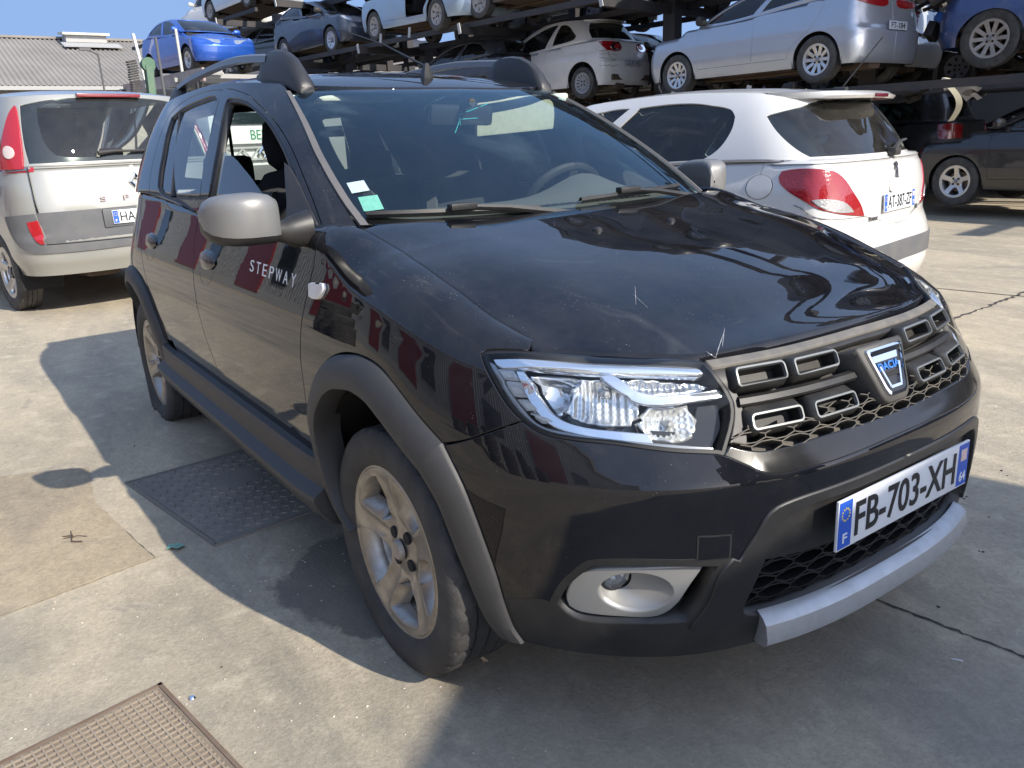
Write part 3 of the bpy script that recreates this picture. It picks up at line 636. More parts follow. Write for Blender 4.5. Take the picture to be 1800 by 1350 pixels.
# ---- windscreen
ws=sym([(0,.985),(.147,.980),(.286,.976),(.425,.955),(.54,.925),(.590,.885),(.606,.80),(.612,.631),(.620,.40),(.616,.25),(.606,.115),(.590,.03),(.56,.0),(.40,-.005),(.2,-.005),(0,-.005)])
gk=dict(ka=(1.0,1.75,1.0),kb=.75,cen=(-1.2,0,.6))
wsn=panel('windscreen',GR,[ws],wsg,car,sp=.04,off=-.002,gap=0,depth=0,**gk)
inner=sym([(0,.945),(.147,.942),(.286,.938),(.40,.920),(.50,.885),(.545,.80),(.560,.631),(.573,.40),(.572,.25),(.567,.10),(.552,.045),(.48,.028),(.3,.022),(0,.022)])
panel('windscreen_border',GR,[ws,inner],mat('ceramic_band',(.006,.006,.007),.35),wsn,sp=.04,off=-.006,gap=0,depth=0,**gk)
# ---- roof
rp=[]
for u in np.linspace(0,3,61): q=S.top(u); rp.append((q[0],-q[1]))
rp=rp+[(x,-y) for x,y in reversed(rp[1:-1])]
panel('roof',RF,[rp],paint,car,ka=1.,sp=.06,step=.05,depth=.02,gap=.001,cen=(-2,0,0))
hl=[]
b=MB(); 
for x in np.linspace(-1.05,-2.9,12): hl.append([(x,y,float(S.zroof(x,y))-.03) for y in np.linspace(-.54,.54,9)])
b.grid(hl); b.build('headliner',mat('headliner_grey',(.30,.30,.28),.9),car)
# rear window, tailgate, rear bumper
tg=sym([(3,.93),(2.75,.93),(2.55,.90),(2.45,.80),(2.42,.10),(3,.06)]) if False else None
rw=[(2.50,.85),(2.62,.90),(2.8,.92),(3.0,.92),(3.0,.10),(2.8,.10),(2.6,.11),(2.48,.14)]
for sg in (1,-1):
    sx=lambda l: [(a*sg,b) for a,b in l]
    panel('rear_window',GR,[sx(rw)],sdg,car,sp=.08,off=-.004,gap=0,depth=0,ka=(1.,1.75,1.),kb=.6,cen=(-1.2,0,.6))
    panel('tailgate_frame',GR,[sx([(2.3,0.),(2.32,.7),(2.3,1.0),(3.0,1.0),(3.0,.92),(2.8,.92),(2.62,.90),(2.50,.85),(2.48,.14),(2.6,.11),(2.8,.10),(3,.10),(3,0)])],paint,car,sp=.08,ka=(1.,1.75,1.),kb=.6,gap=0,cen=(-1.2,0,.6))
    panel('tailgate',SD,[sx([(2.42,1.07),(3.0,1.07),(3.0,.55),(2.38,.55),(2.38,.7),(2.40,.9)])],paint,car,sp=.08,gap=0,**K)
    panel('rear_bumper',SD,[sx([(2.36,.55),(3.0,.55),(3.0,.25),(2.32,.25),(2.30,.40)])],plas,car,sp=.08,gap=0,off=.01,**K)
# ---------------------------------------------------------------- front end of the black car
LOWB=[(.639,.344),(.602,.361),(.570,.371),(.564,.368),(.547,.421),(.526,.458),(.509,.481),(.463,.491),(.390,.488),(.324,.478),(.315,.471),(.292,.525),(.275,.565),(.252,.578),(.194,.585),(.087,.587),(0,.588)]
GB=[(.333,.685),(.327,.681),(.301,.662),(.281,.648),(.257,.642),(.179,.642),(.072,.645),(0,.646)]
GT=[(0,.858),(.124,.860),(.255,.859),(.333,.856)]
MESHB=[(.324,.697),(.30,.686),(.275,.680),(.165,.683),(.064,.681),(0,.681)]
bump=list(reversed(GB))+[(.341,.689),(.399,.699),(.474,.715),(.535,.722),(.570,.729),(.599,.749)]+SHUT[::-1][1:]+ARCH[13:17]+LOWB[1:]
TOWO=[(.370,.535),(.330,.531),(.330,.484),(.370,.486)]
fb=panel('front_bumper',SD,[sym(bump)],paint,car,sp=.024,corner=42,**K)
tw=panel('tow_hook_cover',SD,[TOWO],paint,fb,sp=.03,off=.0015,gap=.0,depth=.004,bev=.001,**K)
ring=offset_loop(TOWO,.004)
panel('tow_cover_gap',SD,[ring,TOWO],void,tw,sp=.05,off=.0008,gap=0,depth=0,**K)
FOGO=[(.564,.367),(.547,.421),(.526,.458),(.509,.481),(.463,.489),(.390,.486),(.328,.476),(.340,.448),(.352,.384),(.376,.327),(.460,.325),(.521,.321),(.547,.337)]
FOGH=offset_loop(FOGO,-.012)
INT=[(0,.570),(.087,.569),(.19,.567),(.235,.560),(.255,.545),(.270,.505),(.292,.42),(.306,.36),(.300,.338),(.275,.326),(.18,.330),(0,.332)]
low=[(0,.588)]+LOWB[::-1][1:]+[(.628,.271),(.613,.232),(.538,.240),(.46,.244),(.341,.246),(.27,.25),(.15,.258),(0,.258)]
lb=panel('lower_bumper',SD,[sym(low),sym(INT),FOGH,mirror_loop(FOGH)],plas,car,sp=.026,off=.0,gap=.001,depth=.05,bev=.004,corner=42,**K)
# raised frame round the lower intake
FRO=[(.324,.478),(.315,.471),(.292,.525),(.275,.565),(.252,.578),(.194,.585),(0,.588),(0,.570),(.19,.567),(.235,.560),(.255,.545),(.270,.505),(.292,.42),(.306,.36),(.300,.338),(.330,.325),(.376,.327),(.352,.384),(.340,.448)]
for sg in (1,-1): panel('intake_frame',SD,[[(a*sg,b_) for a,b_ in FRO]],mat('frame_satin_black',(.012,.012,.013),.42,bump=.06,bscale=600,dirt=.12,dirtcol=(.10,.09,.08)),lb,sp=.03,off=.007,gap=0,depth=.025,bev=.003,**K)
panel('intake_back',SD,[sym(INT)],void,lb,sp=.06,off=-.055,gap=0,depth=0,**K)
# honeycomb in the lower intake
def honeycomb(u0,u1,h0,h1,pw_,ph_,dep0,dep1,th,poly,lean=0.):
    b=MB(); segs=set()
    nu=int((u1-u0)/pw_)+2; nh=int((h1-h0)/ph_)+3; poly=np.array(poly)
    for j in range(nh):
        for i in range(nu):
            cu=u0+(i+(.5 if j%2 else 0))*pw_; ch=h0+j*ph_
            c=[(cu-.5*pw_,ch-.17*ph_),(cu-.5*pw_,ch+.17*ph_),(cu-.17*pw_,ch+.5*ph_),(cu+.17*pw_,ch+.5*ph_),(cu+.5*pw_,ch+.17*ph_),(cu+.5*pw_,ch-.17*ph_),(cu+.17*pw_,ch-.5*ph_),(cu-.17*pw_,ch-.5*ph_)]
            for k in range(8):
                p,q=c[k],c[(k+1)%8]; m_=((p[0]+q[0])/2,(p[1]+q[1])/2)
                if inside(np.array([m_]),[poly])[0]: segs.add(tuple(sorted(((round(p[0],4),round(p[1],4)),(round(q[0],4),round(q[1],4))))))
    for p,q in segs:
        A=np.array([p[0],q[0],q[0],p[0]]); B=np.array([p[1],q[1],q[1],p[1]]); d=np.array([dep1,dep1,dep0,dep0])
        P=SD(A,B); n=nrm(SD,A,B); X=P+n*d[:,None]; X[2:,2]-=lean
        t=np.cross(X[1]-X[0],n[0]); t/=np.linalg.norm(t)+1e-9; t*=th/2
        b.add([X[0]-t,X[1]-t,X[2]-t,X[3]-t,X[0]+t,X[1]+t,X[2]+t,X[3]+t],[(0,1,2,3),(7,6,5,4),(0,4,5,1),(1,5,6,2),(3,2,6,7)])
    return b
honeycomb(-.31,.31,.33,.47,.058,.030,-.055,-.026,.004,sym([(0,.455),(.2,.452),(.283,.44),(.300,.36),(.290,.338),(.18,.334),(0,.335)])).build('intake_honeycomb',mat('honeycomb_black',(.006,.006,.0065),.5),lb,smooth=False)
panel('plate_mount',SD,[sym([(0,.568),(.087,.567),(.19,.565),(.232,.556),(.25,.54),(.264,.50),(.279,.452),(.2,.445),(0,.445)])],plas,lb,sp=.05,off=-.018,gap=0,depth=.03,**K)
# skid plate
b=MB(); rows=[]
for u in np.linspace(-.275,.275,41):
    row=[]; f_=1
    for h_,d_ in ((.335,-.010),(.330,.010),(.320,.024),(.296,.036),(.286,.038),(.276,.032),(.262,.010),(.254,-.03)): row.append(tuple(on(SD,np.array([u+1e-4]),np.array([h_]),d_)[0]))
    rows.append(row)
b.grid(rows); n_=8
for r_ in (0,40): b.F.append(tuple(r_*n_+k for k in range(n_)))
b.build('skid_plate',satin,lb,sharp=30)
b=MB(); b.box((.36,0,.235),(.34,.95,.03)); b.build('undertray',void,car)
# fog lamps
BZL=[(.541,.381),(.532,.418),(.515,.441),(.497,.451),(.425,.460),(.361,.461),(.379,.418),(.396,.374),(.419,.349),(.466,.346),(.523,.347),(.538,.357)]
for sg in (1,-1):
    sx=lambda l: [(a*sg,b_) for a,b_ in l]
    panel('fog_recess',SD,[sx(FOGO)],void,lb,sp=.05,off=-.11,gap=0,depth=0,**K)
    EC,EH,ea,eb=.448,.404,.052,.049
    ell=[(EC+ea*math.cos(2*math.pi*k/24),EH+eb*math.sin(2*math.pi*k/24)) for k in range(24)]
    bz=panel('fog_bezel',SD,[sx(BZL),sx(ell)],bezel,lb,sp=.02,off=-.014,gap=0,depth=.025,bev=.004,**K)
    fcu,fch=.474,.416
    rows=[]
    for f_ in np.linspace(0,1,7):
        row=[]
        for k in range(24):
            a=2*math.pi*k/24; cu=EC+(fcu-EC)*f_; ch=EH+(fch-EH)*f_; ra=ea*(1-f_)+.021*f_; rb=eb*(1-f_)+.034*f_
            row.append(tuple(on(SD,np.array([sg*(cu+ra*math.cos(a))]),np.array([ch+rb*math.sin(a)]),-.016-.040*f_**.8)[0]))
        rows.append(row)
    b=MB(); b.grid(rows,closed=True); b.build('fog_reflector_dish',bezel,bz,sharp=60)
    c=on(SD,np.array([sg*fcu]),np.array([fch]),-.052)[0]; nn=Vector((.92,-sg*.30,-.02)).normalized()
    xf=frame(c,nn)
    b=MB(); b.lathe([(0,.010),(.018,.008),(.031,.0),(.033,-.006)],24,axis='z'); b.build('fog_lens',lens,bz,xf=xf)
    b=MB()
    for r0,r1,z0,z1 in ((.031,.026,-.004,-.012),(.026,.018,-.010,-.02),(.018,.008,-.016,-.03)): b.lathe([(r0,z0),(r1,z1)],10,axis='z')
    b.lathe([(.008,-.03),(0,-.028)],10,axis='z'); b.build('fog_reflector',mat('reflector_facets',(.80,.81,.82),.12,.5),bz,smooth=False,xf=xf)
# ---- upper grille
gr=panel('grille',SD,[sym(GT+[(.324,.816),(.311,.775),(.314,.742),(.325,.709)]+MESHB)],mat('grille_black',(.012,.012,.012),.6,dirt=.4,dirtcol=(.12,.10,.08),dscale=15),car,sp=.04,off=-.045,gap=0,depth=0,**K)
panel('grille_top_strip',SD,[sym([(0,.8600),(.124,.862),(.255,.861),(.333,.858),(.328,.842),(.255,.846),(.124,.848),(0,.846)])],mat('strip_grey',(.10,.095,.088),.55,dirt=.55,dirtcol=(.27,.24,.19),dscale=18),gr,sp=.02,off=-.002,gap=0,depth=.05,bev=.002,**K)
panel('grille_surround',SD,[sym([(0,.846),(.124,.848),(.255,.846),(.326,.842),(.318,.816),(.303,.775),(.306,.742),(.318,.706),(.296,.700),(.292,.75),(.300,.80),(.303,.832),(.255,.836),(.124,.838),(0,.836)])],plas,gr,sp=.02,off=-.012,gap=0,depth=.035,bev=.003,**K)
panel('grille_lower_lip',SD,[sym(MESHB[::-1]+GB)],mat('lip_satin',(.010,.010,.011),.14,dirt=.08,dirtcol=(.10,.09,.075),dscale=10),gr,sp=.02,off=.001,gap=.001,depth=.04,bev=.004,**K)
b=MB(); rows=[]
for u in np.linspace(-.298,.298,41): rows.append([tuple(on(SD,np.array([u+1e-4]),np.array([h_]),d_)[0]) for h_,d_ in ((.762,-.045),(.762,-.010),(.766,-.004),(.776,-.004),(.782,-.014),(.782,-.045))])
b.grid(rows); b.build('grille_bar',plas,gr,sharp=30)
def rr_loop(u0,u1,h0,h1,rad=.007,inset=0.):
    u0+=inset/1.3;u1-=inset/1.3;h0+=inset;h1-=inset; rad=max(.002,rad-inset*.5); L_=[]
    for cu,ch,a0 in ((u1-rad/1.3,h1-rad,0),(u0+rad/1.3,h1-rad,90),(u0+rad/1.3,h0+rad,180),(u1-rad/1.3,h0+rad,270)):
        for k in range(5): a=R(a0+90*k/4); L_.append((cu+rad/1.3*math.cos(a),ch+rad*math.sin(a)))
    return L_
rimchr=mat('slot_chrome',(.19,.20,.20),.38,.6,dirt=.3,dirtcol=(.18,.17,.15),dscale=40)
def ringpts(L_,d): 
    A=np.array(L_); return [tuple(p) for p in on(SD,A[:,0],A[:,1],d)]
for sg in (1,-1):
    for (u0,u1,h0,h1) in ((.214,.302,.795,.829),(.100,.197,.795,.827),(.203,.290,.717,.747),(.088,.180,.714,.746)):
        if sg<0: u0,u1=-u1,-u0
        g=empty('grille_slot'); g.parent=gr
        o0=rr_loop(u0-.006,u1+.006,h0-.008,h1+.014,.012); b=MB()
        b.grid([ringpts(o0,-.045),ringpts(o0,-.012),ringpts(rr_loop(u0,u1,h0,h1,.009,-.002),.004),ringpts(rr_loop(u0,u1,h0,h1,.008),.006)],closed=True)
        i0=rr_loop(u0,u1,h0,h1,.008,.0045); b.grid([ringpts(i0,.004),ringpts(i0,-.030)],closed=True); k=len(b.V); b.add(ringpts(i0,-.030),[tuple(range(20))])
        b.build('slot_housing',mat('slot_black',(.011,.011,.011),.5,bump=.08,bscale=400,dirt=.30,dirtcol=(.13,.115,.09),dscale=20),g,sharp=40)
        b=MB(); b.grid([ringpts(rr_loop(u0,u1,h0,h1,.009,-.001),.004),ringpts(rr_loop(u0,u1,h0,h1,.009,.0005),.009),ringpts(rr_loop(u0,u1,h0,h1,.008,.0038),.009),ringpts(rr_loop(u0,u1,h0,h1,.007,.0050),.002)],closed=True)
        b.build('slot_trim',rimchr,g,sharp=30)
honeycomb(-.33,.33,.672,.72,.048,.018,-.045,.000,.0022,sym([(0,.735),(.3,.73),(.318,.712),(.318,.700),(.275,.682),(.165,.685),(.064,.683),(0,.683)]),lean=.006).build('grille_mesh',dusty,gr,smooth=False)
panel('grille_mesh_floor',SD,[sym(MESHB[::-1]+[(.32,.706),(.2,.700),(0,.700)])],dusty,gr,sp=.04,off=-.035,gap=0,depth=0,**K)
# ---- emblem
ec=SD(np.array([1e-4]),np.array([.765]))[0]; en=Vector((.90,0,.435)).normalized(); EM=frame(Vector(ec)+en*.004,en)
def shield(sx_,sy_,n=8):
    pts=[(-.088,.062),(.088,.062),(.094,.056),(.092,.045),(.060,-.050),(.050,-.066),(.036,-.074),(-.036,-.074),(-.050,-.066),(-.060,-.050),(-.092,.045),(-.094,.056)]
    return [(x*sx_,y*sy_) for x,y in pts]
def slab(L_,z0,z1,bv=.003):
    b=MB(); n=len(L_); cx=sum(p[0] for p in L_)/n; cy=sum(p[1] for p in L_)/n
    ins=[(cx+(x-cx)*(1-bv*14),cy+(y-cy)*(1-bv*14)) for x,y in L_]
    b.grid([[(x,y,z0) for x,y in L_],[(x,y,z1-bv) for x,y in L_],[(x,y,z1) for x,y in ins]],closed=True); b.F.append(tuple(2*n+k for k in range(n))); return b
slab(shield(.92,.98),-.05,.016,.004).build('emblem_base',mat('emblem_base_grey',(.035,.034,.033),.5,dirt=.4,dirtcol=(.18,.16,.13)),gr,xf=EM,sharp=50)
o1,i1=shield(.70,.80),shield(.60,.68)
b=MB(); n_=len(o1)
b.grid([[(x,y,.014) for x,y in o1],[(x*.98,y*.98,.022) for x,y in o1],[(x*1.02,y*1.02,.023) for x,y in i1],[(x,y,.017) for x,y in i1]],closed=True); b.build('emblem_frame',chrome,gr,xf=EM,sharp=40)
b=MB(); b.add([(x,y,.0165) for x,y in i1],[tuple(range(n_))]); b.build('emblem_face',mat('emblem_face_grey',(.03,.032,.036),.35,.2),gr,xf=EM,smooth=False)
b=MB(); b.add([(-.050,.042,.0175),(.050,.042,.0175),(.043,.018,.0175),(-.043,.018,.0175)],[(0,1,2,3)]); b.add([(-.050,.042,.021),(.050,.042,.021),(.047,.032,.019),(-.047,.032,.019)],[(0,1,2,3)]); b.build('emblem_bar',chrome,gr,xf=EM,smooth=False)
fit_text('emblem_lettering','DACIA',mat('emblem_blue',(.06,.22,.62),.3,.3),gr,EM@Matrix.Translation((0,.006,.0185)),.078,.017,ext=.0015,bold=.02)
b=MB(); b.box((0,-.013,.0182),(.052,.010,.003)); b.lathe([(0,.0215),(.0045,.0212),(.005,.018)],12,axis='z',c=(-.018,-.013,0)); b.build('emblem_camera',void,gr,xf=EM)
b=MB()
for i in (-1,1): b.bar((i*.036,.008,.0195),(i*.020,-.038,.0195),.006,.006)
b.bar((-.021,-.040,.0195),(.021,-.040,.0195),.006,.006); b.build('emblem_inlay',chrome,gr,xf=EM,smooth=False)
# ---- number plate
plate(car,frame((.826,0,.508),(1,0,.02)),'FB-703-XH')
# ---- headlamps
lch=mat('lamp_chrome',(.80,.82,.85),.07,.85)
for sg in (1,-1):
    sx=lambda l: [(a*sg,b_) for a,b_ in l]
    h=empty('headlight'); h.parent=car
    panel('headlight_housing',SD,[sx(HL)],mat('lamp_housing',(.16,.165,.17),.22,.6,bump=.25,bscale=60),h,sp=.03,off=-.095,gap=0,depth=0,**K)
    HLi=offset_loop(HL,-.007)
    panel('headlight_surround',SD,[sx(HL),sx(HLi)],mat('lamp_black',(.006,.006,.007),.55),h,sp=.03,off=-.004,gap=.001,depth=.085,**K)
    panel('headlight_lens',SD,[sx(HLi)],lens,h,sp=.03,off=-.001,gap=-.001,depth=0,**K)
    def band(name,L_,off,m_,depth=.02,corner=48): return panel(name,SD,[sx(L_)],m_,h,sp=.016,off=off,gap=0,depth=depth,bev=.0025,corner=corner,**K)
    # broad bright blade along the top
    band('top_blade',[(.655,.862),(.60,.873),(.494,.884),(.42,.878),(.349,.852),(.343,.838),(.42,.862),(.494,.868),(.60,.858),(.640,.849)],-.014,lch)
    # chrome bracket down the outer side and along the bottom
    band('outer_blade',[(.616,.842),(.607,.842),(.581,.793),(.556,.760),(.52,.744),(.47,.737),(.430,.731),(.424,.716),(.47,.724),(.53,.735),(.563,.749),(.592,.786)],-.016,lch)
    band('inner_blade',[(.492,.842),(.474,.842),(.446,.806),(.425,.796),(.39,.794),(.322,.795),(.319,.786),(.39,.784),(.43,.786),(.456,.798)],-.014,lch)
    band('outer_edge_trim',[(.664,.853),(.654,.850),(.632,.808),(.606,.772),(.578,.742),(.53,.731),(.42,.714),(.345,.700),(.345,.694),(.42,.707),(.53,.724),(.582,.735),(.612,.766),(.640,.808)],-.012,mat('lamp_trim_grey',(.35,.36,.37),.2,.6),.01)
    # day lights: four clear blocks between bracket and edge
    A=lambda f_,o: (np.interp(f_,[0,.35,.68,1],[.650,.628,.600,.572])-o*.024,np.interp(f_,[0,.35,.68,1],[.846,.806,.770,.746])+o*.001)
    for k in range(4):
        f0=k/4+.02; f1=(k+1)/4-.035; L_=[A(f0,0),A(f0,1),A(f1,1),A(f1,0)]
        dl=panel('day_light',SD,[sx(L_)],mat('day_light_lens',(.62,.64,.65),.15,.15,coat=.6,bump=.4,bscale=260),h,sp=.010,off=-.020,gap=.0015,depth=.03,bev=.003,corner=15,**K)
        panel('day_light_core',SD,[sx(offset_loop(L_,-.006))],mat('day_light_core',(.78,.79,.79),.25,.1,bump=.4,bscale=420),dl,sp=.02,off=-.015,gap=0,depth=.006,corner=15,**K)
    # reflectors: fluted bright shells set deep behind the lens
    def shellr(name,L_,off,tilt,ribs,m_):
        """reflector whose depth falls off inwards, fluted across"""
        us=[p[0] for p in L_]; u0,u1=min(us),max(us); hs=[p[1] for p in L_]; h0,h1=min(hs),max(hs)
        def fn(u,hh):
            au=np.abs(u); t=(au-u0)/(u1-u0); v=(hh-h0)/(h1-h0); P=SD(u,hh); n=nrm(SD,u,hh); d=off-tilt*np.clip(1-(2*t-1)**2,0,1)*np.clip(1-.6*(2*v-1)**2,0,1)+.0022*np.sin(t*ribs*math.pi*2)
            return P+n*d[...,None]
        panel(name,fn,[sx(L_)],m_,h,sp=.006,step=.010,off=0,gap=0,depth=.012,bev=.001,corner=30,**K)
    refl=mat('reflector',(.84,.85,.83),.10,.65); refb=mat('reflector_smooth',(.72,.74,.76),.10,.75,bump=.15,bscale=35)
    shellr('side_reflector',[(.596,.838),(.545,.846),(.520,.842),(.532,.80),(.555,.768),(.572,.79)],-.030,.035,0,refb)
    shellr('main_reflector',[(.520,.842),(.478,.844),(.452,.805),(.440,.770),(.455,.752),(.52,.758),(.540,.772)],-.026,.022,9,refl)
    shellr('dipped_reflector',[(.425,.778),(.370,.779),(.362,.735),(.385,.722),(.43,.730),(.438,.752)],-.026,.022,10,refl)
    shellr('indicator_reflector',[(.468,.842),(.42,.844),(.352,.826),(.335,.802),(.39,.799),(.425,.801),(.450,.815)],-.030,.020,14,mat('indicator_reflector',(.50,.52,.54),.15,.8,bump=.3,bscale=160))
    shellr('smoked_bezel',[(.440,.742),(.362,.732),(.352,.775),(.322,.775),(.322,.735),(.342,.700),(.42,.714)],-.034,.008,0,mat('smoked_bezel',(.025,.026,.028),.15,.3))
    for cu,ch in ((.488,.800),(.398,.752)):
        c=on(SD,np.array([sg*cu]),np.array([ch]),-.040)[0]; b=MB(); b.lathe([(0,.016),(.007,.014),(.009,.006),(.009,-.02)],14,axis='z'); b.build('bulb',mat('bulb_glass',(.5,.5,.48),.08,.3,coat=1.),h,xf=frame(c,Vector((.95,-sg*.25,.1))))
# ---------------------------------------------------------------- mirrors, rails, wipers, lettering, cabin and wheels of the black car
for sg in (1,-1):
    m_=empty('door_mirror'); m_.parent=car
    if sg<0:   # folded back against the glass
        m_.matrix_local=Matrix.Translation((-.45,.86,0))@Matrix.Rotation(R(80),4,'Z')@Matrix.Translation((.45,-.86,0))
    # housing: rounded sections along y, from the arm outwards
    st=[(.866,.004,.004,1.088,-.470),(.867,.034,.040,1.090,-.468),(.876,.054,.056,1.096,-.460),(.895,.064,.063,1.101,-.455),(.925,.070,.066,1.104,-.45),(.96,.072,.066,1.104,-.452),(.995,.069,.064,1.104,-.46),(1.022,.060,.059,1.104,-.472),(1.040,.044,.048,1.103,-.485),(1.050,.022,.028,1.102,-.50),(1.0505,.002,.002,1.102,-.50)]
    def sect(y,dx,dz,zc,xc,lo,hi,n=14):
        row=[]
        for k in range(n+1):
            a=R(lo+(hi-lo)*k/n); ca,sa=math.cos(a),math.sin(a); e=.47
            row.append((xc+dx*math.copysign(abs(ca)**e,ca)*(1.0 if ca>0 else .55),-sg*y,zc+dz*math.copysign(abs(sa)**e,sa)))
        return row
    b=MB(); b.grid([sect(*s_,-22,180) for s_ in st]); b.build('mirror_shell',mirg,m_,sharp=60)
    b=MB(); b.grid([sect(s_[0],s_[1]*.985,s_[2]*.99,s_[3],s_[4],178,340) for s_ in st]); b.build('mirror_underside',plas if sg>0 else mirg,m_,sharp=60)
    if sg>0:
        b=MB(); n=16
        b.add([(-.502,-sg*(.972+.078*math.cos(2*math.pi*k/n)),1.108+.056*math.sin(2*math.pi*k/n)) for k in range(n)],[tuple(range(n))]); b.build('mirror_glass',chrome,m_,smooth=False)
        b=MB(); rows=[]
        for y,dx,dz,zc,xc in ((.895,.022,.024,1.068,-.462),(.870,.024,.026,1.064,-.458),(.850,.028,.032,1.062,-.455),(.830,.034,.042,1.062,-.455),(.780,.040,.05,1.066,-.46)):
            rows.append([(xc+dx*math.cos(2*math.pi*k/16),-sg*y,zc+dz*math.sin(2*math.pi*k/16)) for k in range(16)])
        b.grid(rows,closed=True); b.build('mirror_arm',plas,m_)
        # sail panel between mirror and window
    panel('mirror_sail',GR,[[(a*sg,t) for a,t in [(.700,.005),(.745,.005),(.800,.005),(.765,.10),(.740,.22),(.718,.34),(.706,.25),(.702,.10)]]],plas,car,sp=.02,off=.010,gap=0,depth=.02,bev=.004,ka=(1.0,1.75,1.0),kb=.55,cen=(-1.2,0,.6))
    # roof rail: pods at both ends and a bar between
    def podx(x): return float(S.zroof(x,.52))
    rl=empty('roof_rail'); rl.parent=car
    def pod(xs,hs,yo=.503):
        b=MB(); rows=[]
        for x,h_ in zip(xs,hs):
            y=yo; z=float(S.zroof(x,y)); wd=.030 if h_>.02 else .024
            rows.append([(x,-sg*(y-wd),z-.012),(x,-sg*(y-wd*.92),z+h_*.55),(x,-sg*(y-wd*.55),z+h_*.93),(x,-sg*y,z+h_),(x,-sg*(y+wd*.55),z+h_*.93),(x,-sg*(y+wd*.95),z+h_*.55),(x,-sg*(y+wd*1.05),z-.016)])
        b.grid(rows); b.F.append(tuple(range(7))); b.F.append(tuple((len(rows)-1)*7+k for k in range(7))); return b
    pod([-1.045,-1.055,-1.085,-1.14,-1.20,-1.27,-1.33,-1.37,-1.395,-1.41,-1.44,-1.46],[.004,.022,.052,.084,.098,.098,.092,.082,.070,.035,.018,.014]).build('rail_pod',mat('pod_black',(.018,.018,.020),.42,bump=.05,bscale=500,dirt=.15,dirtcol=(.12,.12,.12)),rl,sharp=50)
    pod([-2.55,-2.58,-2.62,-2.68,-2.74,-2.80,-2.85],[.014,.05,.075,.08,.07,.04,.004],.50).build('rail_pod',mat('pod_black',(.018,.018,.020),.42),rl,sharp=50)
    b=MB(); xs=np.linspace(-1.34,-2.64,24)
    b.grid([[(x,-sg*(.512-.010*((x+1.3)/-1.3)+dy),float(S.zroof(x,.51))+.066+.006*math.sin(math.pi*(x+1.34)/-1.3)+dz) for dy,dz in ((-.020,-.012),(-.014,.010),(0,.016),(.014,.010),(.020,-.012))] for x in xs],closed=True); b.build('rail_bar',mat('rail_grey',(.16,.16,.165),.30,.6,dirt=.15),rl,sharp=50)
    # door handles: a dark flap above a scooped recess
    for u0,par in ((1.528,'f'),(1.905,'r')):
        o=empty('door_handle'); o.parent=car
        b=MB(); rows=[]
        for u in np.linspace(u0-.050,u0+.036,13):
            f_=math.sin(math.pi*np.clip((u-u0+.050)/.086,0.02,.98))**.5
            rows.append([tuple(on(SD,np.array([sg*u]),np.array([.900+.021*f_*q+.006*math.cos((u-u0)*20)]),d_*f_)[0]) for q,d_ in ((1.6,.0),(1.2,.012),(0,.017),(-1.2,.016),(-1.7,.008),(-1.4,-.004))])
        b.grid(rows); b.build('handle_flap',gloss,o)
        L_=[(u0+.034*math.cos(2*math.pi*k/20)-.004,.866+.050*math.sin(2*math.pi*k/20)) for k in range(20)]
        def scoop(u,h_,L0=u0):
            d=np.clip(1-((np.abs(u)-L0+.004)/.034)**2-((h_-.866)/.050)**2,0,1); P=SD(u,h_); P[...,1]+=sg*.03*np.sqrt(d); return P
        panel('handle_recess',scoop,[[(a*sg,b_) for a,b_ in L_]],paint,o,sp=.010,off=.0012,gap=0,depth=0,**K)
    # side repeater
    rp_=[(1.113,.930),(1.079,.938),(1.076,.930),(1.086,.906),(1.108,.900)]
    panel('side_repeater',SD,[[(a*sg,b_) for a,b_ in rp_]],mat('repeater_lens',(.72,.70,.68),.15,coat=1.,bump=.2,bscale=300),car,sp=.02,off=.012,gap=0,depth=.016,bev=.004,**K)
    # lettering on the front door
    wl=mat('lettering_white',(.80,.80,.80),.45)
    for k,ch in enumerate('STEPWAY'):
        u=(1.318-.0248*k) if sg>0 else (1.318-.0248*(6-k)); hh=.930-.0008*k; c=on(SD,np.array([sg*u]),np.array([hh]),.001)[0]; n=nrm(SD,np.array([sg*u]),np.array([hh]))[0]
        fit_text('door_lettering',ch,wl,car,frame(c,n),.036 if ch!='W' else .048,.036,ext=.0004,bold=-.002)
# antenna
b=MB(); z=float(S.zroof(-1.12,0)); b.grid([[(-1.12+dx*s_,dy*s_,z-.005+h_) for dx,dy in ((-.035,-.012),(-.035,.012),(.012,.018),(.022,0),(.012,-.018))] for s_,h_ in ((1.1,0),(1.0,.012),(.55,.045),(.35,.055))],closed=True); b.F.append(tuple(15+k for k in range(5))); ant=b.build('antenna',plas,car)
b=MB(); b.tube([(-1.13,0,z+.04),(-1.45,-.0,z+.15),(-1.85,-.0,z+.255)],[.0045,.003,.002],6); b.build('antenna_mast',plas,ant)
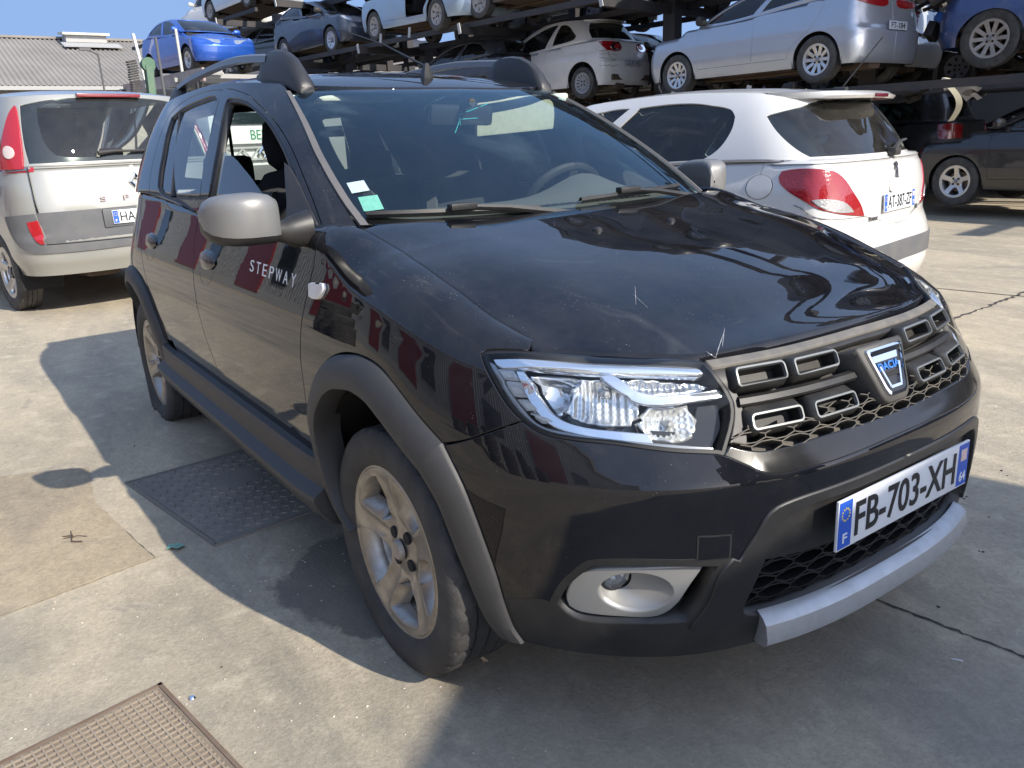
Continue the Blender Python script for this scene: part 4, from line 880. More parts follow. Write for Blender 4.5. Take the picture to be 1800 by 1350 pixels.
# wipers
def wiper(u0,u1,t0,t1,piv,name):
    wp=empty('wiper'); wp.parent=car; us=np.linspace(u0,u1,14); ts=np.linspace(t0,t1,14); b=MB(); rows=[]
    for u,t in zip(us,ts):
        row=[]
        for dt,d_ in ((-.008,.002),(-.009,.016),(0,.022),(.008,.016),(.007,.002)): row.append(tuple(on(GR,np.array([u]),np.array([t+dt]),d_)[0]))
        rows.append(row)
    b.grid(rows); b.build('wiper_blade',plas,wp)
    b=MB(); m0=on(GR,np.array([us[6]]),np.array([ts[6]]),.028)[0]; p=on(GR,np.array([piv[0]]),np.array([piv[1]]),.012)[0]
    b.tube([m0+[0,.04,0],m0,m0*.6+p*.4+[0,0,.006],p],[.006,.007,.009,.012],6); b.box(m0,(.028,.085,.018),bev=.004); b.build('wiper_arm',plas,wp)
wiper(.585,.16,.043,.012,(.05,-.03),'r'); wiper(-.02,-.46,.035,.050,(-.50,-.03),'l')
# stickers on the inside of the screen
for L_,cc,nm in (([(.588,.219),(.548,.231),(.548,.175),(.588,.163)],(.42,.52,.55),'pale'),([(.580,.142),(.538,.150),(.541,.078),(.583,.070)],(.14,.40,.31),'green')):
    panel('inspection_sticker',GR,[L_],mat('sticker_'+nm,cc,.6,var=.15,vscale=90),wsn,sp=.03,off=.0 ,gap=0,depth=0,ka=(1.,1.75,1.),kb=.75,cen=(-1.2,0,.6))
# ---- cabin
seatm=mat('seat_cloth',(.026,.026,.029),.9,bump=.3,bscale=300,var=.3); seat2=mat('seat_side_grey',(.11,.11,.115),.85,bump=.3,bscale=300); dashm=mat('dash_grey',(.11,.115,.112),.7,bump=.12,bscale=300,dirt=.35,dirtcol=(.14,.13,.11)); trim=mat('pillar_trim',(.32,.30,.26),.8)
b=MB(); b.box((-1.55,0,.32),(2.5,1.50,.06)); b.build('cabin_floor',mat('carpet',(.012,.012,.013),.95),car)
b=MB(); rows=[]
for y in np.linspace(-.70,.70,29):
    f_=abs(y)/.70; x0=float(np.interp(abs(y),S.base(np.linspace(0,.7,40))[:,1],S.base(np.linspace(0,.7,40))[:,0]))-.012
    hb=.075*math.exp(-((y-.36)/.17)**2)
    rows.append([(x0,y,1.056),(x0-.12,y,1.066),(x0-.26,y,1.074+hb*.35),(-.66,y,1.070+hb),(-.73,y,1.05+hb*.9),(-.76,y,.93),(-.72,y,.70),(-.70,y,.45)])
b.grid(rows); da=b.build('dashboard',dashm,car,sharp=45)
b=MB()
for k in range(22): b.box((-.40-.001*k,-.20+.03*k,1.066),(.05,.018,.006))
b.build('defrost_vents',void,da)
def seat(y):
    s_=empty('seat'); s_.parent=car
    def cush(nm,secs,m__,n=18):
        b=MB(); rows=[]
        for c,dx,dy,ax in secs:
            row=[]
            for k in range(n):
                a=2*math.pi*k/n; ca,sa=math.cos(a),math.sin(a); e=.6
                row.append((c[0]+dx*math.copysign(abs(ca)**e,ca),c[1]+dy*math.copysign(abs(sa)**e,sa),c[2]+ax*math.copysign(abs(ca)**e,ca)))
            rows.append(row)
        b.grid(rows,closed=True); b.F.append(tuple(range(n))); b.F.append(tuple((len(rows)-1)*n+k for k in range(n))); return b.build(nm,m__,s_,sharp=70)
    cush('backrest',[((-1.36,y,.55),.09,.24,.03),((-1.40,y,.75),.085,.255,.03),((-1.45,y,.95),.075,.25,.03),((-1.50,y,1.10),.065,.225,.03),((-1.525,y,1.17),.05,.17,.025),((-1.53,y,1.19),.02,.10,.01)],seatm)
    cush('headrest',[((-1.55,y,1.19),.03,.09,.01),((-1.555,y,1.225),.05,.125,.015),((-1.57,y,1.30),.055,.135,.015),((-1.585,y,1.37),.045,.12,.012),((-1.59,y,1.39),.02,.08,.005)],seatm)
    b=MB(); b.box((-1.10,y,.55),(.52,.50,.18),bev=.06); b.build('seat_cushion',seatm,s_)
    for q in (-1,1):
        b=MB(); b.grid([[(-1.36+.10-(z-.6)*.27+dx,y+q*(w_+dy),z) for dx,dy in ((.0,-.03),(.035,0),(0,.025),(-.05,.02))] for z,w_ in ((.6,.235),(.75,.25),(.95,.245),(1.06,.225),(1.12,.19))]); b.build('seat_bolster',seat2,s_)
for y in (-.36,.36): seat(y)
b=MB(); b.box((-2.35,0,.80),(.16,1.20,.62),rot=Matrix.Rotation(R(-14),3,'Y'),bev=.05); b.box((-2.05,0,.53),(.5,1.2,.16),bev=.05); rs=b.build('rear_bench',seatm,car)
for y in (-.38,.38):
    b=MB(); b.box((-2.44,y,1.17),(.08,.24,.16),bev=.04); b.build('rear_headrest',seatm,rs)
b=MB(); b.box((-2.85,0,.8),(.55,1.3,.5)); b.build('boot_trim',void,car)
# steering wheel
st_=empty('steering_wheel'); st_.parent=car; xf=Matrix.Translation((-.80,.36,1.005))@Matrix.Rotation(R(-62),4,'Y')
b=MB(); b.tube([(.185*math.cos(2*math.pi*k/40),.185*math.sin(2*math.pi*k/40),0) for k in range(41)],.016,8,cap=False); b.build('wheel_rim',plas,st_,xf=xf)
b=MB(); b.lathe([(0,-.0),(.06,-.0),(.075,-.02),(.07,-.06)],20,axis='z'); 
for a in (0,90,180): b.bar((.06*math.cos(R(a)),.06*math.sin(R(a)),-.02),(.18*math.cos(R(a)),.18*math.sin(R(a)),-.003),.04,.015)
b.build('wheel_hub',plas,st_,xf=xf)
# inner mirror with a blue tag, sun visors
c=GR(0.001,.80); b=MB(); b.box((c[0]-.10,.0,1.362),(.035,.24,.070),rot=Matrix.Rotation(R(12),3,'Y')@Matrix.Rotation(R(-10),3,'Z'),bev=.016); im=b.build('interior_mirror',mat('mirror_black',(.03,.03,.03),.35),car)
b=MB(); b.tube([(c[0]-.02,0,1.40),(c[0]-.09,0,1.39)],.014,8); b.build('mirror_stem',plas,im)
b=MB(); q=Vector((c[0]-.076,.03,1.362)); b.tube([q+Vector((0,-.05,-.035)),q+Vector((.006,-.055,0)),q+Vector((.004,.07,.036)),q+Vector((0,.075,-.01)),q+Vector((0,-.05,-.015)),q+Vector((.003,-.075,-.06))],.0018,6); b.build('mirror_tag',mat('tag_turquoise',(.05,.50,.55),.5),im)
b=MB(); b.box((-1.02,.36,1.365),(.022,.44,.135),rot=Matrix.Rotation(R(10),3,'Y')@Matrix.Rotation(R(3),3,'X'),bev=.010); b.build('sun_visor',mat('visor_cream',(.55,.58,.47),.85,var=.12,vscale=40),car)
b=MB(); b.box((-1.12,-.36,1.43),(.16,.42,.02),bev=.008); b.build('sun_visor',mat('visor_cream',(.55,.58,.47),.85),car)
for sg in (1,-1):
    b=MB(); rows=[]
    for t in np.linspace(.02,.92,8):
        u=np.interp(t,[0,.3,.63,.94],[1.385,1.31,1.19,1.08]); rows.append([tuple(on(GR,np.array([sg*(u+e)]),np.array([t]),-.05)[0]) for e in (-.03,0,.05)])
    b.grid(rows); b.build('pillar_trim',trim,car)
    b=MB(); q0=GR(sg*1.19,.62); b.grid([[(q0[0]+.02*k-.0,q0[1]+sg*.05,z) for k in range(3)] for z in (1.36,1.1,.8)]); b.build('seat_belt',void,car)
    b=MB(); b.grid([[(x,-sg*.76,z) for z in (.40,.70,1.0)] for x in (-.45,-1.0,-1.55,-2.2)]); b.build('door_trim',mat('door_trim',(.04,.04,.042),.8),car)
b=MB(); b.box((-.35,0,.62),(.7,1.15,.5)); b.build('engine_bay_block',void,car)
# ---- wheels
for x,y,st,fl,bu,rt_ in ((0,-.752,-.4,.305,.02,8),(0,.752,-.4,.305,.02,0),(-2.589,-.752,0,.262,.20,40),(-2.589,.752,0,.305,.02,0)):
    wv=wheel_proto(car,'wheel',.316,.219,.195,'five',True,'alloy',fl,bu,'rubber',R(rt_)); wv.location=(x,y,fl)
    wv.rotation_euler=(0,0,R(st) if y<0 else math.pi+R(st))
# ---------------------------------------------------------------- the other cars: shells from a few measures each
# --- QS BEGIN
def quick_shell(wb,fo,ro,hw,H,zl,zc,xc,b0,b1,wt,rt,rb,zs=.22,XR=None,XF=None,tw=None,rc=.05,nf=2.5,nr=3.0,bul=.03,tumble=.07,gnr=3.4,tnr=3.4):
    """wb wheelbase, fo/ro overhangs, hw half width, H height, zl/zc bonnet height at lip and cowl, xc cowl, b0/b1 belt front and rear, wt/rt roof ends, rb foot of the rear window"""
    cf=.42; cr=-wb-.40; X0=fo; X1=-(wb+ro)
    XF=XF or [(zs-.05,X0-.12),(zs+.06,X0-.03),(.45,X0),(.58,X0),(zl-.12,X0-.05),(zl-.03,X0-.13),(zl+.1,X0-.26),(1.3,X0-.4)]
    XR=XR or [(zs-.05,X1+.10),(zs+.06,X1+.02),(.45,X1),(.62,X1),(.72,X1+.05),(b1,X1+.12),(b1+.2,X1+.2)]
    W=[(zs-.05,hw-.06),(zs+.08,hw-.025),(.5,hw),(.70,hw),(b0-.12,hw-.02),(b0,hw-.05),(b0+.2,hw-.09)]
    uc=1+(xc-cf)/(cr-cf)
    S=Car(cf=cf,cr=cr,XF=XF,XR=XR,W=W,NF=[(0,nf),(1.5,nf)],NR=nr if isinstance(nr,list) else [(0,nr),(1.5,nr)],
     ZT=[(0,zl),(.5,zl+.005),(.8,zl+.03),(1.0,zl+.075),(1+(0-cf)/(cr-cf),zl*.45+zc*.55-.01),(uc,max(zc-.02,b0)),(uc+.15,b0),(2.0,b1),(3.0,b1)],
     RZ=[(0,.05),(.8,.09),(1.0,.10),(uc,.06),(uc+.15,.03),(3,.03)],RI=[(0,.06),(.8,.12),(1.0,.13),(uc,.07),(uc+.15,.02),(3,.02)],
     RZX=[(X1,H-.16),(rt,H-.075),(rt+.5,H-.015),((wt+rt)/2,H),(wt-.3,H-.025),(wt,H-.075),(wt+.2,H-.15)],RC=[(-6,rc),(2,rc)],rc4=.12,
     HZ=[(xc-.3,zc+.06),(xc,zc+.03),(0,zl*.4+zc*.6+.03),(.35,zl*.75+zc*.25+.03),(fo-.25,zl+.04),(fo-.13,zl)],
     HC=[(-2,.03),(1.5,.03)],HW=[(-2,hw-.16),(0,hw-.15),(.4,hw-.22),(fo-.13,hw-.40)],
     bxf=xc,bxr=rb,bw=hw-tumble,bcf=xc-.60,bcr=rb+.5,bnf=3.4,bnr=gnr,
     BZ=[(0,zc+.02),(.6,zc+.02),(.8,(zc+b0)/2+.01),(1,b0+.005),(2,b1+.005),(3,b1+.005)],
     txf=wt,txr=rt,tw=tw or hw-.29,tcf=wt-.55,tcr=rt+.45,tnf=3.2,tnr=tnr,GB=[(0,bul),(1,.025),(2,.02),(3,bul)])
    S.wb,S.fo,S.ro,S.hw,S.zs,S.xc,S.zl=wb,fo,ro,hw,zs,xc,zl
    return S
SHELLS=dict(
 h207=dict(wb=2.54,fo=.80,ro=.69,hw=.865,H=1.545,zl=.84,zc=1.05,xc=-.10,b0=1.02,b1=1.085,wt=-.95,rt=-2.82,rb=-3.10,
   XR=[(.15,-3.10),(.25,-3.18),(.40,-3.23),(.55,-3.23),(.66,-3.20),(.70,-3.185),(.85,-3.18),(1.0,-3.15),(1.10,-3.10),(1.3,-3.0)],nr=[(.1,3.2),(.5,3.3),(.64,3.0),(.72,2.6),(1.2,2.5)],gnr=2.7,tnr=2.8,tumble=.05,tw=.60),
 espace=dict(wb=2.80,fo=.95,ro=.84,hw=.93,H=1.85,zl=.88,zc=1.18,xc=.12,b0=1.14,b1=1.21,wt=-1.0,rt=-3.34,rb=-3.58,zs=.34,
   XR=[(.25,-3.58),(.35,-3.62),(.48,-3.68),(.64,-3.69),(.67,-3.66),(.86,-3.655),(1.05,-3.62),(1.2,-3.58),(1.35,-3.5)],nr=3.0,gnr=3.2,tnr=3.4,tumble=.05,tw=.74,rc=.03),
 clio=dict(wb=2.583,fo=.80,ro=.67,hw=.865,H=1.44,zl=.80,zc=.98,xc=-.18,b0=.97,b1=1.10,wt=-1.0,rt=-2.85,rb=-3.10,tw=.58),
 ka=dict(wb=2.30,fo=.70,ro=.62,hw=.80,H=1.50,zl=.78,zc=1.02,xc=-.02,b0=.93,b1=1.04,wt=-.80,rt=-2.40,rb=-2.72,nr=2.5,gnr=2.5,tnr=2.6,tw=.54),
 sedan=dict(wb=2.63,fo=.80,ro=.95,hw=.865,H=1.50,zl=.80,zc=1.0,xc=-.18,b0=.98,b1=1.06,wt=-.98,rt=-2.45,rb=-3.0,tw=.58),
 h206=dict(wb=2.44,fo=.77,ro=.62,hw=.82,H=1.43,zl=.74,zc=.97,xc=-.10,b0=.95,b1=1.06,wt=-.90,rt=-2.60,rb=-2.88,tw=.55,nf=2.2),
 suv=dict(wb=2.67,fo=.85,ro=.85,hw=.90,H=1.68,zl=.95,zc=1.15,xc=-.2,b0=1.12,b1=1.18,wt=-1.0,rt=-3.05,rb=-3.25,zs=.30,tw=.62),
 van=dict(wb=3.1,fo=.88,ro=.95,hw=.95,H=1.95,zl=.92,zc=1.18,xc=.10,b0=1.12,b1=1.15,wt=-.75,rt=-3.85,rb=-3.98,zs=.28,tw=.80,rc=.02))
# --- QS END
SH={}
def shell(key):
    if key not in SH: SH[key]=quick_shell(**SHELLS[key])
    return SH[key]
def car_paint(name,col,metal=.0,dirt=.12,rough=.35,coat=1.0,flake=0.):
    return mat('paint_'+name,col,rough,metal,coat=coat,crough=.03,dirt=dirt,dirtcol=(.36,.32,.26),dscale=4,var=.03,vscale=3)
GEO={}
def shell_geo(key,opts):
    """parts of one shell as (name, geometry, material key, parent part): right half computed, left half mirrored"""
    ck=(key,repr(sorted(opts.items())))
    if ck in GEO: return GEO[ck]
    S=shell(key); out=[]
    def SDf(u,h):
        P=S.side(np.abs(u),h); P[...,1]*=np.where(np.asarray(u)>=0,-1,1); return P
    def GRf(u,t):
        P=S.green(np.abs(u),t); P[...,1]*=np.where(np.asarray(u)>=0,-1,1); return P
    ft=lambda u: float(T(S.ZT,u)+.5708*T(S.RZ,u))
    ux=lambda x: float(S.ux(x))
    fl=S.cf-S.cr; sp=opts.get('sp',.10); kk=dict(ka=(1.15,fl,1.15),cen=(-S.wb/2,0,.6),sp=sp,step=sp*.6,depth=opts.get('depth',.012),bev=.001)
    gk=dict(ka=(1.,fl*.75,1.),kb=.6,cen=(-S.wb/2,0,.6),sp=sp,step=sp*.6,depth=.012,bev=.001)
    def both(name,fn,loops,m,par=None,**kw):
        g=panel_geo(fn,loops,**kw); P,F,n=g; s=np.array([1,-1,1.])
        out.append((name,g,m,par,1)); out.append((name,(P*s,[tuple(reversed(f)) for f in F],n*s),m,par,-1))
    def joined(name,fn,loops,m,par=None,**kw):
        g=panel_geo(fn,loops,**kw); P,F,n=g; s=np.array([1,-1,1.]); out.append((name,join_geo([g,(P*s,[tuple(reversed(f)) for f in F],n*s)]),m,par,0))
    ar=opts.get('ar',.37)
    def arch(cx,n=13):
        L_=[]
        for k in range(n):
            a=R(188-196*k/(n-1)); L_.append((ux(cx+ar*math.cos(a)),max(S.zs,.30+ar*math.sin(a))))
        return L_
    a1=[(ux(ar),S.zs)]+[p for p in reversed(arch(0))][1:-1]+[(ux(-ar),S.zs)]; a2=[(ux(-S.wb+ar),S.zs)]+[p for p in reversed(arch(-S.wb))][1:-1]+[(ux(-S.wb-ar),S.zs)]
    hb=S.xc-.02
    d0=opts.get('d0',-.42); d1=opts.get('d1',-1.50); d2=opts.get('d2',-S.wb+.12); zb=S.zs+.14
    dF=[(ux(d0),ft(ux(d0))-.01)]+[(u,ft(u)) for u in np.linspace(ux(d0),ux(d1),6)[1:-1]]+[(ux(d1),ft(ux(d1))-.01),(ux(d1),.7),(ux(d1+.02),zb),(ux(d0-.02),zb),(ux(d0),.7)]
    doors=[('front_door',dF)]
    if opts.get('doors',5)==5:
        doors.append(('rear_door',[(u,ft(u)) for u in np.linspace(ux(d1-.01),ux(d2-.18),6)]+[(ux(d2-.12),.90),(ux(d2+.02),.70),(ux(d2+.20),.58),(ux(-S.wb+ar+.08),.45),(ux(-S.wb+ar+.10),zb),(ux(d1+.01),zb),(ux(d1-.01),.7)]))
    hl=opts.get('hl',[(.62,S.zl+.02),(.86,S.zl+.045),(.92,S.zl+.0),(.80,S.zl-.09),(.60,S.zl-.14),(.42,S.zl-.13),(.40,S.zl-.05)])
    tl=opts.get('tl',[(2.12,.98),(2.45,1.00),(2.62,.90),(2.60,.78),(2.40,.76),(2.15,.84)])
    top=[(u,ft(u)) for u in np.linspace(0,3,46)]
    flank=top+[(3,S.zs)]+[p for p in reversed(a2)]+[p for p in reversed(a1)]+[(0,S.zs)]
    nofront=opts.get('nofront',False)
    holes=[l for n,l in doors]
    lower=opts.get('lower')
    joined('body',SDf,[flank]+holes+([tl] if tl and opts.get('tlhole',True) else [])+([hl] if not nofront else [])+opts.get('holes',[]),'paint',**kk)
    for n,l in doors:
        if n in opts.get('missing',()): continue
        both(n,SDf,[l],'paint',**kk)
    if not nofront: both('headlight',SDf,[hl],'headlamp',**{**kk,'sp':.08,'gap':0})
    if tl: both('tail_light',SDf,[tl],opts.get('tlm','tail'),**{**kk,'sp':.07,'gap':0,'off':.006})
    # bonnet
    fe=np.array([S.side(u,ft(u)) for u in np.linspace(.0,ux(S.xc-.05),50)]); ex,ey,ez=fe[::-1,0],fe[::-1,1],fe[::-1,2]; ec=ez-S.zhood(ex,np.maximum(ey,.01))
    def HDf(x,y):
        ye=np.maximum(np.interp(x,ex,ey),.02); a=np.clip(np.abs(y)/ye,0,1); return np.stack(np.broadcast_arrays(x,y,S.zhood(x,y)+np.interp(x,ex,ec)*a**3),-1)
    he=[(float(x),float(-y)) for x,y in zip(ex,ey)][::2]; he=[p for p in he if p[0]>S.xc-.02]
    lp=[(S.xc+.06,0)]+he+[(float(ex[-1]),0.)]; lp=[p for i,p in enumerate(lp) if i==0 or math.dist(p,lp[i-1])>.01]
    if 'bonnet' not in opts.get('missing',()): out.append(('bonnet',panel_geo(HDf,[lp+[(x,-y) for x,y in reversed(lp[1:-1])]],ka=1.,sp=sp,step=sp*.6,depth=.02,cen=(0,0,.2)),'paint',None,0))
    # greenhouse
    gx=lambda x: 1+(x-S.bcf)/(S.bcr-S.bcf)
    wf=opts.get('wf',[(.74,.06),(.76,.45),(.84,.75),(.96,.88),(gx(d1+.10)-.02,.90),(gx(d1+.08),.06)])
    wr=opts.get('wr',[(gx(d1-.06),.06),(gx(d1-.04)-.02,.90),(1.75,.88),(1.98,.76),(2.12,.30),(2.08,.08)])
    rw=opts.get('rw',[(2.50,.12),(2.52,.55),(2.56,.86),(3.0,.90),(3.0,.10)]); ws=[(0,.02),(.60,.02),(.615,.2),(.61,.6),(.60,.90),(.5,.95),(0,.965)]
    gl=[(0,1.0)]+[(u,1.0) for u in np.linspace(.1,2.9,30)]+[(3,1.0),(3,.0)]+[(u,0) for u in np.linspace(2.9,.1,30)]+[(0,0)]
    wins=[('side_window',wf),('side_window',wr)]+[('side_window',l) for l in opts.get('wx',[])]
    joined('pillars',GRf,[gl]+[l for n,l in wins]+[rw,ws],'paint',None,**{**gk,'gap':0})
    for n,l in wins:
        if opts.get('nowin') and l in (wf,): continue
        both(n,GRf,[l],'glass',**{**gk,'sp':.2,'off':-.012,'gap':-.006,'depth':0})
    if not opts.get('nows'): joined('windscreen',GRf,[ws],'glass',**{**gk,'sp':.2,'off':-.006,'gap':-.004,'depth':0})
    if not opts.get('norw'): joined('rear_window',GRf,[rw],'rglass',**{**gk,'sp':.15,'off':-.004,'gap':-.004,'depth':0})
    rp=[(q[0],-q[1]) for q in (S.top(u) for u in np.linspace(0,3,37))]; rp=rp+[(x,-y) for x,y in reversed(rp[1:-1])]
    out.append(('roof',panel_geo(lambda x,y: np.stack(np.broadcast_arrays(x,y,S.zroof(x,y)),-1),[rp],ka=1.,sp=sp*1.6,step=sp,depth=.012,gap=0,cen=(-S.wb/2,0,0)),'paint',None,0))
    # waist strip closing the joint between flank and greenhouse
    ub=np.linspace(0,3,400); Bc=S.base(ub); rows=[]
    for u in np.linspace(ux(S.xc-.30),2.999,70):
        p0=S.side(u,ft(u)-.03); p1=S.side(u,ft(u)); q=Bc[np.argmin(((Bc-p1)**2).sum(1))]; ug=float(ub[np.argmin(((Bc-p1)**2).sum(1))]); g1=S.green(ug,.035)
        o=(p1-np.array([-S.wb/2,0,p1[2]])); o/=np.linalg.norm(o)+1e-9
        rows.append([p0+o*.0008,p1+o*.0025,(p1+q)/2+o*.003+np.array([0,0,.003]),q+o*.0025+np.array([0,0,.004]),g1+o*.0008])
    A=np.array(rows); m_,n_=A.shape[:2]; Fq=[(i*n_+k,i*n_+k+1,(i+1)*n_+k+1,(i+1)*n_+k) for i in range(m_-1) for k in range(n_-1)]
    def gn(A):
        du=np.gradient(A,axis=0); dv=np.gradient(A,axis=1); n=np.cross(du,dv); n/=np.linalg.norm(n,axis=-1,keepdims=True)+1e-12; c=A-np.array([-S.wb/2,0,.5]); return n*np.where((n*c).sum(-1)<0,-1,1)[...,None]
    P0=A*np.array([1,-1,1]); nn=gn(P0); f0=[]
    for f in Fq:
        v=P0.reshape(-1,3); g=np.cross(v[f[1]]-v[f[0]],v[f[2]]-v[f[0]]); f0.append(f if g@nn.reshape(-1,3)[f[0]]>0 else f[::-1])
    s_=np.array([1,-1,1.]); out.append(('waist_strip',join_geo([(P0.reshape(-1,3),f0,nn.reshape(-1,3)),(P0.reshape(-1,3)*s_,[tuple(reversed(f)) for f in f0],nn.reshape(-1,3)*s_)]),'paint',None,0))
    GEO[ck]=out; return out
MESHC={}
def make_car(key,name,label,loc,rz,paint_m,opts={},group=None,cat='car',tilt=(0,0),wheel=('five','alloy2',.31),rimrot=0,interior=True,plates=(),missing_wheels=(),mirrors=True,cabin=(.02,.02,.022)):
    S=shell(key); root=empty(name,loc,rz,label,cat,group); root.rotation_euler=(tilt[0],tilt[1],rz)
    ML=dict(paint=paint_m,glass=glass('car_glass',(.60,.68,.67),1.0,1.55,dust=.03),rglass=glass('car_glass_rear',(.42,.50,.50),1.0,1.55,dust=.04),
      headlamp=mat('headlamp_bg',(.45,.48,.52),.12,.6,coat=1.0,bump=.5,bscale=30),tail=mat('tail_lamp_bg',(.30,.008,.012),.15,coat=1.0,bump=.25,bscale=60),clear=mat('lamp_clear_bg',(.55,.55,.55),.15,.3,coat=1.))
    for i,(nm,g,mk_,par,sd) in enumerate(shell_geo(key,opts)):
        if sd and (nm,sd) in opts.get('gone',()): continue
        ck=(key,repr(sorted(opts.items())),i)
        if ck not in MESHC:
            o=mk(nm,g[0],g[1],ML.get(mk_,paint_m),root,normals=g[2]); MESHC[ck]=o.data
        else:
            o=bpy.data.objects.new(nm,MESHC[ck]); link(o,root)
        o.material_slots[0].link='OBJECT'; o.material_slots[0].material=ML[mk_]
    void=MATS['black_void']; W=M_()
    wp=None; wk=('wheel',)+tuple(wheel)
    rt_=wheel[2]
    for x,sgn in ((0,1),(0,-1),(-S.wb,1),(-S.wb,-1)):
        if (x<-.1,sgn) in missing_wheels: continue
        ck=wk
        if ck not in MESHC:
            w_=wheel_proto(root,'wheel',rt_,rt_*.66,.19,wheel[0],False,wheel[1],0,0,'rubber_old',rimrot); MESHC[ck]=w_
        else:
            src=MESHC[ck]; w_=src.copy(); COL.objects.link(w_); w_.parent=root
            for c in src.children: q=c.copy(); COL.objects.link(q); q.parent=w_
        w_.location=(x,-sgn*(S.hw-.11),rt_-.005); w_.rotation_euler=(0,0,0 if sgn>0 else math.pi)
    # floor pan with exhaust, dark cabin, seats
    under=mat('underbody_rust',(.06,.045,.035),.8,dirt=.8,dirtcol=(.16,.10,.06),dscale=6,bump=.4,bscale=20)
    b=MB(); b.box((-S.wb/2,0,S.zs+.06),(S.wb-.75,2*S.hw-.14,.10)); b.box((.35,0,S.zs+.10),(.55,1.1,.10)); b.box((-S.wb-.25,0,S.zs+.14),(.7,1.15,.10)); b.tube([(0,.1,S.zs),(-1.2,.15,S.zs-.01),(-S.wb+.3,.2,S.zs),(-S.wb-S.ro+.1,.35,S.zs+.02)],.03,8); b.box((-S.wb-.35,.3,S.zs+.0),(.45,.3,.14),bev=.05)
    b.box((-S.wb,0,.30),(.10,1.3,.10)); b.box((0,0,.28),(.12,1.3,.08)); b.build('floor_pan',under,root)
    for cx in (0,-S.wb):
        for sgn in (-1,1):
            b=MB(); rows=[[(cx+.39*math.cos(R(-15+210*k/12)),sgn*y,.31+.40*math.sin(R(-15+210*k/12))) for y in (S.hw-.02,S.hw-.35)] for k in range(13)]; b.grid(rows); b.add([p[1] for p in rows],[tuple(range(13))]); b.build('wheel_well_liner',void,root)
    if interior:
        cb=mat('cabin_trim_%d'%int(cabin[0]*1000),cabin,.9); b0=float(T(S.BZ,1.3)); cx=S.xc
        b=MB(); b.box((cx-.30,0,b0-.12),(.5,1.35,.20),bev=.06); b.build('dashboard',cb,root)
        for y in (-.36,.36):
            b=MB(); b.box((cx-1.22,y,b0-.18),(.14,.46,.62),rot=Matrix.Rotation(R(-13),3,'Y'),bev=.05); b.box((cx-1.33,y,b0+.20),(.09,.25,.17),bev=.04); b.box((cx-.95,y,b0-.45),(.5,.46,.15),bev=.05); b.build('seat',cb,root)
        b=MB(); b.box((cx-2.15,0,b0-.22),(.16,1.2,.55),rot=Matrix.Rotation(R(-14),3,'Y'),bev=.05)
        for y in (-.4,0,.4): b.box((cx-2.25,y,b0+.12),(.08,.22,.14),bev=.03)
        b.build('rear_bench',cb,root)
    if mirrors:
        for sgn in (-1,1):
            q=S.green(.70,.10); b=MB(); c=(q[0]-.02,sgn*(q[1]+.13),q[2]+.02); rows=[]
            for yy,dx,dz in ((-.10,.02,.03),(-.08,.05,.06),(0,.07,.075),(.06,.06,.07),(.09,.03,.04)): rows.append([(c[0]+dx*math.cos(2*math.pi*k/12),c[1]+sgn*yy,c[2]+dz*math.sin(2*math.pi*k/12)) for k in range(12)])
            b.grid(rows,closed=True); b.F.append(tuple(range(12))); b.F.append(tuple(48+k for k in range(12))); b.tube([(q[0]-.02,sgn*(q[1]-.01),q[2]-.01),(c[0],c[1]-sgn*.08,c[2]-.02)],.03,8); b.build('door_mirror',MATS['dark_plastic'] if opts.get('blackmirror') else paint_m,root)
    return root
# ---------------------------------------------------------------- the two cars standing next to the black one
def fns(key):
    S_=shell(key)
    def a(u,h):
        P=S_.side(np.abs(u),h); P[...,1]*=np.where(np.asarray(u)>=0,-1,1); return P
    def b_(u,t):
        P=S_.green(np.abs(u),t); P[...,1]*=np.where(np.asarray(u)>=0,-1,1); return P
    return S_,a,b_
def tail_frame(fn,u,h,off,key,cen): 
    P=fn(np.array([u]),np.array([h]))[0]; n=nrm(fn,np.array([u]),np.array([h]),cen=cen)[0]; return frame(P+n*off,n)
white=car_paint('white',(.66,.65,.62),dirt=.10); champ=car_paint('champagne',(.36,.36,.33),.35,dirt=.14,rough=.32)
greyp=mat('bumper_grey',(.085,.090,.098),.55,bump=.1,bscale=300,dirt=.3,dirtcol=(.24,.22,.19))
# --- white hatchback
RW=[(2.142,.631),(2.25,.71),(2.305,.745),(2.468,.86),(2.62,.905),(2.8,.925),(3.0,.93),(3.0,.015),(2.7,.012),(2.45,.012),(2.279,.015),(2.223,.138),(2.167,.377)]
TL=[(1.953,.997),(1.957,1.029),(1.983,1.041),(2.039,1.041),(2.103,1.025),(2.150,.977),(2.202,.892),(2.245,.824),(2.275,.756),(2.167,.780),(2.077,.820),(2.013,.868),(1.974,.921),(1.957,.965)]
SW=[(1.283,.844),(1.515,.862),(1.70,.85),(1.815,.811),(1.944,.737),(1.966,.623),(1.940,.417),(1.876,.152),(1.803,.02),(1.725,.015),(1.36,.02),(1.30,.10)]
P2=make_car('h207','parked_car','white hatchback with red tail lights and roof spoiler, parked beyond the black bonnet',(-4.267,2.788,0),R(190.4),white,
   dict(sp=.06,rw=RW,tl=TL,wr=SW,wf=[(.74,.06),(.76,.45),(.82,.70),(.92,.83),(1.20,.85),(1.22,.06)],d1=-1.32,d2=-2.50,norw=True,blackmirror=False),wheel=('five','alloy2',.31))
S7,A7,G7=fns('h207'); C7=(-1.3,0,.6); k7=dict(ka=(1.15,S7.cf-S7.cr,1.15),cen=C7); g7=dict(ka=(1.,2.4,1.),kb=.6,cen=C7)
full=lambda l: list(l)+[(6-a,b_) for a,b_ in reversed(l)]
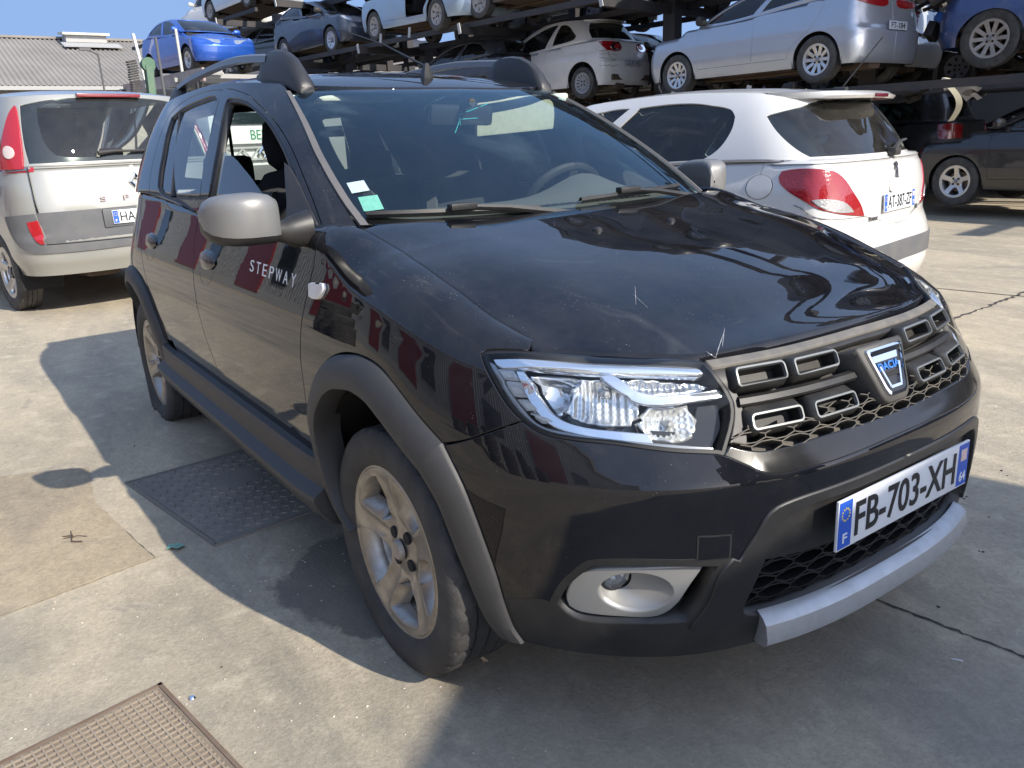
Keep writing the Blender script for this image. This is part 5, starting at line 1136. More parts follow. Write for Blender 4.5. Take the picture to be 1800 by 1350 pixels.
def wrap(fn): return lambda u,h: np.where((np.asarray(u)<=3)[...,None],fn(np.minimum(u,6-u),h),fn(np.minimum(u,6-u),h)*np.array([1,-1,1]))
def kk7(k): 
    d=dict(k); f0=S7.cf-S7.cr; d['ka']=1.15 if True else 1; return d
rg=glass('tail_glass',(.80,.88,.84),1.0,1.55,dust=.05)
RW7=RW[:7]+RW[7:]; loop=[p for p in RW if p[0]<2.999]
lft=RW[7:]+RW[:7]   # from centre bottom round the left edge to centre top
lft=[(3.0,.015)]+[p for p in RW[8:]]+RW[:6]+[(3.0,.93)]
lp7=lft+[(6-a,b_) for a,b_ in reversed(lft[1:-1])]
tgk=dict(ka=1.,kb=.6,cen=C7,gap=0,depth=0)
t7=panel('rear_window',wrap(G7),[lp7],rg,P2,sp=.08,off=-.004,**tgk)
clr=[(3.0,.05),(2.6,.05),(2.36,.06),(2.335,.30),(2.325,.55),(2.345,.70),(2.46,.80),(2.65,.86),(3.0,.885)]
panel('rear_window_border',wrap(G7),[lp7,clr+[(6-a,b_) for a,b_ in reversed(clr[1:-1])]],mat('ceramic_band2',(.012,.014,.018),.12,coat=.5),t7,sp=.08,off=-.010,**tgk)
# clear lower part of the tail lights
for sg in (1,-1): panel('reversing_lamp',A7,[[(a*sg,b_) for a,b_ in [(2.045,.870),(2.10,.872),(2.155,.852),(2.190,.815),(2.205,.788),(2.14,.796),(2.085,.825)]]],mat('lamp_clear',(.40,.39,.38),.12,.3,coat=1.,bump=.5,bscale=90),P2,sp=.04,off=.010,gap=0,depth=.01,**k7)
# spoiler over the rear window
b=MB(); rows=[]
for u in np.linspace(2.18,3.82,31):
    uu=min(u,6-u); s_=-1 if u<=3 else 1; base=S7.top(uu); base=np.array([base[0],s_*-base[1],base[2]]) ; out_=np.array([-1,0,0])*np.clip((uu-2.12)/.35,0,1)+np.array([0,-s_,0])*.0
    f_=np.clip((uu-2.15)/.3,0,1)**.6
    rows.append([tuple(base+np.array([.06,0,.002])),tuple(base+out_*.02+np.array([0,0,.012*f_])),tuple(base+out_*.16+np.array([0,0,.004*f_])),tuple(base+out_*.205*f_+np.array([0,0,-.022*f_])),tuple(base+out_*.19*f_+np.array([0,0,-.040*f_])),tuple(base+out_*.06+np.array([0,0,-.045*f_]))])
rows=[[(x,-y,z) for x,y,z in r] for r in rows]
b.grid(rows); sp_=b.build('roof_spoiler',white,P2,sharp=45)
b=MB(); c=S7.top(3.0); b.box((c[0]-.205,0,c[2]-.024),(.010,.20,.022),bev=.004); b.build('high_brake_light',mat('brake_light_dark',(.12,.012,.02),.2,coat=1.),sp_)
b=MB(); b.tube([(c[0]+.02,-.0,c[2]+.01),(c[0]+.10,.0,c[2]+.03)],[.03,.012],8); b.tube([(c[0]+.06,0,c[2]+.02),(c[0]-.18,0,c[2]+.31)],[.005,.003],6); b.build('antenna',MATS['dark_plastic'],P2)
# bumper lower grey part, tailgate handle recess, plate, badges, fuel flap, wiper
lo=[(2.05,.555),(2.20,.560),(2.5,.565),(3.0,.567),(3.0,.44),(2.5,.44),(2.2,.43),(2.05,.40)]
for sg in (1,-1): panel('bumper_insert',A7,[[(a*sg,b_) for a,b_ in lo]],greyp,P2,sp=.06,off=.006,gap=0,depth=.01,**k7)
bl=[(1.987,.842),(2.03,.80),(2.077,.768),(2.167,.755),(2.283,.752),(2.45,.712),(2.65,.680),(3.0,.672)]
gate=[(3.0,1.075),(2.62,1.078),(2.30,1.08),(2.20,1.05)]
b=MB()
for sg in (1,-1):
    for line in (bl,):
        uu=np.interp(np.linspace(0,1,24),np.linspace(0,1,len(line)),[p[0] for p in line]); hh=np.interp(np.linspace(0,1,24),np.linspace(0,1,len(line)),[p[1] for p in line])
        P=on(A7,uu*sg,hh,.0006) if False else A7(uu*sg,hh)+nrm(A7,uu*sg,hh,cen=C7)*.0008
        for i in range(23): b.bar(P[i],P[i+1],.006,.0016)
b.build('tailgate_gap',MATS['black_void'],P2,smooth=False)
hr=[(3.0,.945),(2.72,.943),(2.66,.925),(2.66,.885),(2.72,.872),(3.0,.868)]
W7=wrap(A7); hl_=hr[:-1]+[(3.0,.868)]; lp=[hr[0]]+hr[1:]; lp=lp+[(6-a,b_) for a,b_ in reversed(lp[1:-1])]
panel('handle_recess',W7,[lp],white,P2,sp=.05,off=.010,ka=1.15,cen=C7,gap=0,depth=.016,bev=.004)
lpo=[(a+(.012 if a>3 else -.012 if a<3 else 0),h_+(.005 if h_>.905 else -.012)) for a,h_ in lp]
panel('handle_recess_gap',W7,[lpo,lp],MATS['dark_plastic'],P2,sp=.08,off=.001,ka=1.15,cen=C7,gap=0,depth=0)
pm=tail_frame(A7,2.9995,.812,.012,'h207',C7); pm.translation.y=0
plate(P2,frame(pm.translation,(-1,0,.06)),'AT-387-ZF',white=mat('plate_white2',(.74,.76,.78),.35,dirt=.12),dep='77')
lx=tail_frame(A7,2.9995,.995,.006,'h207',C7); lx=frame(Vector((lx.translation.x,0,lx.translation.z)),(-1,0,.25))
lion=[(-.030,.040),(-.012,.052),(.004,.048),(.010,.036),(.000,.028),(.012,.020),(.026,.012),(.022,.002),(.010,.008),(.004,-.004),(.016,-.016),(.030,-.030),(.038,-.048),(.026,-.050),(.020,-.036),(.006,-.026),(.002,-.038),(.008,-.050),(-.006,-.050),(-.008,-.032),(-.014,-.014),(-.022,.004),(-.016,.022),(-.030,.030)]
b=MB(); n_=len(lion); lm=[(-x,y) for x,y in lion]; b.grid([[(x,y,-.004) for x,y in lm],[(x,y,.004) for x,y in lm]],closed=True)
tri=delaunay_2d_cdt([Vector(p) for p in lm],[(i,(i+1)%n_) for i in range(n_)],[],1,1e-6); b.add([(v.x,v.y,.004) for v in tri[0]],[tuple(f) for f in tri[2]]); b.build('emblem',mat('badge_dark_chrome',(.30,.30,.33),.25,.9),P2,xf=lx,smooth=False)
q=tail_frame(A7,-2.30,.725,.004,'h207',C7); q=tail_frame(A7,2.34,.722,.004,'h207',C7)
for s_u,txt,wd in ((-2.36,'PEUGEOT',.12),):
    qm=tail_frame(A7,s_u,.728,.004,'h207',C7); fit_text('badge_lettering',txt,MATS['badge_dark_chrome'],P2,qm,wd,.022,ext=.002,bold=.01,shear=.2)
qm=tail_frame(A7,2.36,.745,.004,'h207',C7); fit_text('badge_lettering','SX',MATS['badge_dark_chrome'],P2,qm,.06,.03,ext=.002,bold=.01)
fc=[(1.9185+.024*math.cos(2*math.pi*k/24),.941+.068*math.sin(2*math.pi*k/24)) for k in range(24)]
fo_=[(1.9185+.0258*math.cos(2*math.pi*k/24),.941+.072*math.sin(2*math.pi*k/24)) for k in range(24)]
panel('fuel_flap',A7,[mirror_loop(fc)],white,P2,sp=.05,off=.003,gap=0,depth=.004,**k7); panel('fuel_flap_gap',A7,[mirror_loop(fo_),mirror_loop(fc)],MATS['black_void'],P2,sp=.1,off=.0012,gap=0,depth=0,**k7)
pv=G7(np.array([2.9995]),np.array([.03]))[0]
b=MB(); q0=on(G7,np.array([-2.999]),np.array([.05]),.02)[0]; q0[1]=-.0
pp=[G7(np.array([2.97]),np.array([.04]))[0]+[-.03,0,.0]]
for u,t in ((2.85,.10),(2.7,.15),(2.55,.16)): pp.append(G7(np.array([u]),np.array([t]))[0]+nrm(G7,np.array([u]),np.array([t]),cen=C7)[0]*.03)
b.tube(pp,[.022,.014,.010,.006],6); b.box(pp[0],(.06,.10,.05),bev=.015); b.build('rear_wiper',MATS['dark_plastic'],P2)
# --- silver people carrier
EW=[(3.0,.03),(2.455,.03),(2.30,.03),(2.292,.30),(2.30,.86),(2.489,.930),(2.82,.960),(3.0,.965)]
E1=make_car('espace','parked_car','silver people carrier seen from behind with dark grey lower tailgate, at the left edge',(-9.517,-.804,0.0),R(190.7),champ,
   dict(sp=.07,rw=[(3.0,.03),(2.455,.03),(2.30,.03),(2.292,.30),(2.30,.86),(2.489,.930),(2.82,.960),(3.0,.965)],tl=None,d1=-1.55,d2=-2.55,norw=True,ar=.40,
     wx=[[(2.02,.10),(2.02,.75),(2.11,.72),(2.14,.10)]],wr=[(1.42,.06),(1.38,.88),(1.80,.88),(1.93,.80),(1.95,.08)],blackmirror=True),wheel=('five_thin','alloy2',.335),plates=(),cabin=(.05,.05,.05))
SE,AE,GE=fns('espace'); CE=(-1.5,0,.8); kE=dict(ka=(1.15,SE.cf-SE.cr,1.15),cen=CE); WG=wrap(GE); WA=wrap(AE); tgk=dict(ka=1.,kb=.65,cen=CE,gap=0,depth=0)
eo=EW+[(6-a,b_) for a,b_ in reversed(EW[1:-1])]
ew=panel('rear_window',WG,[eo],rg,E1,sp=.1,off=-.004,**tgk)
ei=[(3.0,.10),(2.52,.10),(2.44,.14),(2.40,.28),(2.385,.60),(2.395,.82),(2.48,.88),(2.8,.905),(3.0,.91)]; ei=ei+[(6-a,b_) for a,b_ in reversed(ei[1:-1])]
panel('rear_window_border',WG,[eo,ei],MATS['ceramic_band2'],ew,sp=.1,off=-.010,**tgk)
for sg in (1,-1):
    m1=lambda l: [(a*sg,b_) for a,b_ in l]
    tl_=panel('tail_light',GE,[m1([(2.085,-.035),(2.125,.10),(2.16,.32),(2.197,.524),(2.24,.741),(2.278,.845),(2.285,.689),(2.283,.277),(2.268,-.035)])],mat('tail_lamp_bright',(.36,.010,.016),.14,coat=1.,bump=.35,bscale=45),E1,sp=.05,off=.020,gap=0,depth=.035,ka=(1.,2.6,1.),kb=.65,cen=CE)
    cc=[(2.205+.036*math.cos(2*math.pi*k/20),.19+.085*math.sin(2*math.pi*k/20)) for k in range(20)]
    panel('indicator_lamp',GE,[m1(cc)],mat('lamp_pinkish',(.62,.52,.48),.2,coat=1.,bump=.3,bscale=80),tl_,sp=.05,off=.026,gap=0,depth=.008,ka=(1.,2.6,1.),kb=.65,cen=CE)
    panel('reversing_lamp',AE,[m1([(2.02,1.235),(2.21,1.235),(2.215,1.185),(2.035,1.178)])],mat('lamp_clear_dark',(.22,.23,.25),.1,.7,coat=1.,bump=.6,bscale=70),tl_,sp=.05,off=.010,gap=0,depth=.012,**kE)
    panel('tail_light_base',AE,[m1([(1.985,1.24),(2.235,1.24),(2.24,1.175),(2.0,1.165)])],MATS['tail_lamp_bright'],tl_,sp=.05,off=.005,gap=0,depth=.008,**kE)
    panel('tailgate_lower',AE,[m1([(2.253,.852),(2.519,.856),(3.0,.858),(3.0,.60),(2.29,.60),(2.275,.70)])],greyp,E1,sp=.06,off=.004,gap=0,depth=.01,**kE)
    panel('bumper_wrap',AE,[m1([(2.013,.828),(2.246,.850),(2.268,.70),(2.285,.598),(3.0,.598),(3.0,.535),(2.794,.535),(2.343,.531),(2.197,.543),(2.133,.591),(2.060,.696)])],mat('bumper_grey2',(.10,.105,.112),.5,bump=.1,bscale=300,dirt=.3,dirtcol=(.26,.24,.2)),E1,sp=.06,off=.012,gap=.001,depth=.014,**kE)
    panel('reflector',AE,[m1([(2.206,.784),(2.256,.796),(2.278,.608),(2.262,.612),(2.223,.672)])],MATS['tail_lamp_bright'],E1,sp=.04,off=.018,gap=0,depth=.01,**kE)
    b=MB()
    for line in ([(2.210,1.20),(2.240,1.037),(2.262,.856)],[(2.285,.60),(3.0,.600)]):
        uu=np.interp(np.linspace(0,1,12),np.linspace(0,1,len(line)),[p[0] for p in line]); hh=np.interp(np.linspace(0,1,12),np.linspace(0,1,len(line)),[p[1] for p in line])
        P=AE(uu*sg,hh)+nrm(AE,uu*sg,hh,cen=CE)*.006
        for i in range(11): b.bar(P[i],P[i+1],.008,.014)
    b.build('tailgate_gap',MATS['black_void'],E1,smooth=False)
b=MB(); c=SE.top(3.0); b.box((c[0]-.02,0,c[2]-.012),(.05,.52,.030),bev=.008); b.build('high_brake_light',mat('brake_light_red',(.22,.03,.035),.2,coat=1.),E1)
em=AE(np.array([2.9995]),np.array([1.055]))[0]; en=nrm(AE,np.array([2.98]),np.array([1.055]),cen=CE)[0]; EMX=frame(Vector((em[0],0,em[2]))+Vector((-.012,0,0)),(-1,0,.15))
dm=lambda s_: [(0,.085*s_),(.055*s_,.02*s_),(.055*s_,-.02*s_),(0,-.085*s_),(-.055*s_,-.02*s_),(-.055*s_,.02*s_)]
dm=lambda a,h_: [(0,h_),(a,0),(0,-h_),(-a,0)]
b=MB(); b.grid([[(x,y,-.006) for x,y in dm(.062,.085)],[(x,y,.008) for x,y in dm(.058,.080)],[(x,y,.012) for x,y in dm(.044,.060)],[(x,y,.006) for x,y in dm(.030,.040)],[(x,y,-.002) for x,y in dm(.024,.032)]],closed=True); b.build('emblem',chrome,E1,xf=EMX,smooth=False)
for k,ch in enumerate(('S','P','A','C','E')):
    y=.36-.19*k-.06; q=AE(np.array([2.999]),np.array([.94]))[0]
    fit_text('tailgate_lettering',ch,mat('letter_pink_chrome',(.42,.34,.33),.3,.7),E1,frame((q[0]-.016+abs(y)**2*.06,y,.935),(-1,0,.1)),.05,.042,ext=.003,bold=.005)
b=MB(); pm=AE(np.array([2.999]),np.array([.775]))[0]; b.box((pm[0]-.004,0,.775),(.02,.66,.155),bev=.012); b.build('plate_recess',greyp,E1)
p=plate(E1,frame((pm[0]-.022,0,.78),(-1,0,.05)),'HA-',right=False)
for c in p.children:
    if c.name.startswith('plate_text'):
        co=np.array([v.co for v in c.data.vertices]); x0=co[:,0].min()
        for v in c.data.vertices: v.co.x=x0+(v.co.x-x0)*.34
b=MB(); pp=[]
for u,t in ((3.3,.13),(3.15,.15),(2.9,.145),(2.6,.15)):
    f_=WG; pp.append(f_(np.array([u]),np.array([t]))[0]+np.array([-.03,0,.005]))
b.tube(pp,[.02,.012,.010,.008],6); b.build('rear_wiper',MATS['dark_plastic'],E1)
b=MB(); b.box((-3.2,0,1.15),(.5,1.3,.02)); b.build('parcel_shelf',MATS['black_void'],E1)
# ---------------------------------------------------------------- cars stored on the steel racks
GRP='wrecked cars stored on the racks'
steel=mat('rack_steel',(.030,.034,.040),.55,.4,dirt=.5,dirtcol=(.13,.10,.08),dscale=3,bump=.1,bscale=60)
steelp=mat('rack_end_plate',(.42,.43,.43),.5,.2,dirt=.3)
RH=R(187); RD=Vector((math.cos(RH),math.sin(RH),0)); RN=Vector((-RD.y,RD.x,0))   # along the racks, and towards the viewer
def rk(s,d,z): return Vector((-5.0,9.55,z))+RD*s-RN*d      # s metres along to the left, d back from the front row's centre line
rack=empty('storage_rack',rk(0,0,0),0,'dark steel storage rack carrying the wrecked cars in rows','rack')
def rp(s,d,z): return rk(s,d,z)-rk(0,0,0)
b=MB()
for lev in (1.72,3.47,4.95):
    for d in (-.75,.75,1.35,2.85):
        s0=4.4 if lev>3 and d<1 else -11
        if lev>4: s0=17
        if s0<-5 and d<1 : s0=-2.2
        b=MB(); b.bar(rp(s0,d,lev),rp(27,d,lev),.08,.10); b.build('deck_beam',steel,rack,smooth=False)
for i,s in enumerate((-10.4,-6.7,-3,.6,4.3,8.0,11.7,15.4,19.1,22.8)):
    hgt=5.2 if s>14 else 3.6
    for d in ((.95,3.1) if s>-2 else (3.1,)):
        b=MB(); b.bar(rp(s,d,0),rp(s,d,hgt),.26,.22,RN); b.build('rack_post',steel,rack,smooth=False)
    for lev in (1.66,3.39,4.87):
        if lev>hgt: continue
        if s<-2 and lev<2: continue
        b=MB(); b.bar(rp(s,-.98,lev),rp(s,3.1,lev),.10,.16); b.build('rack_arm',steel,rack,smooth=False)
        b=MB(); b.box(rp(s,-1.0,lev+.01),(.07,.02,.20),rot=Matrix.Rotation(RH,3,'Z')@Matrix.Rotation(R(12),3,'Y')); b.build('arm_end_plate',steelp,rack,smooth=False)
for s,lev in ((1.55,1.70),(2.9,1.70),(5.7,1.70),(9.8,3.45),(10.9,3.45)):
    b=MB(); b.box(rp(s,-.90,lev+.09),(.07,.02,.20),rot=Matrix.Rotation(RH,3,'Z')@Matrix.Rotation(R(-14),3,'Y')); b.build('arm_end_plate',steelp,rack,smooth=False)
silver=car_paint('silver',(.42,.46,.52),.55,rough=.28); whitd=car_paint('white_dusty',(.70,.68,.64),dirt=.28); blk=car_paint('black2',(.008,.009,.012),dirt=.03); blk2=car_paint('black_dull',(.014,.015,.018),dirt=.10,coat=.5)
ltb=car_paint('pale_blue',(.30,.40,.50),.35,dirt=.3); dkb=car_paint('dark_blue',(.012,.022,.045),.2,dirt=.15); blue=car_paint('bright_blue',(.012,.085,.42),.35,dirt=.05); dgr=car_paint('dark_grey',(.045,.05,.058),.4,dirt=.15); swht=car_paint('silver_white',(.55,.58,.62),.25,dirt=.15); wblue=car_paint('wreck_blue',(.015,.06,.22),.3,dirt=.3)
def C(key,lab,loc,hd,pm,opts={},wh=('five','alloy2',.31),tilt=(0,0),**kw):
    return make_car(key,'stored_car',lab,loc,R(hd),pm,dict(opts),GRP,'car',tilt,wh,**kw)
c1=C('clio','silver hatchback with ten-spoke wheels on the rack, above the white hatchback',(-8.193,9.665,1.86),180.8,silver,dict(sp=.07,blackmirror=True,tl=[(2.05,1.02),(2.30,1.045),(2.62,1.03),(2.66,.98),(2.45,.945),(2.20,.955)]),('ten','alloy2',.315),cabin=(.03,.03,.03))
plate(c1,frame(tuple(Vector((-3.27,0,.70))),(-1,0,.05)),'FT-184',w_=.46,bands=False,white=mat('plate_dim',(.45,.50,.56),.5),detail=False)
c2=C('ka','dented small white hatchback with round tail light, on the rack by the steel post',(-13.307,9.56,1.97),188.2,whitd,dict(sp=.07,doors=3,d0=-.30,d1=-1.35,blackmirror=True,
   wr=[(1.52,.08),(1.46,.86),(1.66,.84),(1.84,.66),(1.96,.26),(1.90,.10)],rw=[(2.24,.08),(2.25,.50),(2.34,.84),(3.0,.90),(3.0,.04)],tl=[(2.00,.99),(2.14,1.00),(2.28,.96),(2.34,.88),(2.26,.83),(2.10,.84)],tlm='tail'),('multi','steel',.29))
SK,AK,GK=fns('ka')
for sg in (1,-1):
    cc=[(2.20+.075*math.cos(2*math.pi*k/20),.915+.078*math.sin(2*math.pi*k/20)) for k in range(20)]; c3=[(2.21+.045*math.cos(2*math.pi*k/20),.915+.046*math.sin(2*math.pi*k/20)) for k in range(20)]
    panel('tail_light_ring',AK,[[(a*sg,h) for a,h in cc]],chrome,c2,sp=.05,off=.014,gap=0,depth=.015,ka=(1.15,SK.cf-SK.cr,1.15),cen=(-1,0,.7)); panel('tail_light_centre',AK,[[(a*sg,h) for a,h in c3]],MATS['tail_lamp_bright'],c2,sp=.04,off=.022,gap=0,depth=.012,ka=(1.15,SK.cf-SK.cr,1.15),cen=(-1,0,.7))
def blob_dents(parent,pts,m_):
    b=MB()
    for (u,h,du,dh) in pts:
        P=[]
        for k in range(9):
            t=k/8; P.append(on(AK,np.array([-(u+du*t+random.uniform(-.01,.01))]),np.array([h+dh*t+random.uniform(-.012,.012)]),.003)[0])
        for k in range(8): b.bar(P[k],P[k+1],random.uniform(.004,.018),.003)
    b.build('crash_scrapes',m_,parent,smooth=False)
blob_dents(c2,[(2.02,.83,.20,-.02),(2.03,.76,.22,.0),(2.03,.70,.2,-.03),(2.05,.64,.20,.02),(2.04,.57,.24,-.01),(2.10,.80,.08,-.12)],mat('bare_scrape',(.10,.095,.09),.8))
plate(c2,frame((-2.95,0,.62),(-1,0,.05)),'CS-977-AT',w_=.50,bands=False,white=mat('plate_dim2',(.35,.37,.40),.5),detail=False)
b=MB(); q=SK.top(3.0); rows=[]
for u in np.linspace(2.2,3.8,21):
    uu=min(u,6-u); s_=1 if u<=3 else -1; t=SK.top(uu); f_=np.clip((uu-2.15)/.3,0,1); rows.append([(t[0]+.05,s_*t[1],t[2]+.002),(t[0]-.14*f_,s_*t[1],t[2]+.006),(t[0]-.15*f_,s_*t[1],t[2]-.02),(t[0]-.02,s_*t[1],t[2]-.03)])
b.grid(rows); b.build('roof_spoiler',whitd,c2)
C('sedan','pale blue saloon without its rear door on the upper rack deck',(-16.27,8.29,3.55),182,ltb,dict(sp=.08,missing=('rear_door',),d1=-1.45),('cap','alloyd',.31),(0,R(-2)),cabin=(.02,.02,.02))
C('clio','dark blue hatchback on the upper rack deck, nose to the pale blue saloon',(-18.68,8.25,3.53),6,dkb,dict(blackmirror=True,nowin=True),('ten','alloy2',.31))
C('suv','dark grey car with red tail lights on the rack behind the bright blue hatchback',(-27.4,8.3,3.40),196,dgr,dict(tl=[(2.10,1.16),(2.40,1.18),(2.66,1.13),(2.62,1.03),(2.40,1.03),(2.15,1.06)]),('five','alloy2',.33))
c7=C('h206','bright blue hatchback strapped on the transporter deck',(-20.6,5.15,3.20),8.0,blue,dict(sp=.07,hl=[(.50,.76),(.70,.80),(.88,.86),(.93,.84),(.80,.75),(.62,.66),(.46,.63),(.40,.66)]),('five','alloy2',.30))
C('van','white van with its front end stripped, topmost on the far rack',(-31.5,8.4,5.15),200,white,dict(nofront=True,missing=('bonnet',)),('cap','steel',.32))
C('clio','silver car above the bright blue hatchback, on the highest deck',(-27.3,7.9,5.30),189,swht,dict(blackmirror=True),('multi','alloyd',.31),(R(4),R(2)))
C('sedan','rusty-bottomed car on the upper deck above the small white hatchback',(-12.6,8.7,3.56),187,blk2,dict(),('cap','alloyd',.31),missing_wheels=((True,1),))
C('h207','black car in the back row, upper deck, above the silver hatchback',(-10.2,11.45,3.56),187,blk,{},('ten','alloy2',.31))
C('clio','black car in the back row facing the silver hatchback',(-10.3,11.5,1.88),9,blk,dict(blackmirror=True),('five','alloy2',.31))
C('h207','pale silver hatchback in the back row beside the wrecked blue vehicle',(-8.7,11.25,1.88),187,swht,dict(tl=[(2.05,1.06),(2.20,1.06),(2.42,1.0),(2.44,.84),(2.30,.80),(2.12,.90)]),('cap','steel',.31))
C('suv','white estate car with roof rails in the back row behind the small white hatchback',(-20.4,11.1,1.80),187,swht,dict(nowin=True),('five','alloyd',.33))
C('clio','black car on the rack below the dark blue hatchback',(-20.3,8.2,1.86),8,blk,dict(),('five','alloyd',.31))
C('h206','black hatchback on the rack left of the white estate car',(-15.2,8.5,1.84),187,blk2,dict(),('five','alloyd',.30))
C('h206','dark car on the ground below the rack, showing its rear window',(-8.3,10.0,.10),188,blk,dict(),('cap','steel',.30))
C('suv','black estate car with red tail light on the ground below the rack',(-8.4,12.0,.10),187,blk2,dict(tl=[(2.06,1.12),(2.20,1.14),(2.36,1.10),(2.36,.80),(2.22,.80),(2.10,.90)]),('cap','steel',.33))
cb=C('clio','black hatchback on the ground with five-spoke alloy wheel, at the right edge',(-3.93,10.70,.16),176,blk,dict(sp=.07),('five_thin','alloy2',.325))
# wrecked blue off-roader with the bare engine
cw=C('suv','wrecked blue off-road vehicle with bare engine and large alloy wheel, at the upper right',(-4.15,11.35,1.95),186,wblue,dict(nofront=True,missing=('bonnet','front_door'),nows=True,ar=.44),('ten','alloyd',.375))
random.seed(3); em=[mat('engine_black',(.02,.02,.022),.5,dirt=.5,dirtcol=(.14,.12,.1)),mat('engine_alloy',(.30,.30,.29),.5,.6,dirt=.6,dirtcol=(.16,.13,.1)),mat('engine_blue',(.02,.10,.34),.45),steelp]
for k in range(46):
    b=MB(); p=(random.uniform(.25,1.05),random.uniform(-.75,.75),random.uniform(.45,1.15)); sz=[random.uniform(.06,.30) for _ in range(3)]
    if k%3==0: b.tube([p,(p[0]+random.uniform(-.3,.3),p[1]+random.uniform(-.3,.3),p[2]+random.uniform(-.25,.2)),(p[0]+random.uniform(-.2,.4),p[1]+random.uniform(-.4,.4),p[2]+random.uniform(-.3,.1))],random.uniform(.015,.05),8)
    else: b.box(p,sz,rot=Matrix.Rotation(random.uniform(-.6,.6),3,'X')@Matrix.Rotation(random.uniform(-.6,.6),3,'Y'),bev=.02)
    b.build('engine_piece',em[(0,0,1,0,2,1,0,3)[k%8]],cw)
# crumpled pieces hanging over the rack edge
wp=empty('crumpled_wing',(-4.2,9.7,1.55),0,'crumpled black and cream car wing hanging below the wrecked off-roader','car part')
b=MB(); rows=[]
for i in range(13):
    a=R(10+160*i/12); rows.append([(-.45*math.cos(a)+.05*math.sin(i*2.1),-.30+.12*j+.04*math.sin(i*1.7+j),.20*math.sin(a)*(1+.1*j)-.05+.03*math.sin(i*3+j*2)) for j in range(5)])
b.grid(rows); b.build('liner_sheet',MATS['engine_black'],wp)
b=MB(); rows=[[(.28+.13*math.sin(R(18*i)),-.34-.02*i,-.28+.045*i),(.34+.13*math.sin(R(18*i)),-.30-.02*i,-.27+.045*i)] for i in range(10)]; b.grid(rows); b.box((.30,-.42,.20),(.22,.10,.07),rot=Matrix.Rotation(.3,3,'Y'),bev=.02); b.build('cream_edge',mat('cream_paint',(.62,.58,.42),.5),wp)
# further cars in the depth of the racks and above the picture; they close the view and show in the black bonnet
GR2='dark cars packed in the back rows and top decks of the rack'
LB2='dark car body packed in the back rows and top decks of the rack'
sh_=[('clio',blk),('h207',dkb),('sedan',blk2),('h206',dgr),('suv',blk),('h207',dgr)]
fill=[]
for i,s in enumerate((-1.2,3.0,7.2,11.6,16.0,20.2)): fill.append((s,4.9,1.86,i))
for i,s in enumerate((-1.0,3.2,7.6,12.0,16.4,20.6)): fill.append((s,3.4,3.56,i+2))
for i,s in enumerate((0.2,4.4,8.6,12.8,17.2)): fill.append((s,4.9,.10,i+1))
for i,s in enumerate((-2.6,1.8,6.2,10.6,15.0)): fill.append((s,.9,5.0,i+3))
for i,s in enumerate((-1.6,2.8,7.2,11.6,16.0)): fill.append((s,1.6,6.6,i+1))
fill.append((-1.2,0.2,3.56,4)); fill.append((3.2,.9,3.56,2))
for i,s in enumerate((-9.6,-5.2)): fill+= [(s,4.9,.10,i+2),(s,4.9,1.86,i+3),(s,3.4,3.56,i+1)]
fill+= [(-3.2,6.9,.10,3),(-2.8,6.9,1.7,5),(1.4,6.9,.10,4),(1.4,6.9,1.7,4),(-7.4,6.9,.10,4),(-7.4,6.9,1.7,2)]
ORD='first second third fourth fifth sixth seventh eighth ninth tenth'.split()
for n_,(s,d,z,i) in enumerate(fill):
    key,pm=sh_[i%len(sh_)]; p=rk(s,d,z)
    ro='farthest row' if d>6 and z<1 else 'farthest row, lower deck' if d>6 else 'back row, lower deck' if (d>4 and z>1) else 'back row on the ground' if z<1 else 'back row, middle deck' if d>3 else 'top deck' if z>6 else 'third deck' if z>4.5 else 'front row, middle deck'
    cn={'paint_black2':'black','paint_dark_blue':'dark blue','paint_black_dull':'dull black','paint_dark_grey':'dark grey'}[pm.name]; rank=sorted(q[0] for q in fill if q[1]==d and q[2]==z or (d<1 and z<4 and q[1]<1 and q[2]<4)).index(s)
    make_car(key,'stored_car','%s %s, %s from the right in the rack\'s %s'%(cn,{'clio':'hatchback','h207':'compact car','sedan':'saloon','h206':'small hatchback','suv':'tall estate car'}[key],ORD[rank],ro),tuple(p),RH+(0 if i%2 else math.pi)+R((i*37%7)-3),pm,{},GR2,'car',wheel=('cap','steel',.31),interior=False,mirrors=False)
for lev in (4.88,6.48):
    for d in (.2,1.7,):
        b=MB(); b.bar(rp(-5,d,lev),rp(17 if lev>5 else 17,d,lev),.10,.16); b.build('deck_beam',steel,rack,smooth=False)
for s in (-3,.6,4.3,8.0,11.7,15.4):
    b=MB(); b.bar(rp(s,2.35,3.3),rp(s,2.35,6.8),.22,.20,RN); b.build('rack_post',steel,rack,smooth=False)
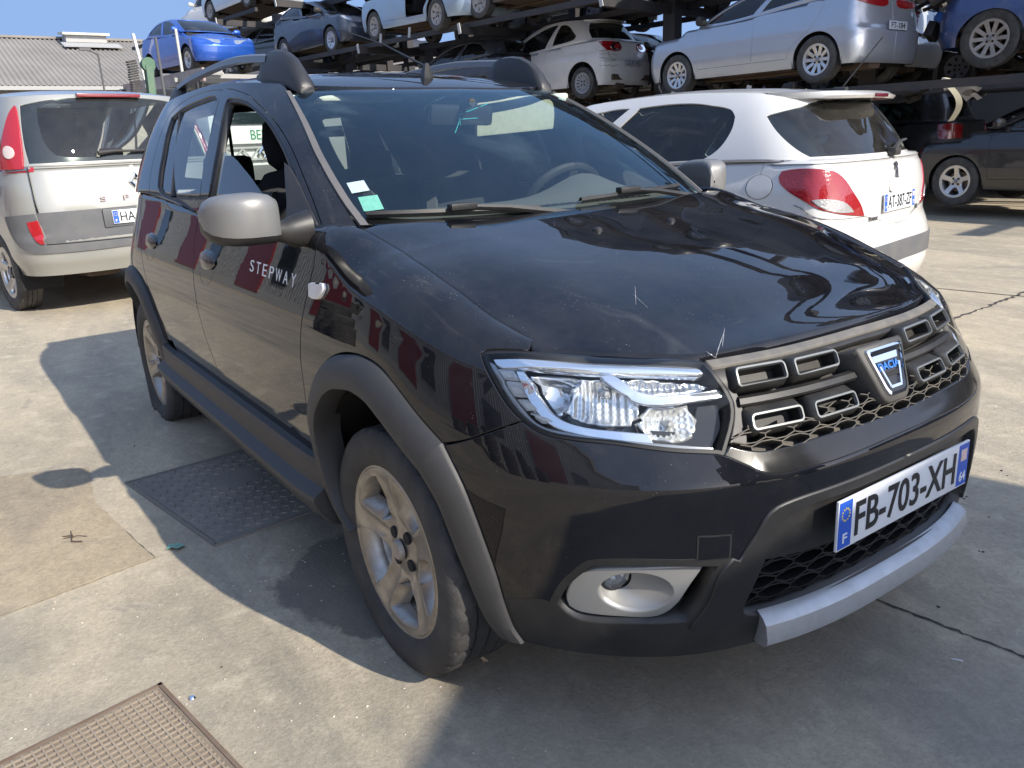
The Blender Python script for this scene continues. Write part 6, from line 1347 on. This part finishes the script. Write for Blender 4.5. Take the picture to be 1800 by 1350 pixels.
# ---------------------------------------------------------------- the yard: ground, covers, buildings, transporter
def ground_mat(tint=None):
    m=bpy.data.materials.new('yard_concrete'); m.use_nodes=True; nt=m.node_tree; b=nt.nodes['Principled BSDF']; L=nt.links.new
    tc=N(nt,'ShaderNodeTexCoord'); ob=tc.outputs['Object']
    def noise(s,d=8.,r=.6,vec=None,dist=0.): 
        n=N(nt,'ShaderNodeTexNoise',Scale=s,Detail=d,Roughness=r,Distortion=dist); L(vec or ob,n.inputs['Vector']); return n.outputs['Fac']
    def ramp(f,stops):
        r=N(nt,'ShaderNodeValToRGB'); e=r.color_ramp.elements
        while len(e)<len(stops): e.new(.5)
        for q,(p,c) in zip(e,stops): q.position=p; q.color=(*c,1)
        L(f,r.inputs['Fac']); return r.outputs['Color']
    def mix(f,a,c,mode='MIX'):
        x=N(nt,'ShaderNodeMixRGB',blend_type=mode)
        for s,v in ((x.inputs['Fac'],f),(x.inputs['Color1'],a),(x.inputs['Color2'],c)):
            if isinstance(v,(int,float)): s.default_value=v
            elif isinstance(v,tuple): s.default_value=(*v,1)
            else: L(v,s)
        return x.outputs['Color']
    def rng(f,a,c,d=0.,e=1.):
        r=N(nt,'ShaderNodeMapRange'); 
        for k,v in (('From Min',a),('From Max',c),('To Min',d),('To Max',e)): r.inputs[k].default_value=v
        L(f,r.inputs['Value']); return r.outputs['Result']
    mp=N(nt,'ShaderNodeMapping'); mp.inputs['Rotation'].default_value=(0,0,R(-12)); mp.inputs['Scale'].default_value=(.55,1.6,1); L(ob,mp.inputs['Vector'])
    base=ramp(noise(1.1,9.,.62,mp.outputs['Vector'],.6),[(.28,(.27,.238,.185)),(.46,(.385,.330,.245)),(.60,(.475,.402,.285)),(.78,(.35,.302,.235))])
    fine=rng(noise(55.,14.,.85),.30,.70,.66,1.30)
    base=mix(1.,base,rng(noise(14.,10.,.72,None,.8),.3,.7,.88,1.10),'MULTIPLY')
    col=mix(1.,base,fine,'MULTIPLY')
    col=mix(rng(noise(7.,8.,.66),.54,.72,0,.6),col,(.60,.525,.385))          # pale worn patches
    col=mix(rng(noise(4.2,8.,.7,None,1.1),.60,.74,0,.6),col,(.21,.195,.165))    # grey scuffs
    sp=N(nt,'ShaderNodeTexVoronoi',Scale=70.); L(ob,sp.inputs['Vector']); n5=noise(5.,3.)
    spk=N(nt,'ShaderNodeMath',operation='LESS_THAN'); spk.inputs[1].default_value=.11; L(sp.outputs['Distance'],spk.inputs[0])
    s2=N(nt,'ShaderNodeMath',operation='MULTIPLY'); L(spk.outputs[0],s2.inputs[0]); L(rng(n5,.5,.7,0,.7),s2.inputs[1]); col=mix(s2.outputs[0],col,(.72,.68,.58))
    gr_=N(nt,'ShaderNodeTexVoronoi',Scale=210.); L(ob,gr_.inputs['Vector']); col=mix(rng(gr_.outputs['Distance'],.0,.32,.42,0.),col,(.20,.18,.15))
    col=mix(rng(noise(2.3,12.,.75,None,2.2),.635,.655,0,.40),col,(.23,.21,.18))
    # damp oily stain behind the front wheel, spills under the car
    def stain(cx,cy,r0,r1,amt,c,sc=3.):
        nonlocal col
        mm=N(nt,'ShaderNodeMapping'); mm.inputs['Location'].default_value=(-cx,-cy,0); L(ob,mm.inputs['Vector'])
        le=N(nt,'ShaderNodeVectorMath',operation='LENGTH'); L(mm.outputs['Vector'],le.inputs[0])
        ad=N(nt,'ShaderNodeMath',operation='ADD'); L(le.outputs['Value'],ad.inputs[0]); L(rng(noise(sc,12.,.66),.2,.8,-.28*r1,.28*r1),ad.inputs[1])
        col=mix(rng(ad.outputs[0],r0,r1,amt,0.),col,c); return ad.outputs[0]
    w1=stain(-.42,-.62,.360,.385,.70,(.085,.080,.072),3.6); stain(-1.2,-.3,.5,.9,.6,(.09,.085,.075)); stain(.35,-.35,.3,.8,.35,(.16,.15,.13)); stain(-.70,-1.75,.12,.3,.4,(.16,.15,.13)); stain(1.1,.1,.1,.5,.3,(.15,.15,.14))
    # older, browner patch of screed at the left of the covers
    if tint: col=mix(1.,col,tint,'MULTIPLY')
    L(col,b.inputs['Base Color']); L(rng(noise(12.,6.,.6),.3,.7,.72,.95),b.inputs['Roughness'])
    hs=N(nt,'ShaderNodeMath',operation='ADD'); L(noise(90.,8.,.7),hs.inputs[0]); L(noise(9.,8.,.6),hs.inputs[1])
    bp=N(nt,'ShaderNodeBump',Strength=.55,Distance=.008); L(hs.outputs[0],bp.inputs['Height']); L(bp.outputs['Normal'],b.inputs['Normal'])
    return m
gm=ground_mat()
b=MB(); b.add([(-400,-400,0),(400,-400,0),(400,400,0),(-400,400,0)],[(0,1,2,3)]); ground=tag(b.build('ground',gm,None,smooth=False,fix=False),kind='structure')
def sheet(name,pts,z,m_,parent):
    b=MB(); b.add([(x,y,z) for x,y in pts],[tuple(range(len(pts)))]); o=b.build(name,m_,parent,smooth=False,fix=False); return o
# brown screed patch with a broken edge
random.seed(11)
def rough(pts,amp=.012,n=7):
    o=[]
    for i,p in enumerate(pts):
        q=pts[(i+1)%len(pts)]
        for k in range(n): t=k/n; o.append((p[0]+(q[0]-p[0])*t+random.uniform(-amp,amp),p[1]+(q[1]-p[1])*t+random.uniform(-amp,amp)))
    return o
def u2g(u,v):
    """ground point seen at a pixel of the 1800 wide frame: used once to lay out the marks measured in the yard"""
    d=fw+rt2*((u-900)/1398.72)-up2*((v-675)/1398.72); t=-CAM[2]/d.z; return (CAM[0]+d.x*t,CAM[1]+d.y*t)
pt=[u2g(-300,870),u2g(0,838),u2g(155,822),u2g(166,882),u2g(272,982),u2g(0,1085),u2g(-300,1190)]
sheet('screed_patch',rough(pt,.003,9),.003,ground_mat((.86,.82,.76)),ground)
# cracks and joints
cm=mat('crack_dark',(.055,.050,.044),.95)
def crack(pts,wd=.006,amp=.012,n=10):
    P=[];
    for i in range(len(pts)-1):
        a,c=pts[i],pts[i+1]
        for k in range(n): t=k/n; P.append((a[0]+(c[0]-a[0])*t+random.uniform(-amp,amp)*.5,a[1]+(c[1]-a[1])*t+random.uniform(-amp,amp)*.5))
    P.append(pts[-1]); b=MB(); L_=[];R_=[]
    for i,p in enumerate(P):
        q=P[min(i+1,len(P)-1)]; o=P[max(i-1,0)]; dx,dy=q[0]-o[0],q[1]-o[1]; l=math.hypot(dx,dy)+1e-9; w_=wd*random.uniform(.4,1.3); L_.append((p[0]-dy/l*w_,p[1]+dx/l*w_,.0025)); R_.append((p[0]+dy/l*w_,p[1]-dx/l*w_,.0025))
    b.grid([L_,R_]); b.build('crack',cm,ground,smooth=False)
crack([(-.6,.20),(.61,.33),(.97,.374),(3.,.62)],.004,.008,24)
crack([(-.75,2.2),(-.93,3.86),(-1.0,5.03),(-1.35,8.2)],.012,.03,24)
crack([(-12,1.2),(-5.2,-.35),(-3.9,-.05)],.008,.03,16); crack([(-3.5,4.5),(-.9,4.9),(3,5.5)],.008,.02,16)
crack([u2g(160,880),u2g(215,930),u2g(272,982)],.003,.004,8)
# chequer plate cover half under the car
cov=mat('cover_iron',(.15,.14,.125),.8,.0,dirt=.9,dirtcol=(.31,.275,.225),dscale=3,bump=.2,bscale=80)
c0=Vector((-1.715,-1.165,0)); ax=Vector((.986,.165,0)); ay=Vector((-.08,.997,0))
cv=empty('drain_cover',c0,0,'dark iron chequer plate cover sunk in the concrete beside the sill','drain cover')
def q2(a,c,z=0): return tuple(ax*a+ay*c+Vector((0,0,z)))
b=MB(); b.add([q2(0,0,.004),q2(.77,0,.004),q2(.77,.80,.004),q2(0,.80,.004)],[(0,1,2,3)]); b.build('cover_sheet',cov,cv,smooth=False,fix=False)
b=MB()
for i in range(22):
    for j in range(22):
        a,c=.025+i*.034+(.017 if j%2 else 0),.025+j*.035
        if a>.75 or (i-7)**2+(j-8)**2<9: continue
        d=R(45 if (i+j)%2 else -45); dx,dy=.013*math.cos(d),.013*math.sin(d); ex,ey=-.006*math.sin(d),.006*math.cos(d)
        P=[(a-dx,c-dy),(a+ex,c+ey),(a+dx,c+dy),(a-ex,c-ey)]; b.add([q2(x,y,.004) for x,y in P]+[q2(a+(x-a)*.5,c+(y-c)*.5,.0085) for x,y in P],[(4,5,6,7)]+[(k,(k+1)%4,4+(k+1)%4,4+k) for k in range(4)])
o=b.build('chequer_studs',cov,cv,smooth=False); tag(o,kind='stuff')
b=MB()
for a0,c0_,a1,c1_ in ((-.012,-.012,.782,-.012),(.782,-.012,.782,.81),(-.012,-.012,-.012,.81),(-.012,.81,.782,.81)): b.bar(q2(a0,c0_,.003),q2(a1,c1_,.003),.012,.006)
b.build('cover_frame',mat('frame_iron',(.19,.172,.145),.85,.0),cv,smooth=False)
# rusty grid cover at the lower left
rust=mat('cover_rust',(.15,.115,.085),.85,.0,var=.3,vscale=5,dirt=.9,dirtcol=(.30,.25,.18),dscale=6,bump=.3,bscale=120)
c0=Vector((-.28,-1.372,0)); ax2=Vector((.985,.172,0)); ay2=Vector((.172,-.985,0))
c2_=empty('drain_cover',c0,0,'rusty square-patterned iron cover at the lower left corner','drain cover')
def q3(a,c,z=0): return tuple(ax2*a+ay2*c+Vector((0,0,z)))
b=MB(); b.add([q3(.0,.0,.003),q3(.47,0,.003),q3(.47,.47,.003),q3(0,.47,.003)],[(3,2,1,0)]); b.build('cover_sheet',rust,c2_,smooth=False,fix=False)
b=MB(); b2=MB()
for i in range(30):
    t=.022+i*.0195
    if t<.46: b.bar(q3(t,.015,.0045),q3(t,.458,.0045),.0045,.004); b.bar(q3(.015,t,.0047),q3(.458,t,.0047),.0045,.004)
tag(b.build('grid_ribs',mat('rust_rib',(.24,.19,.14),.85,dirt=.8,dirtcol=(.38,.32,.24),dscale=8),c2_,smooth=False),kind='stuff')
b=MB()
for a0,c0_,a1,c1_ in ((-.006,0,.476,0),(0,-.006,0,.476),(.47,0,.47,.47),(0,.47,.47,.47)): b.bar(q3(a0,c0_,.003),q3(a1,c1_,.003),.010,.006)
b.build('cover_frame',mat('frame_rust',(.13,.085,.06),.9,dirt=.6,dirtcol=(.26,.21,.16),dscale=9),c2_,smooth=False)
# grit, chips and small litter
random.seed(5); b=MB()
def chip(x,y,s):
    P=[(x+s*random.uniform(.5,1)*math.cos(a+random.uniform(-.3,.3)),y+s*random.uniform(.5,1)*math.sin(a),.001) for a in (0,1.3,2.6,3.9,5.1)]
    b.add(P+[(x,y,s*random.uniform(.4,.9))],[(k,(k+1)%5,5) for k in range(5)]+[(4,3,2,1,0)])
for k in range(900):
    r_=random.random()
    if r_<.45: x,y=random.uniform(-.9,1.2),random.uniform(-1.9,-.7)
    elif r_<.7: x,y=random.uniform(-6.5,-2.5),random.uniform(-1.6,-.2)
    else: x,y=random.uniform(-3,1.5),random.uniform(.6,8)
    chip(x,y,random.choice((.0015,.002,.003,.004))*(1+.25*math.hypot(x-1.6,y+1.6)**.5))
tag(b.build('gravel_chips',mat('chip_pale',(.50,.46,.38),.9,var=.5,vscale=2),None,smooth=False),'pale gravel chips strewn over the concrete','gravel',kind='stuff')
b=MB()
for k in range(90):
    x,y=(random.uniform(.2,1.2),random.uniform(.3,1.5)) if k<40 else (random.uniform(-3,1.2),random.uniform(-1.8,5)); chip(x,y,random.choice((.003,.005,.007)))
tag(b.build('dirt_crumbs',mat('chip_dark',(.035,.032,.028),.95),None,smooth=False),'dark dirt crumbs scattered on the concrete','dirt',kind='stuff')
x,y=u2g(307,963); b=MB(); b.add([(x-.035,y-.012,.003),(x+.01,y-.028,.006),(x+.012,y-.01,.010),(x+.035,y+.0,.012),(x+.02,y+.03,.008),(x-.02,y+.022,.004)],[(0,1,2,3,4,5)]); tag(b.build('plastic_shard',mat('shard_green',(.16,.36,.28),.4),None,smooth=False,fix=False),'small torn green plastic shard on the concrete near the iron cover','litter')
x,y=u2g(110,945); b=MB(); P=[(x,y,.004),(x+.03,y+.03,.012),(x+.07,y+.02,.008),(x+.10,y+.05,.010)]; b.tube(P,.002,5); b.tube([(x+.02,y+.0,.004),(x+.05,y+.045,.014),(x+.06,y+.07,.006)],.0016,5); b.tube([(x-.03,y+.03,.004),(x+.03,y+.028,.010)],.0014,5); tag(b.build('twig',mat('twig_brown',(.10,.07,.05),.9),None),'thin bent twig lying on the brown concrete patch','twig')
x,y=u2g(338,1228); b=MB(); b.lathe([(0,.006),(.006,.006),(.009,.002),(.009,0)],12,axis='z',c=(x,y,0)); tag(b.build('bolt_head',MATS['alloyd'] if 'alloyd' in MATS else chrome,None),'small metal bolt head beside the rusty cover','bolt')
x,y=u2g(1672,1160); b=MB(); b.tube([(x,y,.003),(x+.012,y+.004,.006),(x+.022,y+.012,.003)],.0018,5); tag(b.build('zip_tie',mat('tie_white',(.7,.7,.7),.5),None),'bit of white plastic strip on the shaded concrete','litter')
# ---- far hall with a corrugated roof
hall=empty('warehouse',(-38,0,0),0,'long grey warehouse with corrugated roof at the left, far behind','building')
corr=mat('fibre_cement',(.25,.23,.205),.85,var=.18,vscale=.6,dirt=.35,dirtcol=(.20,.18,.15),dscale=2)
def corrugated(name,y0,y1,wl,amp,f,m_,parent,nper=6):
    n=int((y1-y0)/wl*nper); A=[];B=[]
    for k in range(n+1):
        y=y0+(y1-y0)*k/n; h_=amp*math.sin(2*math.pi*y/wl); A.append(f(0,y,h_)); B.append(f(1,y,h_))
    b=MB(); b.grid([A,B]); return b.build(name,m_,parent,sharp=0)
corrugated('roof_slope',-5,34,.19,.035,lambda t,y,h_:(4-9.5*t+h_*.3,y,3.84+2.75*t+h_),corr,hall)
corrugated('roof_slope',-5,34,.19,.035,lambda t,y,h_:(-5.5-9.5*t-h_*.3,y,6.59-2.75*t+h_),corr,hall)
b=MB(); b.box((-5.5,14.5,6.62),(.5,39,.10)); b.build('ridge_cap',corr,hall,smooth=False)
b=MB(); b.box((3.7,14.5,1.9),(.3,39,3.7)); b.box((-5.5,-4.9,1.9),(18.4,.2,3.7)); b.build('wall',mat('render_grey',(.22,.22,.215),.9),hall,smooth=False)
b=MB(); b.box((4.05,14.5,3.76),(.16,39,.14)); b.build('gutter',mat('gutter_grey',(.35,.35,.34),.6),hall,smooth=False)
vt=empty('roof_ventilator'); vt.parent=hall; vt.location=(-4.4,5.75,6.35)
b=MB(); b.box((0,0,.36),(1.5,1.95,.10),rot=Matrix.Rotation(R(6),3,'Y')); b.build('vent_lid',mat('vent_cream',(.58,.55,.44),.7),vt,smooth=False)
b=MB(); b.box((0,0,.12),(1.1,1.7,.36)); b.build('vent_box',mat('vent_grey',(.36,.36,.35),.7),vt,smooth=False)
b=MB(); b.box((1.0,.1,-.22),(.9,2.4,.04),rot=Matrix.Rotation(R(16),3,'Y')); b.build('vent_flashing',mat('vent_grey',(.36,.36,.35),.7),vt,smooth=False)
# ---- transporter deck under the blue car, loader arm, lamp posts
tr=empty('car_transporter',(-21.5,5.0,.40),R(8),'low car transporter deck carrying the bright blue hatchback','transporter')
dk=mat('transporter_grey',(.34,.34,.33),.6,.1,dirt=.4); b=MB()
for y in (-.75,.75):
    b=MB(); b.box((-.5,y,2.70),(5.6,.42,.14),bev=.01); b.build('deck_track',dk,tr)
for x in (-3.1,-1.2,.8,2.1):
    b=MB(); b.box((x,0,2.62),(.12,2.3,.10)); b.build('cross_member',dk,tr,smooth=False)
for x,y in ((-3,-1.05),(2,-1.05),(-3,1.05),(2,1.05)):
    b=MB(); b.box((x,y,1.35),(.14,.14,2.6)); b.build('deck_post',MATS['rack_steel'],tr,smooth=False)
b=MB(); b.box((-.4,-1.02,2.64),(5.4,.06,.30)); b.build('side_board',mat('board_patchy',(.36,.34,.32),.7,var=.3,vscale=4,dirt=.6,dirtcol=(.30,.10,.08),dscale=1.5),tr,smooth=False)
b=MB(); b.bar((-1.6,-.95,2.75),(-1.95,-.95,4.0),.07,.05); b.build('strap_post',steelp,tr,smooth=False); b=MB(); b.bar((-1.6,-.95,2.78),(-1.2,-.92,2.72),.05,.04); b.build('strap_hook',steelp,tr,smooth=False)
b=MB(); b.bar((.9,-.95,2.75),(.88,-.95,3.8),.06,.05); b.build('strap_post',steelp,tr,smooth=False)
b=MB(); b.box((-1.25,-1.06,2.72),(.12,.03,.05)); b.build('marker_lamp',mat('amber_lamp',(.9,.25,.05),.3,emit=.8),tr)
la=empty('green_loader',(-20,3.0,0),R(4),'dark green loader arms standing behind the people carrier','loader'); gmm=mat('loader_green',(.05,.14,.085),.6,dirt=.4)
b=MB(); b.bar((0,.25,2.0),(.0,.30,3.30),.22,.16); b.lathe([(0,-.08),(.16,-.08),(.16,.08),(0,.08)],16,axis='x',c=(0,.30,3.32)); b.build('loader_mast',gmm,la)
b=MB(); b.bar((0,-1.3,2.15),(0,.9,2.5),.10,.22); b.build('loader_boom',gmm,la,smooth=False)
b=MB(); rows=[]
for k in range(18): b.box((-.05,-.05+.01*math.sin(k),2.45+.055*k),(.20,.20,.035),rot=Matrix.Rotation(.2,3,'X'))
b.build('loader_chain',MATS['tyre_rubber'],la,smooth=False)
b=MB(); b.box((0,0,1.1),(1.6,2.4,1.6),bev=.1); b.build('loader_body',gmm,la)
for x,y,h_,lab in ((-19.8,3.52,3.9,'thin dark steel pole rising beside the transporter'),(-28,3.66,4.35,'slim lamp post with bent head in front of the warehouse')):
    b=MB(); b.tube([(0,0,0),(0,0,h_)],.03,8); 
    if x<-25: b.tube([(0,0,h_),(0,-.25,h_+.12)],.03,6); b.box((0,-.35,h_+.14),(.14,.32,.08))
    o=b.build('pole' if x>-25 else 'lamp_post',mat('pole_dark',(.10,.10,.10),.6),None); o.location=(x,y,0); tag(o,lab,'pole')
# ---- white lorry seen through the black car's windows
lo_=empty('lorry',(-16.2,4.5,0),R(8),'white lorry with green lettering seen through the black car\'s side window','lorry')
wl_=mat('lorry_white',(.72,.73,.72),.4,coat=.4)
b=MB(); b.box((-1.0,0,1.35),(1.9,2.2,1.5),bev=.10); b.build('cab',wl_,lo_); b=MB(); b.box((-.03,0,1.92),(.06,1.9,.25),bev=.02); b.build('windscreen',mat('lorry_glass',(.02,.03,.035),.05,coat=1.),lo_)
b=MB(); b.box((.02,0,1.58),(.06,2.1,.36),bev=.01); b.build('sign_board',wl_,lo_); fit_text('sign_lettering','BERDU',mat('sign_green',(.02,.22,.10),.5),lo_,frame((.055,.12,1.58),(1,0,0)),.74,.20,ext=.004)
b=MB()
for k in range(5): b.bar((.02,-.85+.38*k,1.30),(.02,-.66+.38*k,1.10),.03,.03); b.bar((.02,-.66+.38*k,1.10),(.02,-.47+.38*k,1.30),.03,.03)
b.bar((.02,-.9,1.32),(.02,.95,1.32),.04,.04); b.bar((.02,-.9,1.08),(.02,.95,1.08),.04,.04); b.build('grille',steelp,lo_,smooth=False)
b=MB(); b.grid([[(.04,y,1.2+z) for y,z in dm(.12,.16)],[(.06,y,1.2+z) for y,z in dm(.08,.11)],[(.05,y,1.2+z) for y,z in dm(.05,.07)]],closed=True); b.build('emblem',chrome,lo_,smooth=False)
b=MB(); b.box((.0,0,.75),(.2,2.2,.4),bev=.04); b.build('bumper',greyp,lo_); b=MB(); b.box((-3.8,0,1.3),(3.6,2.3,1.2)); b.build('load_box',wl_,lo_,smooth=False)
for x in (-.9,-4.2):
    for y in (-1.0,1.0): b=MB(); b.lathe([(0,-.13),(.42,-.13),(.46,-.06),(.46,.06),(.42,.13),(0,.13)],24,c=(x,y,.46)); b.build('wheel',MATS['tyre_rubber'],lo_)
# ---- what stands behind the photographer and shows in the paintwork
hb=empty('corrugated_hall',(-8,-13,0),R(-1),'grey corrugated hall with red doors behind the photographer','building')
cg=mat('cladding_steel_grey',(.38,.39,.395),.5,.3,var=.1,vscale=1)
def wallx(name,x0,x1,z0,z1,y,m_,par):
    n=int((x1-x0)/.25*4); A=[];B=[]
    for k in range(n+1):
        x=x0+(x1-x0)*k/n; h_=.03*math.sin(2*math.pi*x/.25); A.append((x,y+h_,z0)); B.append((x,y+h_,z1))
    b=MB(); b.grid([A,B]); return b.build(name,m_,par,sharp=0)
wallx('wall_cladding',-70,26,.9,5.6,0,cg,hb)
b=MB(); b.box((-22,-.1,.45),(97,.3,.9)); b.build('plinth',mat('plinth_pale',(.42,.42,.40),.85),hb,smooth=False)
b=MB(); b.box((-22,-5,5.7),(97,10.4,.25)); b.build('roof_edge',mat('roof_edge_pale',(.5,.5,.48),.7),hb,smooth=False)
for x,w_,h_ in ((-60,6,3.6),(-48,6,3.6),(-37,6,3.6),(-27,5,3.6),(-18,5,3.4),(-9.5,4.5,3.4),(-2,4.5,3.4),(5,4,3.4),(12.5,4.5,3.4)):
    b=MB(); b.box((x,.06,h_/2+.6),(w_*.62,.08,h_)); b.build('red_door',mat('door_red',(.20,.018,.022),.45,coat=.3),hb,smooth=False)
    b=MB(); b.box((x+w_*.5+.9,.05,2.6),(1.6,.08,2.2)); b.build('dark_window',mat('lorry_glass',(.02,.03,.035),.05,coat=1.),hb,smooth=False)
# rows of stacked tyres in front of the hall
tyg='tyre stacks in front of the grey hall'
tb=tyre_geo(.32,.20,.20,20,False); tm=None
for i,x in enumerate((-1.2,-.45,.35,1.15,1.95,2.75,-11.0,-11.8,-12.6)):
    t_=empty('tyre_stack',(x-.6,-7.2-.12*i,0),0,'%s tyre stack from the left, before the grey hall behind the photographer'%('first second third fourth fifth sixth seventh eighth ninth'.split()[(3,4,5,6,7,8,2,1,0)[i]]),'tyre stack',tyg)
    if x<-8: t_.location=(x,-5.0-.2*i,0)
    for k in range(4+i%3):
        if tm is None: o=tb.build('tyre',MATS['tyre_rubber_dusty'],t_); tm=o.data
        else: o=bpy.data.objects.new('tyre',tm); link(o,t_)
        o.rotation_euler=(R(90),0,random.uniform(0,6)); o.location=(random.uniform(-.03,.03),random.uniform(-.03,.03),.10+.2*k)
# unseen lorry shape added as shadow caster, its outline traced back from the wanted shadow
bl_=empty('shadow_caster',(0,0,0),0,'added tall box lorry shape ahead of the black car, outlined to throw the foreground shadow','lorry')
hh=3.3; sh=lambda gx,gy,h_: (gx+SUN.x/SUN.z*h_,gy+SUN.y/SUN.z*h_)
base=[(.12,1.30),(.02,-.02),(.13,-.74),(.36,-1.02),(.95,-1.72),(2.6,-1.6),(2.7,2.0)]
top=[sh(x,y,hh) for x,y in base]
b=MB(); n_=len(top); b.add([(x,y,.9) for x,y in top]+[(x,y,hh) for x,y in top],[tuple(range(n_-1,-1,-1)),tuple(n_+k for k in range(n_))]+[(k,(k+1)%n_,n_+(k+1)%n_,n_+k) for k in range(n_)]); b.build('load_box',mat('caster_grey_box',(.20,.21,.22),.6),bl_,smooth=False)
cx=sum(p[0] for p in top)/n_; cy=sum(p[1] for p in top)/n_
b=MB(); b.box((cx,cy,.75),(2.2,1.6,.3)); b.build('chassis',MATS['rack_steel'],bl_,smooth=False)
for dx in (-.8,.8):
    for dy in (-.9,.9): b=MB(); b.lathe([(0,-.13),(.42,-.13),(.46,-.06),(.46,.06),(.42,.13),(0,.13)],24,c=(cx+dx,cy+dy,.46)); b.build('wheel',MATS['tyre_rubber'],bl_)

# dark wall added behind the racks to close gaps of bright sky
wl2=empty('backing_wall',rk(0,9.5,0),RH,'long dark concrete wall added behind the storage rack to close the sky gaps','wall'); wl2['kind']='thing'
for k in range(16):
    b=MB(); b.box((-24+4*k,0,1.75),(3.97,.2,3.5)); b.build('wall_panel',mat('wall_dark',(.07,.072,.075),.9,var=.2,vscale=.8),wl2,smooth=False)
